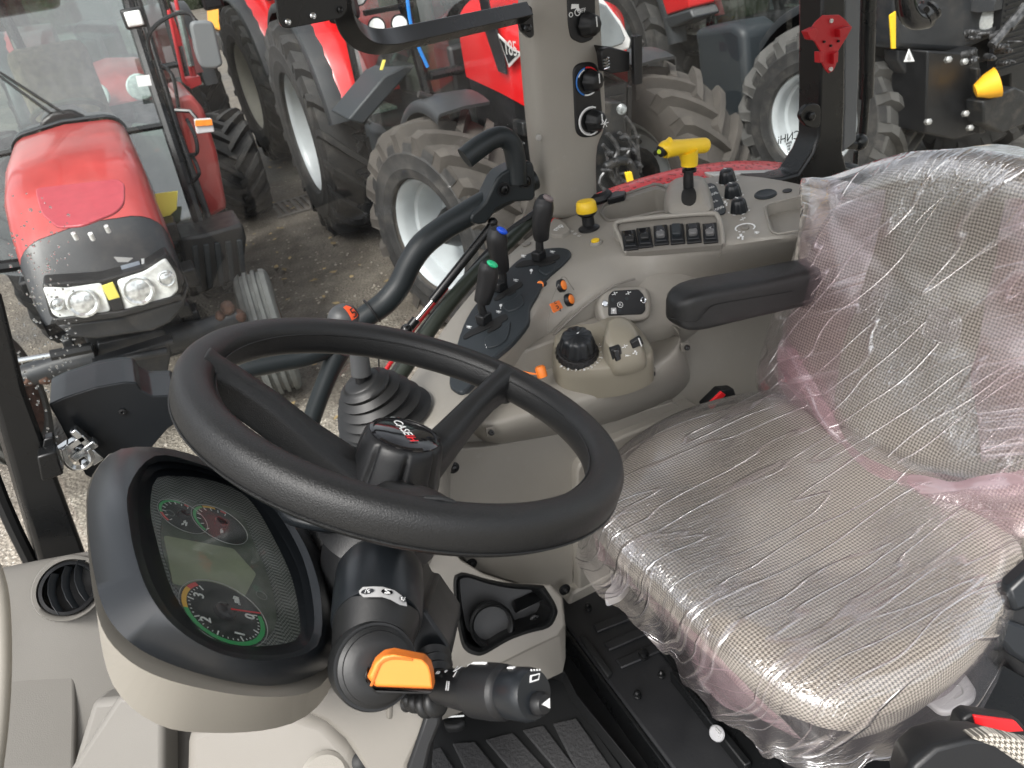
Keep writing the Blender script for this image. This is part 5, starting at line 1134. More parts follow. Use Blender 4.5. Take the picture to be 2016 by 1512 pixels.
arc(100, 245, blueink); arc(95, 20, redink); arc(105, 150, whitem, 1.1); arc(250, 300, whitem)
o_, arc, P, r = pillar_knob(1162, 238, 21, "black fan knob with a white ring and snowflake on the post", 0)
arc(60, 300, whitem, 1.25); arc(75, 260, greym, 1.15)
for k in range(3):
    t = R_(k*60); c = P+V((.016, -.031, -.004)); d = V((math.cos(t), 0, math.sin(t)))
    MB().tube([c-d*.009, c+d*.009], .0009, 5).obj("snowflake", whitem, o_)
P = on(('y', PY-.006), 1060, 271); MB().lathe([(px(P, 6.5), 0), (px(P, 6), .003), (.001, .004)], P, (0, -1, 0), 16).obj("post_plug", mat("pale taupe plug", (.34, .33, .31), .4), post)
# front post
mb = MB(); mb.loft([[on(('y', 1.27), *q) for q in ((-75, 560), (5, 560), (5, 560), (-75, 560))], ] if False else [[on(('y', 1.27), -82, 570), on(('y', 1.27), 2, 570), on(('y', 1.36), -10, 570), on(('y', 1.36), -90, 570)], [on(('y', 1.27), -20, 770), on(('y', 1.27), 52, 770), on(('y', 1.36), 40, 770), on(('y', 1.36), -30, 770)], [on(('y', 1.27), 78, 1110), on(('y', 1.27), 172, 1095), on(('y', 1.36), 160, 1095), on(('y', 1.36), 70, 1110)]])
mb.obj("front_post", blackm, cab, bevel=.008)
panel("striker_plate", ('y', 1.235), [(72, 900), (110, 888), (126, 934), (100, 944), (82, 948)], .03, blackm, cab, bevel=.003)
panel("striker_plate", ('y', 1.26), [(86, 866), (104, 860), (112, 884), (82, 896)], .02, blackm, cab, bevel=.002)
mb = MB(); mb.tube(smooth_open([on(('y', 1.31), -60, 820), on(('y', 1.31), 5, 990), on(('y', 1.31), 62, 1110)], 3), .012, 8); mb.obj("windscreen_seal", rubber, cab)
# rear side post
mb = MB(); mb.prism(ons(('y', 1.36), [(1620, -60), (1666, -60), (1664, 200), (1660, 300), (1668, 330), (1720, 345), (1740, 420), (1600, 420), (1560, 372), (1490, 352), (1540, 350), (1572, 342), (1600, 300), (1613, 268), (1615, 200)]), (0, .07, 0)); rp = mb.obj("rear_post", blackm, cab, bevel=.006)
mb = MB(); mb.prism(ons(('y', 1.40), [(1665, -60), (1696, -60), (1692, 120), (1686, 278), (1660, 300), (1663, 200)]), (0, .05, 0)); mb.obj("post_seal", mat("grey glass seal", (.12, .125, .13), .5), rp, bevel=.004)
panel("latch_tab", ('y', 1.345), [tuple(q) for q in round_poly([(1616, 204), (1590, 204), (1572, 228), (1590, 252), (1616, 252)], 14)], .012, blackm, rp, bevel=.002)
P = on(('y', 1.342), 1596, 229); MB().lathe([(px(P, 9), 0), (px(P, 9), .006), (px(P, 5), .008), (.001, .007)], P, (0, -1, 0), 6).obj("bolt", blackm, rp)
mb = MB(); mb.prism(ons(('y', 1.42), [(1400, 343), (1460, 340), (1548, 338), (1566, 342), (1560, 352), (1480, 352), (1404, 352)]), (0, .03, 0)); mb.obj("bright_sill", silver, cab, bevel=.004)
mb = MB(); mb.prism(ons(('y', 1.40), [(1640, 335), (1672, 322), (1700, 326), (1690, 360), (1630, 352)]), (0, .05, 0)); mb.obj("belt_guide", black, cab, bevel=.01)
# gas strut of the rear window
gs = thing("rear_gas_strut", "black gas strut standing upright beside the rear side post", "gas strut", tuple(on(('y', 1.42), 1708, 300)))
MB().tube(ons(('y', 1.46), [(1712, -60), (1705, 192)]), .018, 14).obj("strut_cylinder", blackm, gs)
MB().tube(ons(('y', 1.46), [(1705, 190), (1698, 272)]), .011, 12).obj("strut_rod", blackm, gs)
mb = MB(); mb.tube(ons(('y', 1.44), [(1660, 284), (1690, 284)]), .013, 10); mb.sphere(on(('y', 1.44), 1692, 280), .022, 8); mb.tube(ons(('y', 1.47), [(1686, 296), (1684, 335)]), .007, 8); mb.obj("ball_joint", blackm, gs)
MB().tube(ons(('y', 1.44), [(1659, 276), (1664, 270)]), .008, 8).obj("stud", chrome, gs)
# curved pipe at top right
hp_ = thing("curved_pipe", "glossy black bent pipe with a ringed end above the seat back", "pipe", tuple(on(('y', 1.5), 1790, 20)))
MB().tube(ons(('y', 1.5), [(1778, -70), (1780, -10), (1788, 24), (1804, 38), (1826, 34)]), [px(V((1.9, 1.5, 2.2)), k) for k in (17, 18, 20, 20, 22)], 18, per=4).obj("pipe_bend", gloss, hp_)
P = on(('y', 1.5), 1818, 32); ax = V((.7, -.1, .5)); MB().lathe([(px(P, 23), -.006), (px(P, 24), .004), (px(P, 24), .010), (px(P, 20), .014), (px(P, 24), .02), (px(P, 24), .026), (px(P, 16), .03), (px(P, 14), .015), (.001, .015)], P, ax, 24).obj("pipe_collar", gloss, hp_)
# glass
mb = MB(); mb.sheet(ons(('y', 1.485), [(1170, -80), (1622, -80), (1614, 262), (1562, 346), (1420, 342), (1250, 366), (1180, 400)])); sg = mb.obj("side_glass", cabglass, cab)
for s_, y, z in (("CNHi", 272, .030), ("|||||||||||", 281, .007), ("||||||||", 287, .006), ("||||||", 292, .006), ("O", 298, .012)):
    text(s_, on(('y', 1.478), 1553, y-1 if z > .02 else y), V((1, 0, 0)), V((0, 0, 1)), z, blackink, sg, name="glass_marking", mirror=True)
rx = 1.72
mb = MB(); mb.sheet([on(('y', 1.48), 1668, -80), on(('y', 1.48), 1662, 330), on(('y', .9), 2016, 520), V((2.0, .2, 1.9)), V((1.9, .2, 2.9)), on(('y', .9), 2016, -300)]); mb.obj("rear_glass", cabglass, cab)
# wheel arch of this tractor beyond the glass, wet red paint
def drops():
    m_, nt, p, o = _new("wet red paint"); N = nt.nodes.new; L = nt.links.new
    p.inputs['Base Color'].default_value = (.62, .010, .016, 1); p.inputs['Roughness'].default_value = .4; p.inputs['Coat Weight'].default_value = .25
    tc = N("ShaderNodeTexCoord"); v = N("ShaderNodeTexVoronoi"); v.inputs['Scale'].default_value = 75; v.inputs['Randomness'].default_value = .95; L(tc.outputs['Object'], v.inputs['Vector'])
    r = N("ShaderNodeMapRange"); r.interpolation_type = 'SMOOTHSTEP'; r.inputs[1].default_value = .45; r.inputs[2].default_value = .1; L(v.outputs['Distance'], r.inputs[0])
    b = N("ShaderNodeBump"); b.inputs['Strength'].default_value = 1; b.inputs['Distance'].default_value = .012; L(r.outputs[0], b.inputs['Height']); L(b.outputs[0], p.inputs['Normal'])
    n = N("ShaderNodeTexNoise"); n.inputs['Scale'].default_value = 60; L(tc.outputs['Object'], n.inputs[0])
    return m_
fd = thing("rear_mudguard", "wet red rear mudguard covered in water drops outside the side glass", "mudguard", tuple(on(('z', 1.85), 1400, 340)))
r0 = ons(('y', 1.62), [(1150, 396), (1215, 370), (1270, 350), (1340, 330), (1400, 320), (1470, 313), (1530, 315), (1590, 328)])
mb = MB(); rows = [[p+V((0, -.12, -.03)) for p in r0], [p+V((0, -.04, -.006)) for p in r0], r0, [p+V((0, .05, -.012)) for p in r0], [p+V((0, .25, -.10)) for p in r0], [p+V((0, .3, -.3)) for p in r0]]
mb.solid(rows, (0, 0, -.01)); mb.obj("mudguard_shell", drops(), fd, sub=1)

# ------------------------------------------------------------------ red bracket, display arm, clamp
rb = thing("red_holder", "red painted metal holder plate screwed to the black rear side post", "holder bracket", tuple(on(('y', 1.35), 1636, 85)))
pl1 = panel("holder_plate", ('y', 1.33), [(1621, 30), (1652, 29), (1664, 38), (1678, 54), (1668, 72), (1650, 101), (1650, 112), (1646, 128), (1640, 140), (1632, 144), (1626, 138), (1618, 122), (1616, 101), (1606, 84), (1590, 66), (1596, 58), (1606, 44)], .004, redhold, rb, bevel=.0008)
panel("holder_wing", ('y', 1.315), [(1589, 62), (1606, 54), (1611, 62), (1603, 80), (1596, 78)], .018, redhold, rb, bevel=.001); panel("holder_wing", ('y', 1.315), [(1664, 54), (1678, 52), (1670, 64), (1654, 74), (1654, 58)], .018, redhold, rb, bevel=.001)
panel("holder_wing", ('y', 1.318), [(1614, 102), (1622, 102), (1622, 120), (1614, 124)], .016, redhold, rb, bevel=.001); panel("holder_wing", ('y', 1.318), [(1642, 106), (1651, 101), (1650, 122), (1642, 127)], .016, redhold, rb, bevel=.001)
for q, m_ in (((1636, 41), silver), ((1635, 136), silver), ((1622, 82), black), ((1635, 90), black), ((1650, 81), black)):
    P = on(('y', 1.328), *q); r = px(P, 4 if m_ is silver else 2.4); MB().lathe([(r, -.001), (r, .003), (r*.4, .003), (r*.3, .001), (.0003, .001)], P, (0, -1, 0), 12).obj("rivet", m_, rb)
da = thing("display_arm", "bent black square tube arm with a drilled mounting plate, bolted to the post", "mounting arm", tuple(on(('y', 1.2), 1038, 50)))
sq = [(-1.05, -1.15), (1.05, -1.15), (1.15, -1.05), (1.15, 1.05), (1.05, 1.15), (-1.05, 1.15), (-1.15, 1.05), (-1.15, -1.05)]
ap = smooth_open([on(('y', 1.10), 664, -30), on(('y', 1.12), 672, 20), on(('y', 1.15), 688, 54), on(('y', 1.18), 716, 76), on(('y', 1.20), 752, 82), on(('y', 1.24), 800, 74), on(('y', 1.32), 920, 48), on(('y', 1.40), 1034, 24)], 5)
ar = MB().tube(ap, [px(V((.4, 1.2, 2.2)), 14.5)]*len(ap), sect=sq, up=(0, 0, 1)).obj("arm_tube", blackm, da, sharp=30)
for q in ((770, 62), (822, 52), (878, 40), (930, 29), (980, 18)):
    i_ = min(range(len(ap)), key=lambda k: (ap[k]-on(('y', 1.27), q[0], q[1]+12)).length); P = ap[i_]+V((0, 0, px(V((.4, 1.2, 2.2)), 17)))
    MB().lathe([(.006, 0), (.006, .0012), (.001, .0012)], P, (0, 0, 1), 14).obj("tube_hole", hole_shade, ar)
mp = panel("mount_plate", ('y', 1.08), [tuple(q) for q in round_poly([(538, -40), (548, 40), (556, 54), (568, 56), (672, 36), (684, 22), (680, -40)], 8)], .008, blackm, da, bevel=.001)
for q, m_ in (((566, 43), chrome), ((615, 31), chrome), ((670, 19), blackm)):
    P = on(('y', 1.078), *q); MB().lathe([(px(P, 6), -.001), (px(P, 6), .004), (px(P, 3), .005), (.001, .004)], P, (0, -1, 0), 14).obj("bolt", m_, da)
lg = panel("arm_lug", ('y', 1.40), [tuple(q) for q in round_poly([(1012, 6), (1036, 8), (1048, 14), (1052, 70), (1044, 76), (1028, 62), (1020, 36)], 6)], .012, blackm, da, bevel=.002)
P = on(('y', 1.39), 1038, 55); MB().lathe([(px(P, 8), 0), (px(P, 8), .006), (px(P, 4), .009), (.001, .008)], P, (0, -1, 0), 6).obj("bolt", blackm, da)
cl = thing("clamp_bracket", "black folded clamp bracket with an upright tube behind the post", "clamp bracket", tuple(on(('y', 1.40), 1210, 120)))
panel("clamp_body", ('y', 1.38), [(1184, 104), (1188, 96), (1200, 94), (1240, 102), (1240, 140), (1206, 145), (1188, 140)], .02, black, cl, bevel=.002)
panel("clamp_arm", ('y', 1.40), [(1184, 90), (1200, 92), (1232, 100), (1226, 104), (1190, 108)], .05, black, cl, bevel=.002)
panel("spring_recess", ('y', 1.378), [(1187, 112), (1201, 110), (1201, 140), (1188, 138)], .004, hole_shade, cl, bevel=0)
P = on(('y', 1.375), 1194, 126); MB().tube([P+V((math.cos(k*.9)*.007, math.sin(k*.9)*.004, -.011+k*.0008)) for k in range(30)], .0013, 5).obj("spring", chrome, cl)
mb = MB(); T_ = [V((1, 0, 0)), V((0, 0, 0))]
A, B2 = on(('y', 1.37), 1251, 70), on(('y', 1.37), 1252, 165)
mb.tube([A, B2], px(A, 10), sect=[(-1, -.9), (-.8, -1), (.8, -1), (1, -.9), (.9, .2), (.2, 1), (-.2, 1), (-.9, .2)]); mb.obj("upright_tube", black, cl, bevel=.001)
MB().prism(ons(('z', A.z+.0005), [(1246, 69), (1257, 67), (1253, 73)]), (0, 0, -.001)).obj("tube_mouth", hole_shade, cl)

# ------------------------------------------------------------------ door
dr = thing("cab_door", "glazed cab door with bent black tube frame, grip and latch box", "door", tuple(on(('y', 1.46), 700, 640)))
DY = 1.44; PD = V((.3, DY, 1.85))
def tb(pts, r, name, m=tubem, par=dr, n=18, per=5, y=DY, yy=None):
    P = [on(('y', (yy[i] if yy else y)), q[0], q[1]) for i, q in enumerate(pts)]
    rr = [px(PD, k) for k in (r if isinstance(r, (list, tuple)) else [r]*len(P))]
    return MB().tube(P, rr, n, per=per).obj(name, m, par)
tb([(1052, 352), (1010, 372), (960, 398), (915, 424), (872, 450), (832, 482), (806, 520), (786, 562), (758, 596), (722, 622), (690, 646), (655, 676), (600, 700), (540, 712), (470, 728), (400, 756), (330, 798), (290, 830)], [22, 25, 26, 26, 25, 25, 24, 24, 24, 23, 23, 22, 22, 22, 23, 25, 30, 32], "door_tube")
tb([(668, 690), (650, 730), (626, 790), (606, 850), (592, 905)], [24, 20, 19, 19, 19], "stay_tube")
tb([(1018, 360), (1016, 320), (1008, 286), (990, 270), (968, 274), (940, 292), (915, 312)], [20, 20, 20, 20, 20, 21, 21], "grip_tube", y=DY-.03)
P = on(('y', DY-.03), 912, 314); 
panel("hinge_casting", ('y', DY-.035), [(978, 352), (1000, 334), (1040, 318), (1052, 330), (1054, 384), (1044, 396), (1010, 398), (978, 412), (958, 440), (930, 440), (930, 422), (956, 398)], .05, tubem, dr, bevel=.012, seg=3, smooth=2)
for q in ((992, 373), (1035, 357)):
    P = on(('y', DY-.037), *q); b_ = MB().lathe([(px(P, 14), -.002), (px(P, 14), .002), (px(P, 11), .002), (px(P, 10), -.001)], P, (0, -1, 0), 20).obj("bolt_well", black, dr); MB().lathe([(px(P, 8), 0), (px(P, 8), .005), (px(P, 4), .006), (px(P, 3), .003), (.001, .003)], P, (0, -1, 0), 12).obj("bolt", blackm, b_)
# latch box
bx = [(96, 796), (128, 782), (190, 762), (245, 752), (268, 753), (278, 768), (300, 780), (345, 778), (352, 830), (330, 845), (300, 880), (292, 905), (240, 925), (180, 942), (168, 936), (150, 900), (120, 840)]
lb = panel("latch_box", ('y', 1.33), bx, .10, satin, dr, bevel=.010, seg=3, rnd=4)
panel("box_lid", ('y', 1.345), [(95, 797), (128, 781), (190, 760), (245, 750), (270, 752), (280, 768), (300, 778), (350, 776), (350, 786), (296, 790), (240, 788), (180, 802), (120, 822), (104, 815)], .11, tubem, dr, bevel=.006, seg=2)
P = on(('y', 1.328), 241, 811); MB().lathe([(px(P, 7), -.001), (px(P, 7), .002), (px(P, 3.5), .003), (.001, 0)], P, (0, -1, 0), 14).obj("lid_screw", black, lb)
panel("latch_mouth", ('y', 1.327), [tuple(q) for q in round_poly([(144, 858), (168, 848), (180, 862), (198, 912), (186, 922), (158, 918)], 5)], .004, hole_shade, lb, bevel=0)
lt = MB()
lt.tube([on(('y', 1.27), *q) for q in ((122, 882), (128, 905), (145, 921), (168, 918), (180, 902), (172, 884))], px(V((-.3, 1.27, 1.8)), 7), 4, per=3)
lt.obj("striker_loop", chrome, dr, bevel=.001)
for c, s in (((152, 866), (.03, .02, .012)), ((166, 884), (.045, .02, .014)), ((184, 896), (.02, .02, .026)), ((130, 884), (.022, .02, .02)), ((176, 908), (.025, .018, .012)), ((158, 858), (.012, .02, .035))):
    P = on(('y', 1.30), *c); MB().box(P, s, ax=(V((.9, 0, .3)).normalized(), V((0, 1, 0)), V((-.3, 0, .9)).normalized())).obj("latch_pawl", chrome, lb, bevel=.002)
# glass of the door
mb = MB(); mb.sheet(ons(('y', DY+.05), [(1040, -90), (1056, 400), (985, 470), (900, 565), (830, 650), (770, 740), (690, 860), (560, 1010), (180, 1080), (60, 800), (-80, 400), (-120, -90)])); dgl = mb.obj("door_glass", cabglass, dr)
# rain drops on the glass
mb = MB(); random.seed(11)
for k in range(230):
    u = random.random(); x = random.choice((20, 48, 62, 84, 98, 118))+u*random.uniform(20, 60)+random.gauss(0, 7); y = 480+u*380+random.uniform(-120, 60)
    if y < 330: continue
    P = on(('y', DY+.046), x, y); r = random.uniform(.0010, .0024)*(1.3 if random.random() > .9 else 1)
    mb.sphere(P, r, 4, sz=(1, .5, 1.3))
dm, nt_, p_, o__ = _new("water drops"); p_.inputs['Base Color'].default_value = (.9, .92, .92, 1); p_.inputs['Roughness'].default_value = .02; p_.inputs['Transmission Weight'].default_value = .92; p_.inputs['IOR'].default_value = 1.33
dd = mb.obj("rain_drops", dm, dgl); dd['kind'] = 'stuff'
# gas strut of the door
ds = thing("door_gas_strut", "black gas strut sloping down from the door hinge casting to the sill", "gas strut", tuple(on(('y', 1.42), 870, 600)))
MB().tube(ons(('y', 1.42), [(962, 452), (851, 592)]), px(V((.4, 1.42, 1.9)), 9.5), 14).obj("strut_cylinder", blackm, ds)
MB().tube(ons(('y', 1.42), [(853, 590), (818, 632)]), px(V((.4, 1.42, 1.9)), 4), 10).obj("strut_rod", chrome, ds)
mb = MB(); mb.tube(ons(('y', 1.42), [(820, 628), (804, 648)]), .010, 10); mb.sphere(on(('y', 1.40), 800, 650), .013, 7); mb.obj("ball_joint", blackm, ds); mb = MB(); mb.sphere(on(('y', 1.42), 970, 438), .011, 7); mb.tube(ons(('y', 1.42), [(970, 438), (958, 456)]), .008, 8); mb.obj("ball_joint", blackm, ds)
# zip tie round the tube
P = on(('y', DY), 732, 612); dd_ = (on(('y', DY), 722, 622)-on(('y', DY), 758, 596)).normalized(); a, b, _ = frame_of(dd_)
zt = thing("zip_tie", "thin black zip tie round the bent door tube, its tail hanging", "zip tie", tuple(P))
MB().tube([P+(a*math.cos(t)+b*math.sin(t))*px(P, 26) for t in [2*math.pi*k/24 for k in range(25)]], .0022, 6).obj("tie_band", black, zt)
MB().tube([on(('y', DY-.03), *q) for q in ((738, 640), (745, 690), (746, 722))], .0018, 5).obj("tie_tail", black, zt)

# ------------------------------------------------------------------ gear lever with gaiter
gl_ = thing("gear_lever", "gear lever with grey sleeve, orange sticker on its knob and a pleated black gaiter", "gear lever", tuple(on(('y', 1.0), 755, 850)))
GY = 1.02
def gp(x, y, o=0): return on(('y', GY+o), x, y)
base = [gp(664, 835), gp(668, 812), gp(690, 792), gp(780, 788), gp(850, 815), gp(862, 850), gp(850, 880), gp(740, 872), gp(680, 862)]
mb = MB(); bp_ = ons(('z', gp(755, 835).z), [tuple(q) for q in round_poly([(662, 842), (676, 796), (716, 780), (826, 782), (872, 830), (862, 872), (770, 880), (680, 862)], 22)])
mb.prism(bp_, (0, 0, -.03)); mb.obj("gaiter_base", greyrub, gl_, bevel=.01, seg=3)
mb = MB(); cen = sum(bp_, V())/len(bp_); mb.loft([[p+(cen-p)*.06+V((0, 0, -.028)) for p in bp_], [p+(cen-p)*.03+V((0, .03, -.16)) for p in bp_]]); mb.obj("lever_plinth", taupe, con, bevel=.008)
rings = []; n_ = 6
for k in range(n_*4+1):
    t = k/(n_*4); c = V((*[(1-t)**1.2*a_+(1-(1-t)**1.2)*b_ for a_, b_ in ((cen.x+.01, gp(712, 752).x), (cen.y, GY), (cen.z-.002, gp(712, 748).z))],))
    rad = px(c, 92*(1-t)**.8+30*t**.9+2); f = (1+.10*(1-.3*t)*math.cos(k/4*2*math.pi))
    ax = V((-.25*t-.05, -.10, 1)).normalized(); a, b, _ = frame_of(ax, up=V((0, 1, 0)))
    rings.append([c+(a*math.cos(u)*(1.0)+b*math.sin(u)*.86)*rad*f for u in [2*math.pi*j/36 for j in range(36)]])
mb = MB(); mb.loft(rings); mb.obj("gaiter", greyrub, gl_, sharp=60)
k1, k2, k3 = gp(713, 752), gp(706, 690), gp(684, 622)
MB().tube([k1, gp(711, 735)], px(k1, 13), 16).obj("lever_rod", black, gl_)
MB().tube([gp(711, 736), k2, gp(698, 660)], [px(k1, 20), px(k1, 18), px(k1, 17)], 18, per=3).obj("lever_sleeve", mat("slate grey sleeve", (.06, .063, .066), .5), gl_)
kn = MB().sphere(gp(676, 626), px(k3, 33), 12, ax=(V((1, 0, 0)), V((0, 1, 0)), V((0, 0, 1))), sz=(.95, .9, .85)).obj("knob", mat("dark grey knob", (.055, .058, .06), .45), gl_)
ks = MB(); c = gp(676, 626); r = px(k3, 33.6)
rows = [[c+V((math.cos(t)*math.cos(e)*.95, -math.sin(t)*math.cos(e)*.9, math.sin(e)*.85))*r for t in [R_(28+i*5) for i in range(10)]] for e in [R_(5+j*9) for j in range(8)]]
ks.grid(rows).obj("orange_sticker", mat("orange sticker", (.85, .10, .03), .4), kn, recalc=False)
text("5", c+V((.55, -.72, .42))*r*.98, V((.8, .6, .1)), V((-.2, .3, 1)), .02, blackink, kn); text("|", c+V((.72, -.52, .5))*r*.98, V((.5, .8, .1)), V((-.2, .3, 1)), .02, blackink, kn)
# ------------------------------------------------------------------ steering wheel
HUB = CO+ray(808, 815)*.716
TL = R_(27); WN = V((math.sin(TL), 0, math.cos(TL))); WA = V((math.cos(TL), 0, -math.sin(TL))); WB = V((0, 1, 0))
RW = .2085
WPL = (tuple(HUB), tuple(WN))
sw = thing("steering_wheel", "black three spoke steering wheel with a ribbed spinner cap at its hub", "steering wheel", tuple(HUB))
# rim section: rounded top, flatter inner side with a step
sec = []
for k in range(28):
    t = 2*math.pi*k/28; c, s_ = math.cos(t), math.sin(t)
    rr = .0168; q = (abs(c)**2.6+abs(s_)**2.6)**(-1/2.6)
    sec.append((c*q*rr*1.02, s_*q*rr*1.12))
# fine moulding seam groove at the outer lower side
sec2 = []
for u, v_ in sec: sec2.append((u, v_))
rings = []
for k in range(128):
    t = 2*math.pi*k/128; d = WA*math.cos(t)+WB*math.sin(t)
    rings.append([HUB+d*(RW-.0175+u)+WN*v_ for u, v_ in sec2])
rings.append(rings[0])
MB().loft(rings, cap=False).obj("rim", leather, sw, sharp=60)
for du, dv in ((.0165, -.010), (-.0172, .008)):
    rr_ = [HUB+(WA*math.cos(t)+WB*math.sin(t))*(RW-.0175+du)+WN*dv for t in [2*math.pi*k/128 for k in range(129)]]
    MB().tube(rr_, .0009, 6).obj("rim_seam", leather, sw)
HUBC = HUB-WN*.033
def ang(x, y):
    p = on(WPL, x, y)-HUB; return math.atan2(p.dot(WB), p.dot(WA))
a1, a2 = ang(410, 735), ang(962, 762)
a3 = ang(850, 1010)
for t, wk in ((a1, 1.0), (a2, .72), (a3, .9)):
    d = WA*math.cos(t)+WB*math.sin(t); s_ = WN.cross(d); rings = []
    for r, w_, h, dz in ((.020, .030, .030, -.050), (.045, .028, .026, -.047), (.080, .0235, .022, -.036), (.120, .019, .020, -.022), (.155, .017, .019, -.010), (.176, .018, .020, -.002), (.186, .026, .022, .0)):
        c = HUB+d*r+WN*(dz-.040*max(0, 1-r/.14))
        rings.append([c+s_*w_*wk*u+WN*h*v_ for u, v_ in ((-1, -.6), (-.85, -1), (.85, -1), (1, -.6), (.95, .5), (.55, .92), (0, 1), (-.55, .92), (-.95, .5))])
    MB().loft(rings).obj("spoke", leather, sw, bevel=.003, seg=3, sharp=50)
MB().lathe([(.001, -.145), (.034, -.145), (.036, -.115), (.040, -.104), (.048, -.094), (.046, -.086), (.040, -.082)], HUB, WN, 40).obj("hub_boss", leather, sw)
cm = lambda t, r, h: 1-.085*max(0, math.cos(t*8))**6 if .036 < r and h > -.045+.004 else 1
prof = [(r*.9, h) for r, h in [(.0500, -.046), (.0515, -.042), (.0500, -.026), (.0462, -.010), (.0445, .004), (.0425, .0125), (.039, .0165), (.036, .0172)]]
cc = MB().lathe([(r, h-.006) for r, h in prof], HUBC, WN, 160, mod=lambda t, r, h: (1-.10*max(0, math.cos((t+.25)*8))**9*(1 if -.045 < h < .004 else (.35 if h < .009 else 0)))).obj("hub_cap", black, sw, sharp=50)
bd = MB().lathe([(.034, .0085), (.034, .0125), (.031, .0135), (.0305, .0118), (.028, .0124), (.015, .0135), (.001, .0138)], HUBC, WN, 48).obj("hub_badge", gloss, sw, sharp=60)
LX = (on(WPL, 845, 884)-on(WPL, 797, 830)).normalized(); LX -= WN*LX.dot(WN); LX.normalize(); LY = WN.cross(LX)
text("CASE", HUBC+WN*.0142-LX*.008+WN*.0002, LX, LY, .013, whitem, bd, name="badge_lettering", depth=.0002)
text("IH", HUBC+WN*.0145+LX*.0135, LX, LY, .013, redink, bd, name="badge_lettering", depth=.0002)

# ------------------------------------------------------------------ steering column and its shroud
sc_ = thing("steering_column", "black steering column shroud over a beige cowl, carrying shift lever and stalk", "steering column", tuple(CO+ray(735, 1150)*.72))
def dp(x, y, d): return CO+ray(x, y)*d
neck = [(dp(795, 950, .765), 58), (dp(778, 1000, .775), 66), (dp(756, 1040, .775), 86), (dp(738, 1085, .765), 100), (dp(728, 1130, .755), 98), (dp(722, 1190, .745), 92), (dp(716, 1260, .735), 80)]
MB().tube([p for p, r in neck], [px(p, r) for p, r in neck], 32, per=4).obj("column_shroud", black, sc_, sharp=60)
MB().tube([dp(695, 985, .84), dp(660, 1060, .83), dp(640, 1140, .81), dp(640, 1230, .79)], [px(V((0, .6, 2)), k) for k in (64, 72, 66, 50)], 28, per=4).obj("shroud_shoulder", black, sc_, sharp=60)
# collar under the wheel
MB().tube([HUB-WN*.075, HUB-WN*.11, HUB-WN*.135], [.042, .046, .060], 32).obj("column_collar", black, sc_)
MB().tube(smooth_open([dp(560, 1005, .735), dp(575, 1022, .725), dp(640, 1035, .715), dp(700, 1030, .715)], 4), .006, 10).obj("adjust_lever", satin, sc_)
# lever housing barrel
b0, b1 = dp(748, 1122, .700), dp(742, 1228, .640)
AX = (b1-b0).normalized()
barrel = MB()
br = px(b0, 84)
prof = [(.6, -.006), (.9, -.003), (1.0, .006), (1.01, .03), (1.0, .6*(b1-b0).length), (.985, (b1-b0).length-.004), (.94, (b1-b0).length)]
barrel.lathe([(br*r, h) for r, h in prof], b0, AX, 48); brl = barrel.obj("lever_barrel", satin, sc_, sharp=60)
# shift legend strip wrapped on the barrel
a_, b_, _ = frame_of(AX)
def onb(x, y):
    r = ray(x, y); rn = br*1.012
    # nearest hit of the barrel surface
    o = CO-b0; dd = r-AX*r.dot(AX); oo = o-AX*o.dot(AX)
    A, B, C = dd.dot(dd), 2*dd.dot(oo), oo.dot(oo)-rn*rn; disc = B*B-4*A*C
    if disc < 0: t = -B/(2*A)
    else: t = (-B-math.sqrt(disc))/(2*A)
    return CO+r*t
def bpatch(name, pts, m, par, push=.0006):
    P = [onb(*q) for q in pts]; c = sum(P, V())/len(P); out = []
    n0 = [(p-(b0+AX*(p-b0).dot(AX))).normalized() for p in P]
    return MB().loft([[p+n*push for p, n in zip(P, n0)], [p-n*.0004 for p, n in zip(P, n0)]], cap=True).obj(name, m, par, sharp=30)
# strip as a grid so that it follows the curve
tp = [(708, 1164), (715, 1157), (735, 1156), (755, 1157), (775, 1163), (790, 1174), (799, 1187)]
bt = [(708, 1170), (716, 1177), (735, 1177), (752, 1177), (768, 1182), (786, 1192), (800, 1195)]
ra, rb_ = [onb(*q) for q in tp], [onb(*q) for q in bt]
def out_(p, k=.0008): q = b0+AX*(p-b0).dot(AX); return p+(p-q).normalized()*k
MB().grid([[out_(p, .0008) for p in ra], [out_(p*.5+q*.5, .0009) for p, q in zip(ra, rb_)], [out_(p, .0008) for p in rb_]]).obj("shift_legend", mat("silver legend", (.5, .5, .5), .4, metal=.2), brl)
for (x, y, rx_, ry_, s_) in ((724, 1167, 14, 8, "/t"), (761, 1168, 12.5, 8, "N"), (791, 1182, 8, 8, "t/")):
    P = out_(onb(x, y), .0016); n = (P-(b0+AX*(P-b0).dot(AX))).normalized(); ex = n.cross(AX).normalized(); ex = ex if ex.dot(CR) > 0 else -ex
    MB().add([P+ex*math.cos(t)*px(P, rx_)*.92+AX*math.sin(t)*px(P, ry_)*.95 for t in [2*math.pi*k/24 for k in range(24)]], [tuple(range(24))]).obj("marking", gloss, brl)
    text(s_, P+n*.0005, AX*-1 if s_ == "N" else ex, ex if s_ == "N" else AX*-1, px(P, 17), whitem, brl)
# stepped disc gaiter at the barrel end
dc = dp(740, 1312, .600); DN = (CO+V((.10, -.05, -.12))-dc).normalized(); R0 = px(dc, 86)
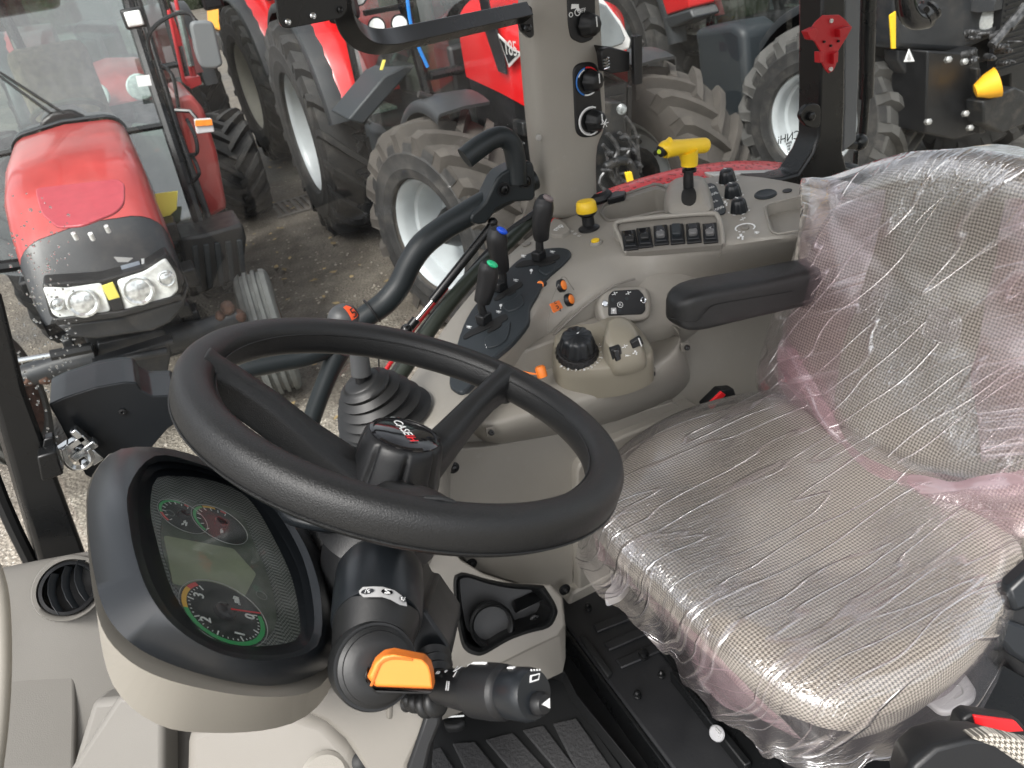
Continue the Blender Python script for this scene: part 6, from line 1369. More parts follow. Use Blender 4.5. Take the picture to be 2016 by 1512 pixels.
# (disc faces the open door)
MB().lathe([(R0*.9, -.03), (R0*.99, -.022), (R0*1.0, -.004), (R0*.96, .0), (R0*.9, .0), (R0*.89, .004), (R0*.80, .006), (R0*.79, .009), (R0*.62, .012), (R0*.5, .013), (.001, .013)], dc, DN, 56).obj("lever_gaiter", greyrub, sc_, sharp=30)
MB().tube([b1-AX*.01, dc-DN*.025], [br*.96, R0*.90], 40).obj("barrel_neck", greyrub, sc_)
# orange direction lever
OL = ('d', .565)
lv = MB(); face = [(722, 1333), (735, 1303), (752, 1289), (772, 1285), (834, 1297), (846, 1310), (851, 1328), (854, 1357), (738, 1352)]
P1 = ons(('d', .572), face); n = -CF
top = ons(('d', .566), [(728, 1331), (740, 1305), (756, 1291), (774, 1288), (832, 1299), (843, 1311), (848, 1328), (851, 1354), (741, 1350)])
lv.loft([[p+CF*.012 for p in P1], P1, top]); ol_ = lv.obj("shift_lever", orange, sc_, bevel=.0015, seg=3)
lv = MB(); pts = [(716, 1334), (722, 1318), (724, 1340), (740, 1356), (853, 1360), (848, 1368), (742, 1366), (724, 1352)]
lv.prism(ons(('d', .574), pts), CF*.010); lv.obj("lever_back", greyrub, ol_, bevel=.002)
MB().tube([dc, dp(760, 1335, .585)], .013, 16).obj("lever_root", greyrub, ol_)
lip_ = [dp(731, 1350, .5655), dp(746, 1312, .5655), dp(756, 1301, .5655), dp(776, 1296, .5655), dp(812, 1299, .5655)]
MB().tube(smooth_open(lip_, 4), .0011, 6).obj("lever_ridge", mat("dark orange groove", (.5, .14, .02), .5), ol_)
# squared black cover and bellows to the right of the barrel
cv = MB(); f_ = ons(('d', .70), [(806, 1150), (826, 1190), (840, 1190), (888, 1260), (890, 1284), (884, 1300), (830, 1312), (800, 1310)])
cv.loft([[p+CF*.12 for p in f_], f_, [p*.94+sum(f_, V())/len(f_)*.06-CF*.012 for p in f_]]); cv.obj("stalk_cover", satin, sc_, bevel=.004, seg=3)
for (x0, y0, x1, y1, r0, r1, n_, nm) in ((850, 1300, 862, 1345, 36, 30, 3, "stalk_bellows"), (800, 1386, 858, 1382, 14, 22, 4, "lower_bellows")):
    A, B2 = dp(x0, y0, .68), dp(x1, y1, .655); rr = []
    pts = []
    for k in range(n_*4+1): t = k/(n_*4); pts.append(A.lerp(B2, t)); rr.append(px(A, r0+(r1-r0)*t)*(1+.12*math.cos(k/4*2*math.pi)))
    MB().tube(pts, rr, 24).obj(nm, greyrub, sc_, sharp=60)
bel = MB()
for k, (x, y, h) in enumerate(((806, 1382, 24), (822, 1386, 34), (840, 1390, 42), (858, 1386, 46))):
    P = dp(x, y-6, .66-.006*k); bel.lathe([(px(P, h*.5), -.005), (px(P, h*.68), -.002), (px(P, h*.68), .002), (px(P, h*.5), .005)], P, (dp(900, 1372, .63)-dp(800, 1382, .665)), 24)
bel.obj("bellows_rings", greyrub, sc_, sharp=60)
# multi-function stalk
S0, S1 = dp(862, 1352, .635), dp(1052, 1368, .555)
SA = (S1-S0).normalized(); SLg = (S1-S0).length
def srad(n, t): return px(S0.lerp(S1, t), n)
MB().lathe([(srad(20, 0), 0), (srad(31, 0), SLg*.03), (srad(38, .2), SLg*.22), (srad(44, .4), SLg*.42)], S0, SA, 36).obj("stalk_cone", black, sc_)
st_ = MB().lathe([(srad(46, .4), SLg*.42), (srad(52, .45), SLg*.44), (srad(54, .6), SLg*.62), (srad(53, .7), SLg*.72), (srad(49, .72), SLg*.735), (srad(46, .74), SLg*.75), (srad(46, .76), SLg*.78)], S0, SA, 48).obj("twist_ring", black, sc_)
se = MB().lathe([(srad(46, .78), SLg*.77), (srad(49, .8), SLg*.79), (srad(51, .9), SLg*.94), (srad(50, 1), SLg*.975), (srad(46, 1), SLg*1.0), (.001, SLg*1.005)], S0, SA, 48).obj("stalk_end", satin, sc_)
# small engraved marks along the grip
BP = S0+SA*(SLg*1.004)
a_, b_, _ = frame_of(SA, up=CU)
ex = (CR-SA*CR.dot(SA)).normalized(); ey = ex.cross(SA); ey = ey if ey.dot(CU) > 0 else -ey
hb_ = MB().lathe([(.0085, 0), (.0085, .004), (.0065, .0075), (.001, .0082)], BP-ey*.006+ex*.003, SA, 24).obj("horn_button", gloss if False else black, se)
tex = (V(CR)*.9).normalized()
hP = BP-ey*.006+ex*.003+SA*.0085
MB().prism([hP+ex*a+ey*b for a, b in ((-.004, .0), (-.001, .0018), (.004, .004), (.004, -.003), (-.001, -.001))], -SA*.0006).obj("horn_symbol", whitem, hb_)
gP = BP+ey*.0085+SA*.0004
gl2 = MB()
for poly in ([(-.0050, .000), (.0040, .0015), (.0052, .0062), (-.0046, .0050)],): gl2.prism([gP+ex*a+ey*b for a, b in poly], -SA*.0005)
gl2.obj("washer_symbol", whitem, se)
MB().prism([gP+SA*.0003+ex*a+ey*b for a, b in ((-.0036, .0013), (.0030, .0024), (.0038, .0052), (-.0032, .0042))], -SA*.0003).obj("washer_symbol", satin, se)
for k in range(4): MB().box(gP+ex*(-.0035+.0028*k)+ey*.0085, (.0012, .0012, .0005), ax=(ex, ey, SA)).obj("washer_symbol", whitem, se)
def onstalk(t, up, s_, sz, dx=0):
    r = srad(44+(t-.4)*20, t)*1.01; base = S0+SA*SLg*t; v = (CO-base); v = (v-SA*v.dot(SA)).normalized(); w2 = SA.cross(v).normalized(); w2 = w2 if w2.dot(CU) > 0 else -w2
    n = (v*math.cos(up)+w2*math.sin(up)).normalized(); tn = SA.cross(n).normalized(); tn = tn if tn.dot(CU) > 0 else -tn
    text(s_, base+n*r, SA, tn, sz, whitem, st_)
onstalk(.30, .05, "II", .010); onstalk(.335, .62, "I", .008); onstalk(.30, .95, "V", .011); onstalk(.12, .75, "m", .006); onstalk(.2, .85, "o", .006)
q0, q1 = None, None
base = S0+SA*SLg*.50; v = (CO-base); v = (v-SA*v.dot(SA)).normalized(); w2 = SA.cross(v).normalized(); w2 = w2 if w2.dot(CU) > 0 else -w2
n1 = (v*math.cos(1.15)+w2*math.sin(1.15)).normalized(); MB().tube([S0+SA*SLg*.40+n1*srad(46, .4), S0+SA*SLg*.47+n1*srad(53, .5), S0+SA*SLg*.60+n1*srad(55, .6)], .0011, 6).obj("white_pointer", whitem, st_)
MB().box(S0+SA*SLg*.84+n1*srad(51, .84), (.006, .003, .0008), ax=(SA, SA.cross(n1), n1)).obj("marking", whitem, se)

# ------------------------------------------------------------------ instrument cluster
CP0 = dp(430, 1100, .64); CN = V((math.sin(R_(50)), 0, math.cos(R_(50)))); CL = (tuple(CP0), tuple(CN))
cl_ = thing("instrument_cluster", "black hooded instrument cluster in a beige shell with dials and a dull display", "instrument cluster", tuple(CP0))
def co(o): return (tuple(CP0+CN*o), tuple(CN))
cxy = (425, 1105)
def radial(pts, n=72, c=cxy):
    P = [V((*q, 0)) for q in pts]; S = smooth_closed(P, 8); A = [(math.atan2(p.y-c[1], p.x-c[0]), (p.xy-V(c)).length) for p in S]; A.sort(); out = []
    for k in range(n):
        t = -math.pi+2*math.pi*k/n; j = 0
        while j < len(A) and A[j][0] < t: j += 1
        a, b = A[j-1], A[j % len(A)]; da = (b[0]-a[0]) % (2*math.pi) or 1e-6; f = ((t-a[0]) % (2*math.pi))/da; f = min(max(f, 0), 1)
        r = a[1]+(b[1]-a[1])*f; out.append((c[0]+math.cos(t)*r, c[1]+math.sin(t)*r))
    return out
outer = radial([(237, 884), (300, 880), (370, 892), (450, 924), (530, 962), (590, 1005), (645, 1090), (668, 1180), (670, 1262), (648, 1310), (590, 1340), (520, 1350), (430, 1336), (330, 1305), (258, 1266), (207, 1205), (182, 1110), (172, 1010), (178, 955), (200, 910)])
crest = radial([(258, 898), (310, 890), (378, 904), (455, 936), (528, 976), (578, 1020), (622, 1100), (644, 1190), (642, 1262), (612, 1292), (550, 1306), (475, 1304), (400, 1280), (335, 1236), (284, 1172), (256, 1095), (240, 1015), (240, 950)])
lip1 = radial([(288, 922), (320, 908), (384, 917), (455, 942), (515, 980), (560, 1030), (600, 1110), (618, 1200), (614, 1255), (585, 1282), (525, 1290), (450, 1282), (385, 1250), (330, 1200), (290, 1120), (274, 1040), (272, 975)])
lip2 = radial([(296, 936), (330, 922), (390, 928), (455, 950), (505, 985), (548, 1045), (588, 1125), (603, 1215), (600, 1255), (572, 1274), (515, 1281), (440, 1268), (382, 1236), (334, 1180), (300, 1100), (286, 1030), (284, 980)])
scr = radial([(306, 944), (345, 937), (400, 942), (458, 960), (499, 993), (540, 1062), (575, 1140), (591, 1225), (587, 1256), (556, 1268), (485, 1272), (416, 1256), (372, 1216), (335, 1152), (308, 1062), (296, 1000)])
beige_o = radial([(228, 888), (300, 886), (370, 898), (450, 930), (530, 968), (590, 1010), (645, 1095), (668, 1185), (670, 1270), (645, 1335), (600, 1366), (520, 1372), (430, 1362), (320, 1335), (248, 1296), (200, 1235), (178, 1130), (170, 1010), (174, 955), (196, 914)])
beige_b = radial([(240, 900), (300, 898), (370, 908), (450, 940), (530, 978), (590, 1020), (640, 1100), (664, 1190), (660, 1300), (648, 1360), (600, 1412), (525, 1437), (420, 1443), (325, 1432), (250, 1385), (208, 1310), (184, 1150), (176, 1030), (184, 960), (204, 920)])
beige_c = radial([(300, 950), (400, 960), (520, 1000), (600, 1100), (630, 1200), (620, 1330), (560, 1400), (430, 1420), (310, 1400), (240, 1300), (215, 1150), (220, 1000)])
mb = MB(); mb.loft([ons(co(-.046), outer), ons(co(-.034), outer), ons(co(-.022), outer), ons(co(.006), crest), ons(co(.009), radial([( (a[0]*.6+b[0]*.4), (a[1]*.6+b[1]*.4)) for a, b in zip(crest[::4], lip1[::4])])), ons(co(.003), lip1), ons(co(-.003), lip1), ons(co(-.005), lip2), ons(co(-.012), lip2), ons(co(-.014), scr), ons(co(-.020), scr)], cap=False)
bz = mb.obj("bezel", satin, cl_, sharp=55)
mb = MB(); mb.loft([ons(co(-.030), beige_o), ons(co(-.045), beige_o), ons(co(-.090), beige_b), ons(co(-.125), beige_c), ons(co(-.140), radial([(x*.5+cxy[0]*.5, y*.5+cxy[1]*.55) for x, y in beige_c[::4]]))], capa=True, capb=True); mb.obj("shell", beige, cl_, sharp=60)
# dial face: woven look behind, plain zones
def dial_mat():
    m_, nt, p, o = _new("dial face"); N = nt.nodes.new; L = nt.links.new
    tc = N("ShaderNodeTexCoord"); mp = N("ShaderNodeMapping"); mp.inputs['Rotation'].default_value = (0, R_(0), 0); L(tc.outputs['Object'], mp.inputs[0])
    c = N("ShaderNodeTexChecker"); c.inputs['Scale'].default_value = 420; c.inputs[1].default_value = (.20, .215, .205, 1); c.inputs[2].default_value = (.035, .042, .038, 1); L(mp.outputs[0], c.inputs[0]); L(c.outputs[0], p.inputs['Base Color']); p.inputs['Roughness'].default_value = .7; p.inputs['Specular IOR Level'].default_value = .1
    return m_
SCP = co(-.0185)
panel("dial_weave", SCP, scr, .002, dial_mat(), cl_, bevel=0)
df = mat("dial black", (.022, .027, .025), .7, spec=.1); dg = mat("dial olive grey", (.085, .10, .082), .7, spec=.1, var=.2, vscale=60); lc = mat("dull display", (.26, .29, .20), .6, spec=.1, var=.12, vscale=30)
gf = panel("dial_ground", co(-.0178), radial([(330, 1000), (400, 990), (470, 1010), (500, 1070), (530, 1140), (545, 1215), (530, 1250), (480, 1262), (420, 1250), (380, 1210), (345, 1150), (318, 1070)]), .0008, dg, cl_, bevel=0)
panel("display", co(-.0172), [(322, 1054), (460, 1080), (505, 1130), (480, 1178), (340, 1148)], .0006, lc, gf, bevel=0, rnd=6)
ex_ = V((0, -1, 0)); ey_ = CN.cross(ex_); ey_ = ey_ if ey_.x < 0 else -ey_      # driver reads with up = forward
ey_ = V((-math.cos(R_(50)), 0, math.sin(R_(50)))); ex_ = V((0, -1, 0))          # ex: driver's left is -Y? handled below
ex_ = ey_.cross(CN)
def dial(px_, py_, r, segs, nums, o, ticks, a0, a1):
    C = on(co(-.0165), px_, py_)
    def pt(a, rr, h=0): return C+(ex_*math.cos(a)+ey_*math.sin(a))*rr+CN*h
    disc = MB().add([pt(2*math.pi*k/48, r*1.02, -.0003) for k in range(48)], [tuple(range(48))]).obj("dial", df, o)
    MB().tube([pt(2*math.pi*k/48, r*1.06) for k in range(49)], .0003, 5).obj("dial_ring", greym, disc)
    for (s0, s1, m_) in segs:
        n = 14; MB().grid([[pt(s0+(s1-s0)*k/n, r*.885) for k in range(n+1)], [pt(s0+(s1-s0)*k/n, r*1.0) for k in range(n+1)]]).obj("scale_band", m_, disc)
    tk = MB()
    for k in range(ticks+1):
        a = a0+(a1-a0)*k/ticks; mj = k % 5 == 0 if ticks > 12 else True; d = (pt(a, 1)-pt(a, 0)).normalized(); c = pt(a, r*(.80 if mj else .83), .0003)
        tk.box(c, (r*(.14 if mj else .045), r*(.03 if mj else .018), .0002), ax=(d, CN.cross(d), CN))
    t_ = tk.obj("tick_marks", whitem, disc); t_['kind'] = 'stuff'
    for s_, a, sz in nums: text(s_, pt(a, r*.66, .0004), ex_, ey_, sz, whitem, disc, name="numeral")
    MB().lathe([(r*.26, 0), (r*.25, .003), (r*.2, .004), (.001, .004)], C, CN, 24).obj("needle_boss", black, disc)
    return C, pt, disc
gr_ = mat("scale green", (.02, .36, .10), .4); am_ = mat("scale amber", (.75, .42, .03), .4); rd_ = mat("scale red", (.6, .05, .05), .4)
def angd(C, x, y):
    p = on(co(-.0165), x, y)-C; return math.atan2(p.dot(ey_), p.dot(ex_))
# tachometer
TC = (442, 1206); C = on(co(-.0165), *TC); rT = ((on(co(-.0165), 521, 1222)-C).length+(on(co(-.0165), 362, 1190)-C).length)/2
aa = [angd(C, *q) for q in ((519, 1214), (452, 1260), (372, 1222), (380, 1172), (399, 1161))]
def unwrap(l):
    o = [l[0]]
    for a in l[1:]:
        while a > o[-1]+1e-6 and False: a -= 2*math.pi
        d = (a-o[-1]+math.pi) % (2*math.pi)-math.pi; o.append(o[-1]+d)
    return o
aa = unwrap(aa); s0, s1 = aa[0], aa[-1]
def fr_(t): return s0+(s1-s0)*t
C, pt, dsc = dial(*TC, rT, [(fr_(0), fr_(.74), gr_), (fr_(.74), fr_(.92), am_), (fr_(.92), fr_(1.0), rd_)], [("0", fr_(.02), .013), ("1", fr_(.32), .013), ("2", fr_(.62), .013), ("3", fr_(.91), .013)], gf, 30, fr_(0), fr_(1))
MB().tube([pt(fr_(.0)+.0, rT*.1, .004), pt(fr_(-.01), rT*.95, .002)], .0006, 6).obj("needle", redink, dsc)
text("min", on(co(-.0158), 463, 1180), ex_, ey_, .006, whitem, dsc); text("x1000", on(co(-.0158), 469, 1183), ex_, ey_, .004, whitem, dsc)
for (x, y, (gx_, gy_)) , segl in (((360, 1016, (327, 1022)), "a"), ((433, 1032, (396, 1038)), "b")):
    C = on(co(-.0165), x, y); r = (on(co(-.0165), gx_, gy_)-C).length
    A0, A1 = (angd(C, 325, 1026), angd(C, 372, 996)) if segl == "a" else (angd(C, 402, 1044), angd(C, 447, 1007))
    A0, A1 = unwrap([A0, A1]); f2 = lambda t: A0+(A1-A0)*t
    sg_ = [(f2(0), f2(.2), rd_), (f2(.2), f2(.86), gr_), (f2(.93), f2(1), rd_)] if segl == "a" else [(f2(0), f2(.62), gr_), (f2(.64), f2(.84), am_), (f2(.92), f2(1), rd_)]
    C, pt, d2 = dial(x, y, r, sg_, [], gf, 8, f2(0), f2(1))
    glyph(co(-.016), x+3, y+14, .7, whitem, d2, "lock" if segl == "b" else "trac")
for q in ((335, 1010, 9), (345, 1162, 10), (515, 1172, 12)):
    P = on(co(-.0168), q[0], q[1]); MB().tube([P+(ex_*math.cos(t)+ey_*math.sin(t))*px(P, q[2]) for t in [2*math.pi*k/24 for k in range(25)]], .0003, 5).obj("lamp_ring", mat("faint ring", (.12, .13, .12), .4), gf)
mb = MB(); mb.sheet(ons(co(-.0125), scr)); mb.obj("lens", lcdglass, cl_)

# ------------------------------------------------------------------ dashboard left, lower cowl
da_ = thing("dashboard", "pale grey moulded dashboard side with a round black air vent, below the front post", "dashboard", tuple(dp(200, 1300, .9)))
DPL = (tuple(on(('y', 1.16), 100, 1110)), (.34, -.42, .84))
def dpo(o): return offp(DPL, o)
rows = [ons(('y', 1.22), [(-140, 1150), (0, 1122), (90, 1103), (172, 1088), (330, 1060), (480, 1040)]),
        ons(('y', 1.20), [(-140, 1142), (0, 1115), (90, 1097), (170, 1083), (330, 1055), (480, 1035)]),
        ons(('y', 1.17), [(-140, 1160), (0, 1130), (90, 1112), (170, 1100), (330, 1075), (480, 1050)]),
        ons(dpo(-.02), [(-140, 1300), (10, 1240), (100, 1236), (190, 1228), (330, 1200), (480, 1170)]),
        ons(dpo(-.035), [(-140, 1320), (10, 1262), (100, 1258), (190, 1250), (330, 1230), (480, 1200)]),
        ons(dpo(-.055), [(-140, 1420), (0, 1400), (90, 1396), (160, 1400), (240, 1392), (480, 1350)]),
        ons(dpo(-.065), [(-140, 1560), (0, 1570), (80, 1570), (150, 1570), (200, 1570), (480, 1560)]),
        ons(dpo(-.07), [(-140, 1660), (0, 1670), (80, 1670), (150, 1670), (200, 1670), (480, 1660)])]
mb = MB(); mb.solid(rows, (0, .01, -.03)); dshell = mb.obj("dash_panel", greyp, da_, sub=2)
panel("raised_panel", dpo(-.046), [(0, 1282), (60, 1283), (130, 1292), (150, 1308), (152, 1400), (148, 1560), (-40, 1600), (-60, 1300)], .02, greyp, dshell, bevel=.009, seg=4, rnd=14)
panel("diagonal_step", dpo(-.050), [(118, 1540), (258, 1410), (330, 1400), (330, 1640), (100, 1640)], .02, greyp, dshell, bevel=.004)
# vent
VPs = dpo(.004); VC = on(VPs, 132, 1160); vn = normal_of(VPs, [VC])
va = (on(VPs, 178, 1105)-VC); vb = (on(VPs, 178, 1185)-on(VPs, 92, 1135)); 
ell = lambda k, o=0: [on(dpo(.018+o), 134+math.cos(t)*62*k*math.cos(-.55)-math.sin(t)*50*k*math.sin(-.55), 1158+math.cos(t)*62*k*math.sin(-.55)+math.sin(t)*50*k*math.cos(-.55)) for t in [2*math.pi*i/40 for i in range(40)]]
mb = MB(); mb.loft([ell(1.25, -.03), ell(1.22, -.004), ell(1.08, -.004), ell(1.0, -.014)], cap=False); mb.obj("vent_surround", greyp, da_, sharp=60)
mb = MB(); mb.loft([ell(1.02, -.02), ell(1.0, .002), ell(.88, .003), ell(.84, -.02)], cap=False, capb=True); vent = mb.obj("air_vent", black, da_, sharp=60)
for k in (-.45, .1, .6):
    P = [on(dpo(.022), 134+k*50+q*8-18*(1-q*q), 1158+q*46-k*26) for q in (-.9, -.5, 0, .5, .9)]
    MB().solid([P, [p+vn*-.012+V((.012, 0, 0)) for p in P]], vn*-.002).obj("vent_slat", satin, vent, bevel=.0008)
mb = MB(); mb.tube(smooth_open([dp(-14, 1120, .62), dp(0, 1180, .60), dp(4, 1300, .58), dp(-2, 1420, .57), dp(-14, 1520, .56)], 4), px(V((0, .6, 2)), 14), 12); mb.obj("dash_edge", beige, da_)
# floor level mouldings under the cluster
lw = thing("lower_cowl", "beige cowl mouldings under the steering column down to the footwell", "cowl", tuple(dp(500, 1470, .95)))
FLp = ('d', 1.02)
panel("front_moulding", ('d', 1.06), [(180, 1380), (380, 1360), (700, 1330), (760, 1640), (100, 1640)], .05, greyp, lw, bevel=.01)
panel("pale_moulding", ('d', .99), [(232, 1370), (322, 1370), (322, 1640), (120, 1640), (120, 1540)], .05, greyp, lw, bevel=.008)
mb = MB(); a_ = [dp(360, 1640, .95), dp(365, 1440, .97), dp(450, 1405, .97), dp(570, 1395, .97), dp(640, 1420, .96), dp(700, 1480, .95), dp(735, 1640, .93)]
mb.loft([[p+CF*.07 for p in a_], a_], closed=True); mb.obj("centre_moulding", taupe_d, lw, bevel=.015, seg=3)
mb = MB(); R1 = [(592, 1392), (640, 1345), (700, 1330), (800, 1380), (850, 1398), (842, 1440), (812, 1500), (790, 1640), (735, 1640), (720, 1510), (680, 1450), (640, 1415)]
f_ = ons(('d', .80), R1); c_ = sum(f_, V())/len(f_); mb.loft([[p+CF*.12 for p in f_], f_, [p.lerp(c_, .05)-CF*.008 for p in f_]]); mb.obj("column_cowl", taupe_d, lw, bevel=.006, seg=3)
panel("cowl_rib", ('d', .789), [(762, 1350), (776, 1352), (772, 1420), (758, 1418)], .02, taupe_d, lw, bevel=.005)
panel("cowl_edge", ('d', .784), [(838, 1402), (866, 1404), (868, 1425), (850, 1470), (838, 1520), (826, 1640), (788, 1640), (800, 1512), (822, 1450)], .1, black, lw, bevel=.004)
P = dp(712, 1500, .93); MB().lathe([(.012, 0), (.012, .008), (.006, .012), (.001, .012)], P, (CO-P), 16).obj("rubber_plug", rubber, lw)
P = dp(640, 1530, .94); MB().lathe([(.03, -.01), (.03, .004), (.025, .008), (.001, .008)], P, (CO-P), 24).obj("round_boss", taupe, lw)
# ------------------------------------------------------------------ seat
def tooth_mat(name, da=(.092, .083, .070), li=(.50, .465, .405), period=.0052):
    m_, nt, p, o = _new(name); N = nt.nodes.new; L = nt.links.new
    uv = N("ShaderNodeUVMap"); s = N("ShaderNodeSeparateXYZ"); 
    nz = N("ShaderNodeTexNoise"); nz.inputs['Scale'].default_value = 25; L(uv.outputs[0], nz.inputs['Vector'])
    v = N("ShaderNodeVectorMath"); v.operation = 'SCALE'; v.inputs['Scale'].default_value = .006; L(nz.outputs['Color'], v.inputs[0])
    av = N("ShaderNodeVectorMath"); L(uv.outputs[0], av.inputs[0]); L(v.outputs[0], av.inputs[1]); L(av.outputs[0], s.inputs[0])
    def M(op, a, b=None):
        n = N("ShaderNodeMath"); n.operation = op
        for i, x in enumerate((a, b)):
            if x is None: continue
            if isinstance(x, (int, float)): n.inputs[i].default_value = x
            else: L(x, n.inputs[i])
        return n.outputs[0]
    t = period/8
    i = M('FLOOR', M('DIVIDE', s.outputs[0], t)); j = M('FLOOR', M('DIVIDE', s.outputs[1], t))
    W = M('LESS_THAN', M('FLOORED_MODULO', i, 8), 4); F = M('LESS_THAN', M('FLOORED_MODULO', j, 8), 4)
    T = M('LESS_THAN', M('FLOORED_MODULO', M('ADD', i, j), 4), 2)
    c = M('ADD', M('MULTIPLY', T, W), M('MULTIPLY', M('SUBTRACT', 1, T), F))
    n2 = N("ShaderNodeTexNoise"); n2.inputs['Scale'].default_value = 500; n2.inputs['Detail'].default_value = 3; L(uv.outputs[0], n2.inputs['Vector'])
    mx = N("ShaderNodeMix"); mx.data_type = 'RGBA'; mx.inputs[6].default_value = (*da, 1); mx.inputs[7].default_value = (*li, 1)
    L(M('MULTIPLY', c, M('ADD', M('MULTIPLY', n2.outputs['Fac'], .8), .55)), mx.inputs[0]); L(mx.outputs[2], p.inputs['Base Color']); p.inputs['Roughness'].default_value = .95; p.inputs['Specular IOR Level'].default_value = .2
    b = N("ShaderNodeBump"); b.inputs['Strength'].default_value = .6; b.inputs['Distance'].default_value = .001; L(M('ADD', c, n2.outputs['Fac']), b.inputs['Height']); L(b.outputs[0], p.inputs['Normal'])
    p.inputs['Sheen Weight'].default_value = .1
    return m_
cloth = tooth_mat("woven houndstooth seat cloth")
def film_mat(name, tint, haze_k, body, wr=1.0, gk=1.0):
    m_, nt, p, o = _new(name); N = nt.nodes.new; L = nt.links.new; nt.nodes.remove(p)
    uv = N("ShaderNodeUVMap")
    def M(op, a, b):
        n = N("ShaderNodeMath"); n.operation = op
        for i, x in enumerate((a, b)):
            if isinstance(x, (int, float)): n.inputs[i].default_value = x
            else: L(x, n.inputs[i])
        return n.outputs[0]
    def nz(scale, st, det, dist, rot, seed=0):
        mp = N("ShaderNodeMapping"); mp.inputs['Scale'].default_value = st; mp.inputs['Rotation'].default_value = (0, 0, rot); mp.inputs['Location'].default_value = (seed, seed, 0); L(uv.outputs[0], mp.inputs[0])
        n = N("ShaderNodeTexNoise"); n.inputs['Scale'].default_value = scale; n.inputs['Detail'].default_value = det; n.inputs['Roughness'].default_value = .5; n.inputs['Distortion'].default_value = dist; L(mp.outputs[0], n.inputs['Vector']); return n.outputs['Fac']
    def rng(src, a, b, c, d):
        r = N("ShaderNodeMapRange"); r.interpolation_type = 'SMOOTHSTEP'; L(src, r.inputs[0])
        for i, v in enumerate((a, b, c, d)): r.inputs[i+1].default_value = v
        return r.outputs[0]
    def ridge(scale, st, det, dist, rot, hi, seed=0): return rng(M('ABSOLUTE', M('SUBTRACT', nz(scale, st, det, dist, rot, seed), .5), 0), 0, hi, 1, 0)
    patch = rng(nz(5, (1, 1, 1), 2, 0, 0, 3), .45, .62, .12, 1)
    patch2 = rng(nz(7, (1, 1, 1), 2, 0, 0, 9), .48, .62, .05, 1)
    r1 = ridge(3.0, (1, 7.0, 1), 1, .15, .45, .022); r2 = ridge(9, (1, 5.5, 1), 1, .25, .1, .035, 4); r3 = ridge(45, (1, 3.0, 1), 2, .4, .7, .08, 7); r4 = nz(150, (1, 2.5, 1), 2, .3, .5, 2)
    h = M('ADD', M('ADD', M('MULTIPLY', r1, .42), M('MULTIPLY', M('MULTIPLY', r2, patch), .15)), M('ADD', M('MULTIPLY', M('MULTIPLY', r3, patch2), .14), M('MULTIPLY', M('MULTIPLY', r4, patch), .26)))
    bp = N("ShaderNodeBump"); bp.inputs['Strength'].default_value = .85*wr; bp.inputs['Distance'].default_value = .004; L(h, bp.inputs['Height'])
    tr = N("ShaderNodeBsdfTransparent"); tr.inputs[0].default_value = (*tint, 1)
    gl = N("ShaderNodeBsdfGlossy"); gl.inputs['Roughness'].default_value = .19; gl.inputs[0].default_value = (1, 1, 1, 1); L(bp.outputs[0], gl.inputs['Normal'])
    df = N("ShaderNodeBsdfTranslucent"); df.inputs[0].default_value = (*body, 1); d2 = N("ShaderNodeBsdfDiffuse"); d2.inputs[0].default_value = (*body, 1)
    dm = N("ShaderNodeMixShader"); dm.inputs[0].default_value = .5; L(df.outputs[0], dm.inputs[1]); L(d2.outputs[0], dm.inputs[2])
    lw_ = N("ShaderNodeLayerWeight"); lw_.inputs[0].default_value = .3
    hz_ = M('ADD', M('MULTIPLY', lw_.outputs['Facing'], haze_k*2), haze_k)
    hz_ = M('ADD', hz_, M('MULTIPLY', r1, .16)); hz_ = M('ADD', hz_, M('MULTIPLY', M('MULTIPLY', r2, patch), .07))
    a = N("ShaderNodeMixShader"); L(hz_, a.inputs[0]); L(tr.outputs[0], a.inputs[1]); L(dm.outputs[0], a.inputs[2])
    fr_out = schlick(nt, bp.outputs[0])
    fk = M('MULTIPLY', M('ADD', M('MULTIPLY', fr_out, 2.6), M('ADD', M('ADD', M('MULTIPLY', patch, .20), .05), M('ADD', M('MULTIPLY', r1, .18), M('MULTIPLY', M('MULTIPLY', r2, patch), .14)))), gk)
    b = N("ShaderNodeMixShader"); L(fk, b.inputs[0]); L(a.outputs[0], b.inputs[1]); L(gl.outputs[0], b.inputs[2]); L(b.outputs[0], o.inputs[0])
    return m_
film = film_mat("thin clear plastic film", (.995, .985, .985), .03, (.95, .78, .82))
pinkd = film_mat("folded pink plastic film", (.97, .86, .89), .20, (.96, .66, .73), .6, .6)
pinkf = film_mat("pink tinted plastic film", (.97, .90, .92), .06, (.95, .70, .76), .6, .6)

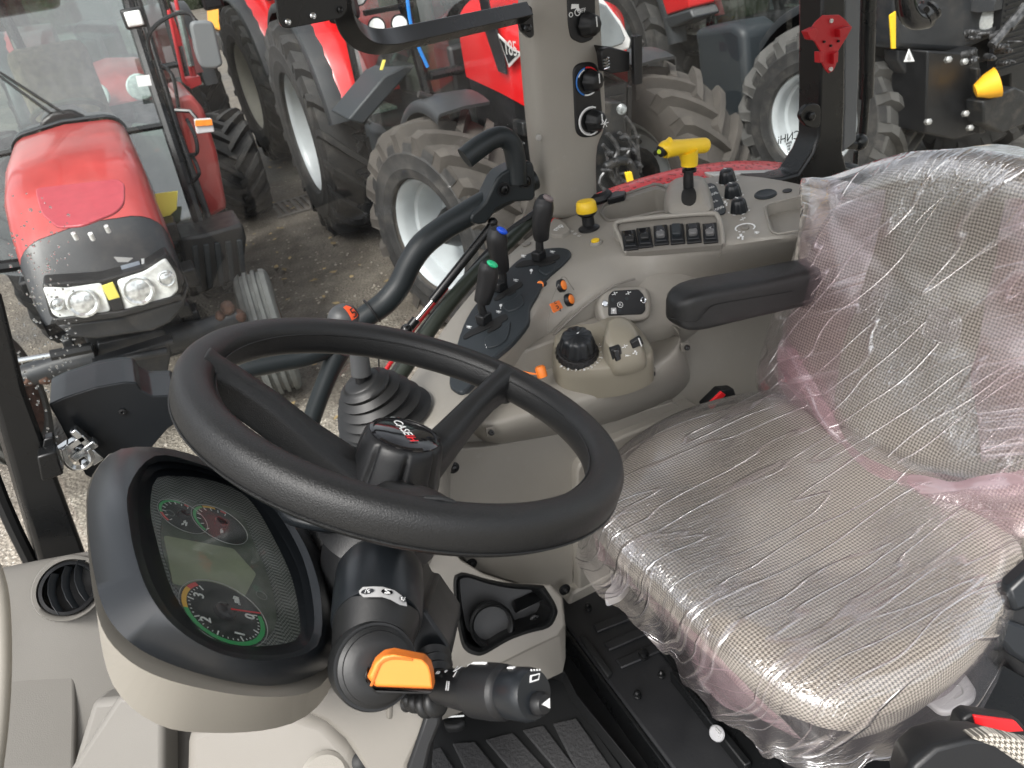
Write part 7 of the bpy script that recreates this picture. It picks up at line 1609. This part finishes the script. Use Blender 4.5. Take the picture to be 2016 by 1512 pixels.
seat = thing("driver_seat", "grey houndstooth driver seat on a black suspension base, wrapped in clear film", "driver seat", (.68, .64, FL))
def pad(name, pl, outline, c, prof, th, par, m=cloth, n=96, wav=0, off=0, sub=0, seed=0, ret=False):
    """cushion: rings (scale, height along normal) from the back edge over the rim to the centre; outline is photo traced on plane pl"""
    O = ons(pl, radial(outline, n, c)); C = on(pl, *c); nn = normal_of(pl, [C])
    u = (V((0, 0, 1)).cross(nn) if abs(nn.z) < .8 else V((0, 1, 0)).cross(nn)).normalized(); v = nn.cross(u)
    rings = []; uvs = []; cu, cv = C.dot(u), C.dot(v)
    def arc(l, i):      # length over the pad from its centre to profile step i
        t = prof[-1][0]*l
        for a in range(len(prof)-1, i, -1): t += math.hypot((prof[a-1][0]-prof[a][0])*l, prof[a-1][1]-prof[a][1])
        return t
    for i, (k, h) in enumerate(prof):
        rg = []
        for p in O:
            q = C+(p-C)*k+nn*h
            if wav: q += nn*wav*noise.noise(q*7+V((seed, 0, 0)))
            rg.append(q+nn*off); d = p-C; l = d.length; s_ = arc(l, i)/l
            uvs.append((cu+d.dot(u)*s_, cv+d.dot(v)*s_))
        rings.append(rg)
    mb = MB(); mb.loft(rings, cap=False); cc = sum(rings[-1], V())/n
    mb.v.append(cc); k0 = (len(rings)-1)*n; mb.f += [(k0+j, k0+(j+1) % n, len(mb.v)-1) for j in range(n)]; uvs.append((cc.dot(u), cc.dot(v)))
    o = mb.obj(name, m, par, uv=uvs, sharp=180)
    return (o, rings, nn, C)
cush_o = [(1235, 905), (1290, 862), (1360, 830), (1440, 806), (1530, 792), (1620, 800), (1740, 880), (1860, 960), (1960, 1030), (2020, 1110), (1990, 1190), (1940, 1262), (1870, 1330), (1790, 1382), (1710, 1408), (1640, 1414), (1560, 1384), (1470, 1320), (1385, 1240), (1300, 1165), (1235, 1110), (1196, 1060), (1186, 1010), (1200, 955)]
SC1 = ('z', 1.585); cprof = [(.86, -.075), (.95, -.065), (.99, -.035), (1.0, -.010), (.985, .012), (.95, .026), (.89, .034), (.78, .036), (.6, .030), (.4, .022), (.2, .018), (.06, .018)]
cush, crings, cn_, cC = pad("seat_cushion", SC1, cush_o, (1570, 1090), cprof, 0, seat, wav=.006)
BPt = on(('x', .93), 1700, 880)
BK = (tuple(on(('x', .985), 1750, 620)), (-.955, -.0, .30))
def bko(o): return offp(BK, o)
low_o = [(1530, 700), (1526, 760), (1545, 800), (1590, 830), (1650, 880), (1720, 940), (1800, 990), (1900, 1045), (2016, 1100), (2160, 1120), (2280, 1000), (2300, 800), (2240, 640), (2100, 560), (1900, 540), (1700, 560), (1600, 600), (1550, 650)]
lbp = [(.88, -.09), (.97, -.07), (1.0, -.035), (1.0, -.01), (.96, .008), (.88, .016), (.6, .012), (.3, .01), (.1, .01)]
lowb, _, _, _ = pad("lumbar_cushion", bko(-.045), low_o, (1900, 800), lbp, 0, seat, wav=.006)
up_o = [(1560, 790), (1542, 740), (1540, 680), (1556, 600), (1580, 520), (1606, 450), (1640, 400), (1700, 350), (1780, 318), (1880, 303), (2016, 318), (2140, 372), (2220, 470), (2240, 620), (2200, 780), (2130, 900), (2016, 948), (1900, 945), (1800, 925), (1710, 890), (1640, 850), (1590, 822)]
ubp = [(.86, -.11), (.95, -.10), (.995, -.06), (1.0, -.03), (.985, -.005), (.94, .014), (.86, .022), (.72, .018), (.5, .008), (.3, .004), (.1, .003)]
upb, urings, bn_, bC = pad("backrest", BK, up_o, (1880, 640), ubp, 0, seat, wav=.008)
# suspension base
mb = MB(); R3 = []
for z, k in ((FL+.0, .94), (FL+.06, .98), (FL+.10, .84), (FL+.15, .96), (FL+.2, .82), (FL+.25, .94), (FL+.3, .80), (FL+.36, .95), (FL+.39, .98)):
    R3.append([V((.70+(x)*k, .66+(y)*k, z)) for x, y in round_poly([(-.11, -.19), (.24, -.19), (.24, .19), (-.11, .19)], .06)])
mb.loft(R3); mb.obj("suspension_bellows", mat("black vinyl bellows", (.012, .012, .013), .35), seat, sharp=60)
mb = MB(); mb.prism([V((.47, .37, FL+.39)), V((.94, .37, FL+.39)), V((.94, .93, FL+.39)), V((.47, .93, FL+.39))], (0, 0, -.03)); mb.obj("seat_pan", blackm, seat, bevel=.01)
mb = MB(); mb.prism([V((.60, .30, FL+.005)), V((1.1, .30, FL+.005)), V((1.1, 1.0, FL+.005)), V((.60, 1.0, FL+.005))], (0, 0, .025)); mb.obj("seat_base", blackm, seat, bevel=.008)
# far armrest
AP = [on(('y', .93), *q) for q in ((1320, 614), (1329, 611), (1352, 604), (1395, 594), (1450, 583), (1560, 560), (1660, 538))]
asz = [(.012, .014), (.028, .028), (.037, .037), (.038, .037), (.037, .035), (.037, .036), (.037, .036)]
rings = []; 
for i, (p, (a, b)) in enumerate(zip(AP, asz)):
    d = (AP[min(i+1, 6)]-AP[max(i-1, 0)]).normalized(); s_ = V((0, 0, 1)).cross(d).normalized(); u_ = d.cross(s_)
    rings.append([p+s_*a*1.0*x+u_*b*y for x, y in round_poly([(-1, -1), (1, -1), (1, 1), (-1, 1)], .55, 5)])
MB().loft(rings).obj("armrest", leather, seat, sub=1)
mb = MB(); mb.tube([on(('y', .892), 1318, 626), on(('y', .892), 1360, 634), on(('y', .892), 1378, 628), on(('y', .892), 1400, 604), on(('y', .892), 1440, 594), on(('y', .892), 1560, 574)], .0008, 5, per=3); mb.obj("armrest_seam", black, seat)
# white adjustment handles and near side mechanism
mb = MB(); mb.prism(ons(('z', 1.50), [tuple(q) for q in round_poly([(1200, 1130), (1222, 1128), (1240, 1150), (1222, 1172), (1192, 1184), (1190, 1166), (1206, 1150)], 8)]), (0, 0, -.014)); mb.obj("front_handle", whitep, seat, bevel=.004, seg=3)
mb = MB(); mb.prism(ons(('z', 1.47), [tuple(q) for q in round_poly([(1800, 1358), (1862, 1320), (1900, 1322), (1924, 1358), (1920, 1376), (1870, 1402), (1850, 1400)], 10)]), (0, 0, -.012)); hd_ = mb.obj("side_handle", whitep, seat, bevel=.004, seg=3)
MB().tube(ons(('z', 1.4705), [(1850, 1362), (1872, 1350), (1890, 1350), (1896, 1366), (1880, 1376)]), .0012, 6, per=3).obj("handle_symbol", greym, hd_)
mb = MB(); mb.prism(ons(('d', 1.0), [(1962, 1180), (2060, 1110), (2060, 1360), (2010, 1330), (1966, 1272), (1956, 1230)]), CF*.08); mb.obj("side_cover", black, seat, bevel=.012, seg=3)
panel("cover_plate", ('d', .985), [(1972, 1215), (2040, 1240), (2040, 1320), (1992, 1290), (1968, 1262)], .03, satin, seat, bevel=.006)
panel("cover_step", ('d', .98), [(1984, 1160), (2050, 1100), (2050, 1190), (1998, 1208)], .03, satin, seat, bevel=.006)
# near armrest end at the bottom right corner
na = MB(); c0 = dp(1990, 1530, .70)
rg = ons(('d', .72), [(1770, 1560), (1786, 1500), (1830, 1462), (1900, 1444), (1980, 1446), (2060, 1470), (2060, 1600), (1780, 1640)])
na.loft([[p.lerp(sum(rg, V())/8, .25)+CF*.05 for p in rg], rg, [p.lerp(sum(rg, V())/8, .05)-CF*.008 for p in rg]]); na.obj("near_armrest", black, seat, bevel=.006, seg=3)
P_ = ons(('d', .708), [(1912, 1454), (1960, 1446), (2060, 1470), (2060, 1540), (2010, 1505), (1965, 1474)]); mb = MB().prism(P_, CF*.02); 
mb.obj("armrest_cloth", cloth, seat, bevel=.003, uv=[((p-P_[0]).dot(CR), (p-P_[0]).dot(CU)) for p in mb.v])

# ------------------------------------------------------------------ plastic film over the seat
fm = thing("seat_film", "crinkled transparent pink plastic film draped over the seat cushion and backrest", "plastic film", (.68, .64, 1.62))
def film_sheet(name, pl, outline, c, prof, hem, off, n=160, amp=.002, seed=3, rot=0):
    O = ons(pl, radial(outline, n, c)); C = on(pl, *c); nn = normal_of(pl, [C])
    u = (V((0, 0, 1)).cross(nn) if abs(nn.z) < .8 else V((0, 1, 0)).cross(nn)).normalized(); v = nn.cross(u)
    rings = []; uvs = []
    pr = []
    for i in range(len(prof)-1):
        for j in range(3): t = j/3; pr.append((prof[i][0]*(1-t)+prof[i+1][0]*t, prof[i][1]*(1-t)+prof[i+1][1]*t))
    pr.append(prof[-1])
    for a, (k, h) in enumerate(pr):
        edge = max(0, 1-a/7)
        rg = []
        for i, p in enumerate(O):
            q = C+(p-C)*k+nn*h; t = 2*math.pi*i/n
            fold = noise.noise(V((math.cos(t)*9, math.sin(t)*9, seed+k*1.2)))
            q += (p-C).normalized()*edge*(noise.noise(V((math.cos(t)*4.5, math.sin(t)*4.5, seed+k*1.2)))*.022+fold*.006)
            q += nn*(edge*noise.noise(V((math.cos(t)*7, math.sin(t)*7, seed+5)))*.025)
            w1 = (1-abs(noise.noise(q*6+V((seed, 0, 0)))*2.2)); w2 = (1-abs(noise.noise(q*17+V((0, seed, 0)))*2))
            q += nn*(off+amp*max(0, w1)*.9+amp*.4*max(0, w2))
            rg.append(q); a_, b_ = q.dot(u)+edge*h, q.dot(v)+edge*h*.7; uvs.append((a_*math.cos(rot)+b_*math.sin(rot), b_*math.cos(rot)-a_*math.sin(rot)))
        rings.append(rg)
    mb = MB(); mb.loft(rings, cap=False); cc = sum(rings[-1], V())/n
    mb.v.append(cc); k0 = (len(rings)-1)*n; mb.f += [(k0+j, k0+(j+1) % n, len(mb.v)-1) for j in range(n)]; uvs.append((cc.dot(u), cc.dot(v)))
    return mb.obj(name, film, fm, uv=uvs, sharp=180)
fc_o = [(1215, 900), (1290, 850), (1360, 818), (1440, 796), (1530, 784), (1620, 796), (1740, 870), (1870, 950), (1975, 1020), (2030, 1110), (2000, 1200), (1955, 1280), (1890, 1345), (1800, 1392), (1720, 1418), (1650, 1440), (1570, 1420), (1460, 1350), (1375, 1285), (1290, 1185), (1220, 1120), (1172, 1066), (1160, 1030), (1185, 950)]
film_sheet("cushion_film", SC1, fc_o, (1570, 1090), [(1.05, -.075), (1.03, -.055), (1.01, -.02), (.995, .008), (.955, .030), (.89, .038), (.78, .040), (.6, .034), (.4, .026), (.2, .022), (.05, .022)], 0, .0025)
# torn corner hanging at the front
def flap(name, rowspx, mm, seed):
    rows = []
    for r in rowspx: rows.append([on(pl, x, y) for pl, x, y in r])
    G = []
    for r in rows: G.append(smooth_open(r, 6))
    G2 = []
    for j in range(len(G[0])): G2.append(smooth_open([g[j] for g in G], 6))
    uvs = []; L0 = []
    for col in G2:
        rg = []
        for p in col: q = p+V((noise.noise(p*14+V((seed, 0, 0)))*.014, noise.noise(p*14+V((0, seed, 0)))*.014, noise.noise(p*22+V((0, 0, seed)))*.010)); rg.append(q); uvs.append((q.x+q.y*.4, q.z+q.y*.6))
        L0.append(rg)
    return MB().grid(L0).obj(name, mm, fm, uv=uvs, sharp=180)
zf = ('z', 1.545)
flap("hanging_hem", [[(('z', 1.56), 1160, 1040), (('z', 1.56), 1240, 1130), (('z', 1.56), 1340, 1215), (('z', 1.56), 1430, 1300), (('z', 1.56), 1520, 1370), (('z', 1.56), 1600, 1412), (('z', 1.56), 1660, 1425)],
                    [(('z', 1.53), 1176, 1092), (('z', 1.53), 1250, 1160), (('z', 1.53), 1345, 1262), (('z', 1.53), 1425, 1350), (('z', 1.52), 1510, 1420), (('z', 1.52), 1590, 1445), (('z', 1.52), 1662, 1440)],
                    [(('z', 1.50), 1196, 1108), (('z', 1.50), 1290, 1200), (('z', 1.49), 1352, 1312), (('z', 1.49), 1420, 1388), (('z', 1.49), 1520, 1425), (('z', 1.48), 1590, 1462), (('z', 1.48), 1655, 1484)]], pinkd, 2)
flap("side_hem", [[(('z', 1.56), 1700, 1420), (('z', 1.56), 1800, 1385), (('z', 1.56), 1890, 1330), (('z', 1.56), 1950, 1262), (('z', 1.56), 1995, 1180), (('z', 1.57), 2030, 1100)],
                  [(('z', 1.53), 1735, 1422), (('z', 1.53), 1830, 1392), (('z', 1.53), 1905, 1342), (('z', 1.53), 1965, 1270), (('z', 1.53), 2006, 1192), (('z', 1.53), 2050, 1120)]], pinkf, 4)
fb_o = [(1540, 830), (1512, 790), (1498, 740), (1520, 660), (1545, 580), (1580, 480), (1590, 400), (1590, 352), (1640, 350), (1700, 330), (1780, 305), (1880, 294), (2016, 308), (2150, 362), (2240, 460), (2260, 640), (2220, 800), (2140, 930), (2020, 985), (1900, 975), (1800, 950), (1700, 915), (1620, 870)]
film_sheet("backrest_film", BK, fb_o, (1880, 640), [(1.03, -.06), (1.015, -.02), (1.0, .012), (.95, .028), (.86, .034), (.72, .030), (.5, .022), (.3, .018), (.1, .017)], 0, .003, seed=9, amp=.003, rot=1.1)
bo = lambda k: bko(k)
flap("corner_flap", [[(bo(.02), 1588, 348), (bo(.03), 1590, 420), (bo(.03), 1572, 520), (bo(.03), 1545, 640), (bo(.02), 1500, 720), (bo(.02), 1492, 800)],
                     [(bo(.03), 1650, 358), (bo(.05), 1655, 440), (bo(.06), 1640, 540), (bo(.06), 1600, 650), (bo(.05), 1560, 740), (bo(.03), 1560, 800)],
                     [(bo(.03), 1740, 372), (bo(.05), 1730, 440), (bo(.06), 1700, 560), (bo(.06), 1660, 680), (bo(.05), 1640, 780), (bo(.04), 1640, 860)]], pinkf, 6)
flap("lower_fold", [[(bo(.03), 1540, 660), (bo(.045), 1590, 740), (bo(.05), 1640, 830), (bo(.05), 1700, 900), (bo(.05), 1800, 935), (bo(.05), 1920, 940), (bo(.05), 2040, 920)],
                    [(bo(.04), 1530, 700), (bo(.06), 1590, 800), (bo(.06), 1650, 890), (bo(.07), 1730, 945), (bo(.06), 1830, 965), (bo(.06), 1930, 975), (bo(.05), 2050, 990)],
                    [(bo(.0), 1530, 800), (bo(.02), 1600, 850), (bo(.02), 1680, 920), (bo(.03), 1760, 975), (bo(.03), 1860, 1010), (bo(.03), 1940, 1040), (bo(.03), 2050, 1060)]], pinkd, 8)
flap("second_layer", [[(bo(.04), 1975, 390), (bo(.05), 1960, 500), (bo(.05), 1925, 640), (bo(.05), 1915, 760), (bo(.05), 1925, 900)],
                      [(bo(.05), 2060, 392), (bo(.05), 2050, 520), (bo(.05), 2030, 640), (bo(.05), 2030, 760), (bo(.05), 2040, 900)]], pinkf, 12)
# seat belt buckles
def buckle(label, pl, body, red, loc):
    o = thing("seat_belt_buckle", label, "seat belt buckle", tuple(loc), 0, "seat belt buckles")
    panel("buckle_body", pl, body, .022, black, o, bevel=.004, seg=3); panel("release_button", pl, red, .006, mat("bright red button", (.75, .015, .02), .35), o, bevel=.0015, lift=.003); return o
b1_ = buckle("upright black seat belt buckle with a red button between seat and console", ('y', 1.0), [(1388, 800), (1420, 768), (1446, 766), (1462, 806), (1420, 822), (1398, 820)], [(1391, 797), (1419, 770), (1428, 776), (1400, 806)], on(('y', 1.0), 1425, 820))
panel("slot", ('y', .998), [(1410, 802), (1436, 780), (1440, 785), (1414, 808)], .002, hole_shade, b1_, bevel=0, lift=.003)
mb = MB(); mb.tube([on(('y', 1.0), 1432, 816), on(('y', 1.0), 1420, 850)], .012, 8); mb.obj("stalk", black, b1_)
b2_ = buckle("broad black seat belt buckle with a red button by the near armrest", ('d', .78), [(1884, 1450), (1896, 1412), (1912, 1402), (2006, 1416), (2030, 1444), (2010, 1456)], [(1914, 1406), (1996, 1417), (2014, 1438), (1924, 1444)], dp(1950, 1450, .87))
# ------------------------------------------------------------------ fallen leaves and pebbles on the yard
random.seed(5)
mb = MB()
for k in range(170):
    x = random.uniform(.2, 2.2) if k < 110 else random.uniform(-1.5, 3); y = random.uniform(3.2, 13); s = random.uniform(.02, .05); a = random.uniform(0, 6.28)
    z = .03+noise.noise(V((x, y, 0))*.6)*.025
    P = [V((x+math.cos(a+t)*s*r, y+math.sin(a+t)*s*r, z+random.uniform(-.004, .01))) for t, r in ((0, 1), (.9, .55), (1.8, .5), (3.14, .9), (4.4, .5), (5.4, .6))]
    mb.sheet(P)
o = mb.obj("fallen_leaves", mat("dead leaf", (.34, .25, .12), .7, var=.5, vscale=6)); o['kind'] = 'stuff'
mb = MB()
for k in range(900):
    u = random.random(); y = 2.3+u*4.5; x = random.uniform(-1.8, 2.6); s = random.uniform(.004, .013)
    z = noise.noise(V((x, y, 0))*.6)*.025
    a = random.uniform(0, 3)
    rr = [[V((x+math.cos(t+a)*s*f, y+math.sin(t+a)*s*f*random.uniform(.6, 1), z+h*s)) for t in (0, 1.2, 2.6, 3.8, 5)] for f, h in ((1, 0), (.9, .6), (.4, .9))]
    mb.loft(rr)
o = mb.obj("loose_stones", mat("pale stone", (.30, .27, .23), .8, var=.5, vscale=9), sharp=20); o['kind'] = 'stuff'
# low dark tree line and sheds beyond the yard, seen only in reflections and gaps
o = thing("hedge", "dark green hedge closing the yard far behind the tractors", "hedge", (0, 60, 0))
mb = MB()
for k in range(140):
    a = R_(-80+k*1.6); d = 58+random.uniform(-3, 3); c = V((math.sin(a)*d, math.cos(a)*d, random.uniform(.5, 3.5))); mb.sphere(c, random.uniform(1.4, 2.6), 5, sz=(1, 1, 1.1))
mb.obj("foliage", mat("hedge green", (.04, .06, .025), .9, var=.5, vscale=1.2, bump=1, bscale=3, bdist=.4), o)['kind'] = 'stuff'
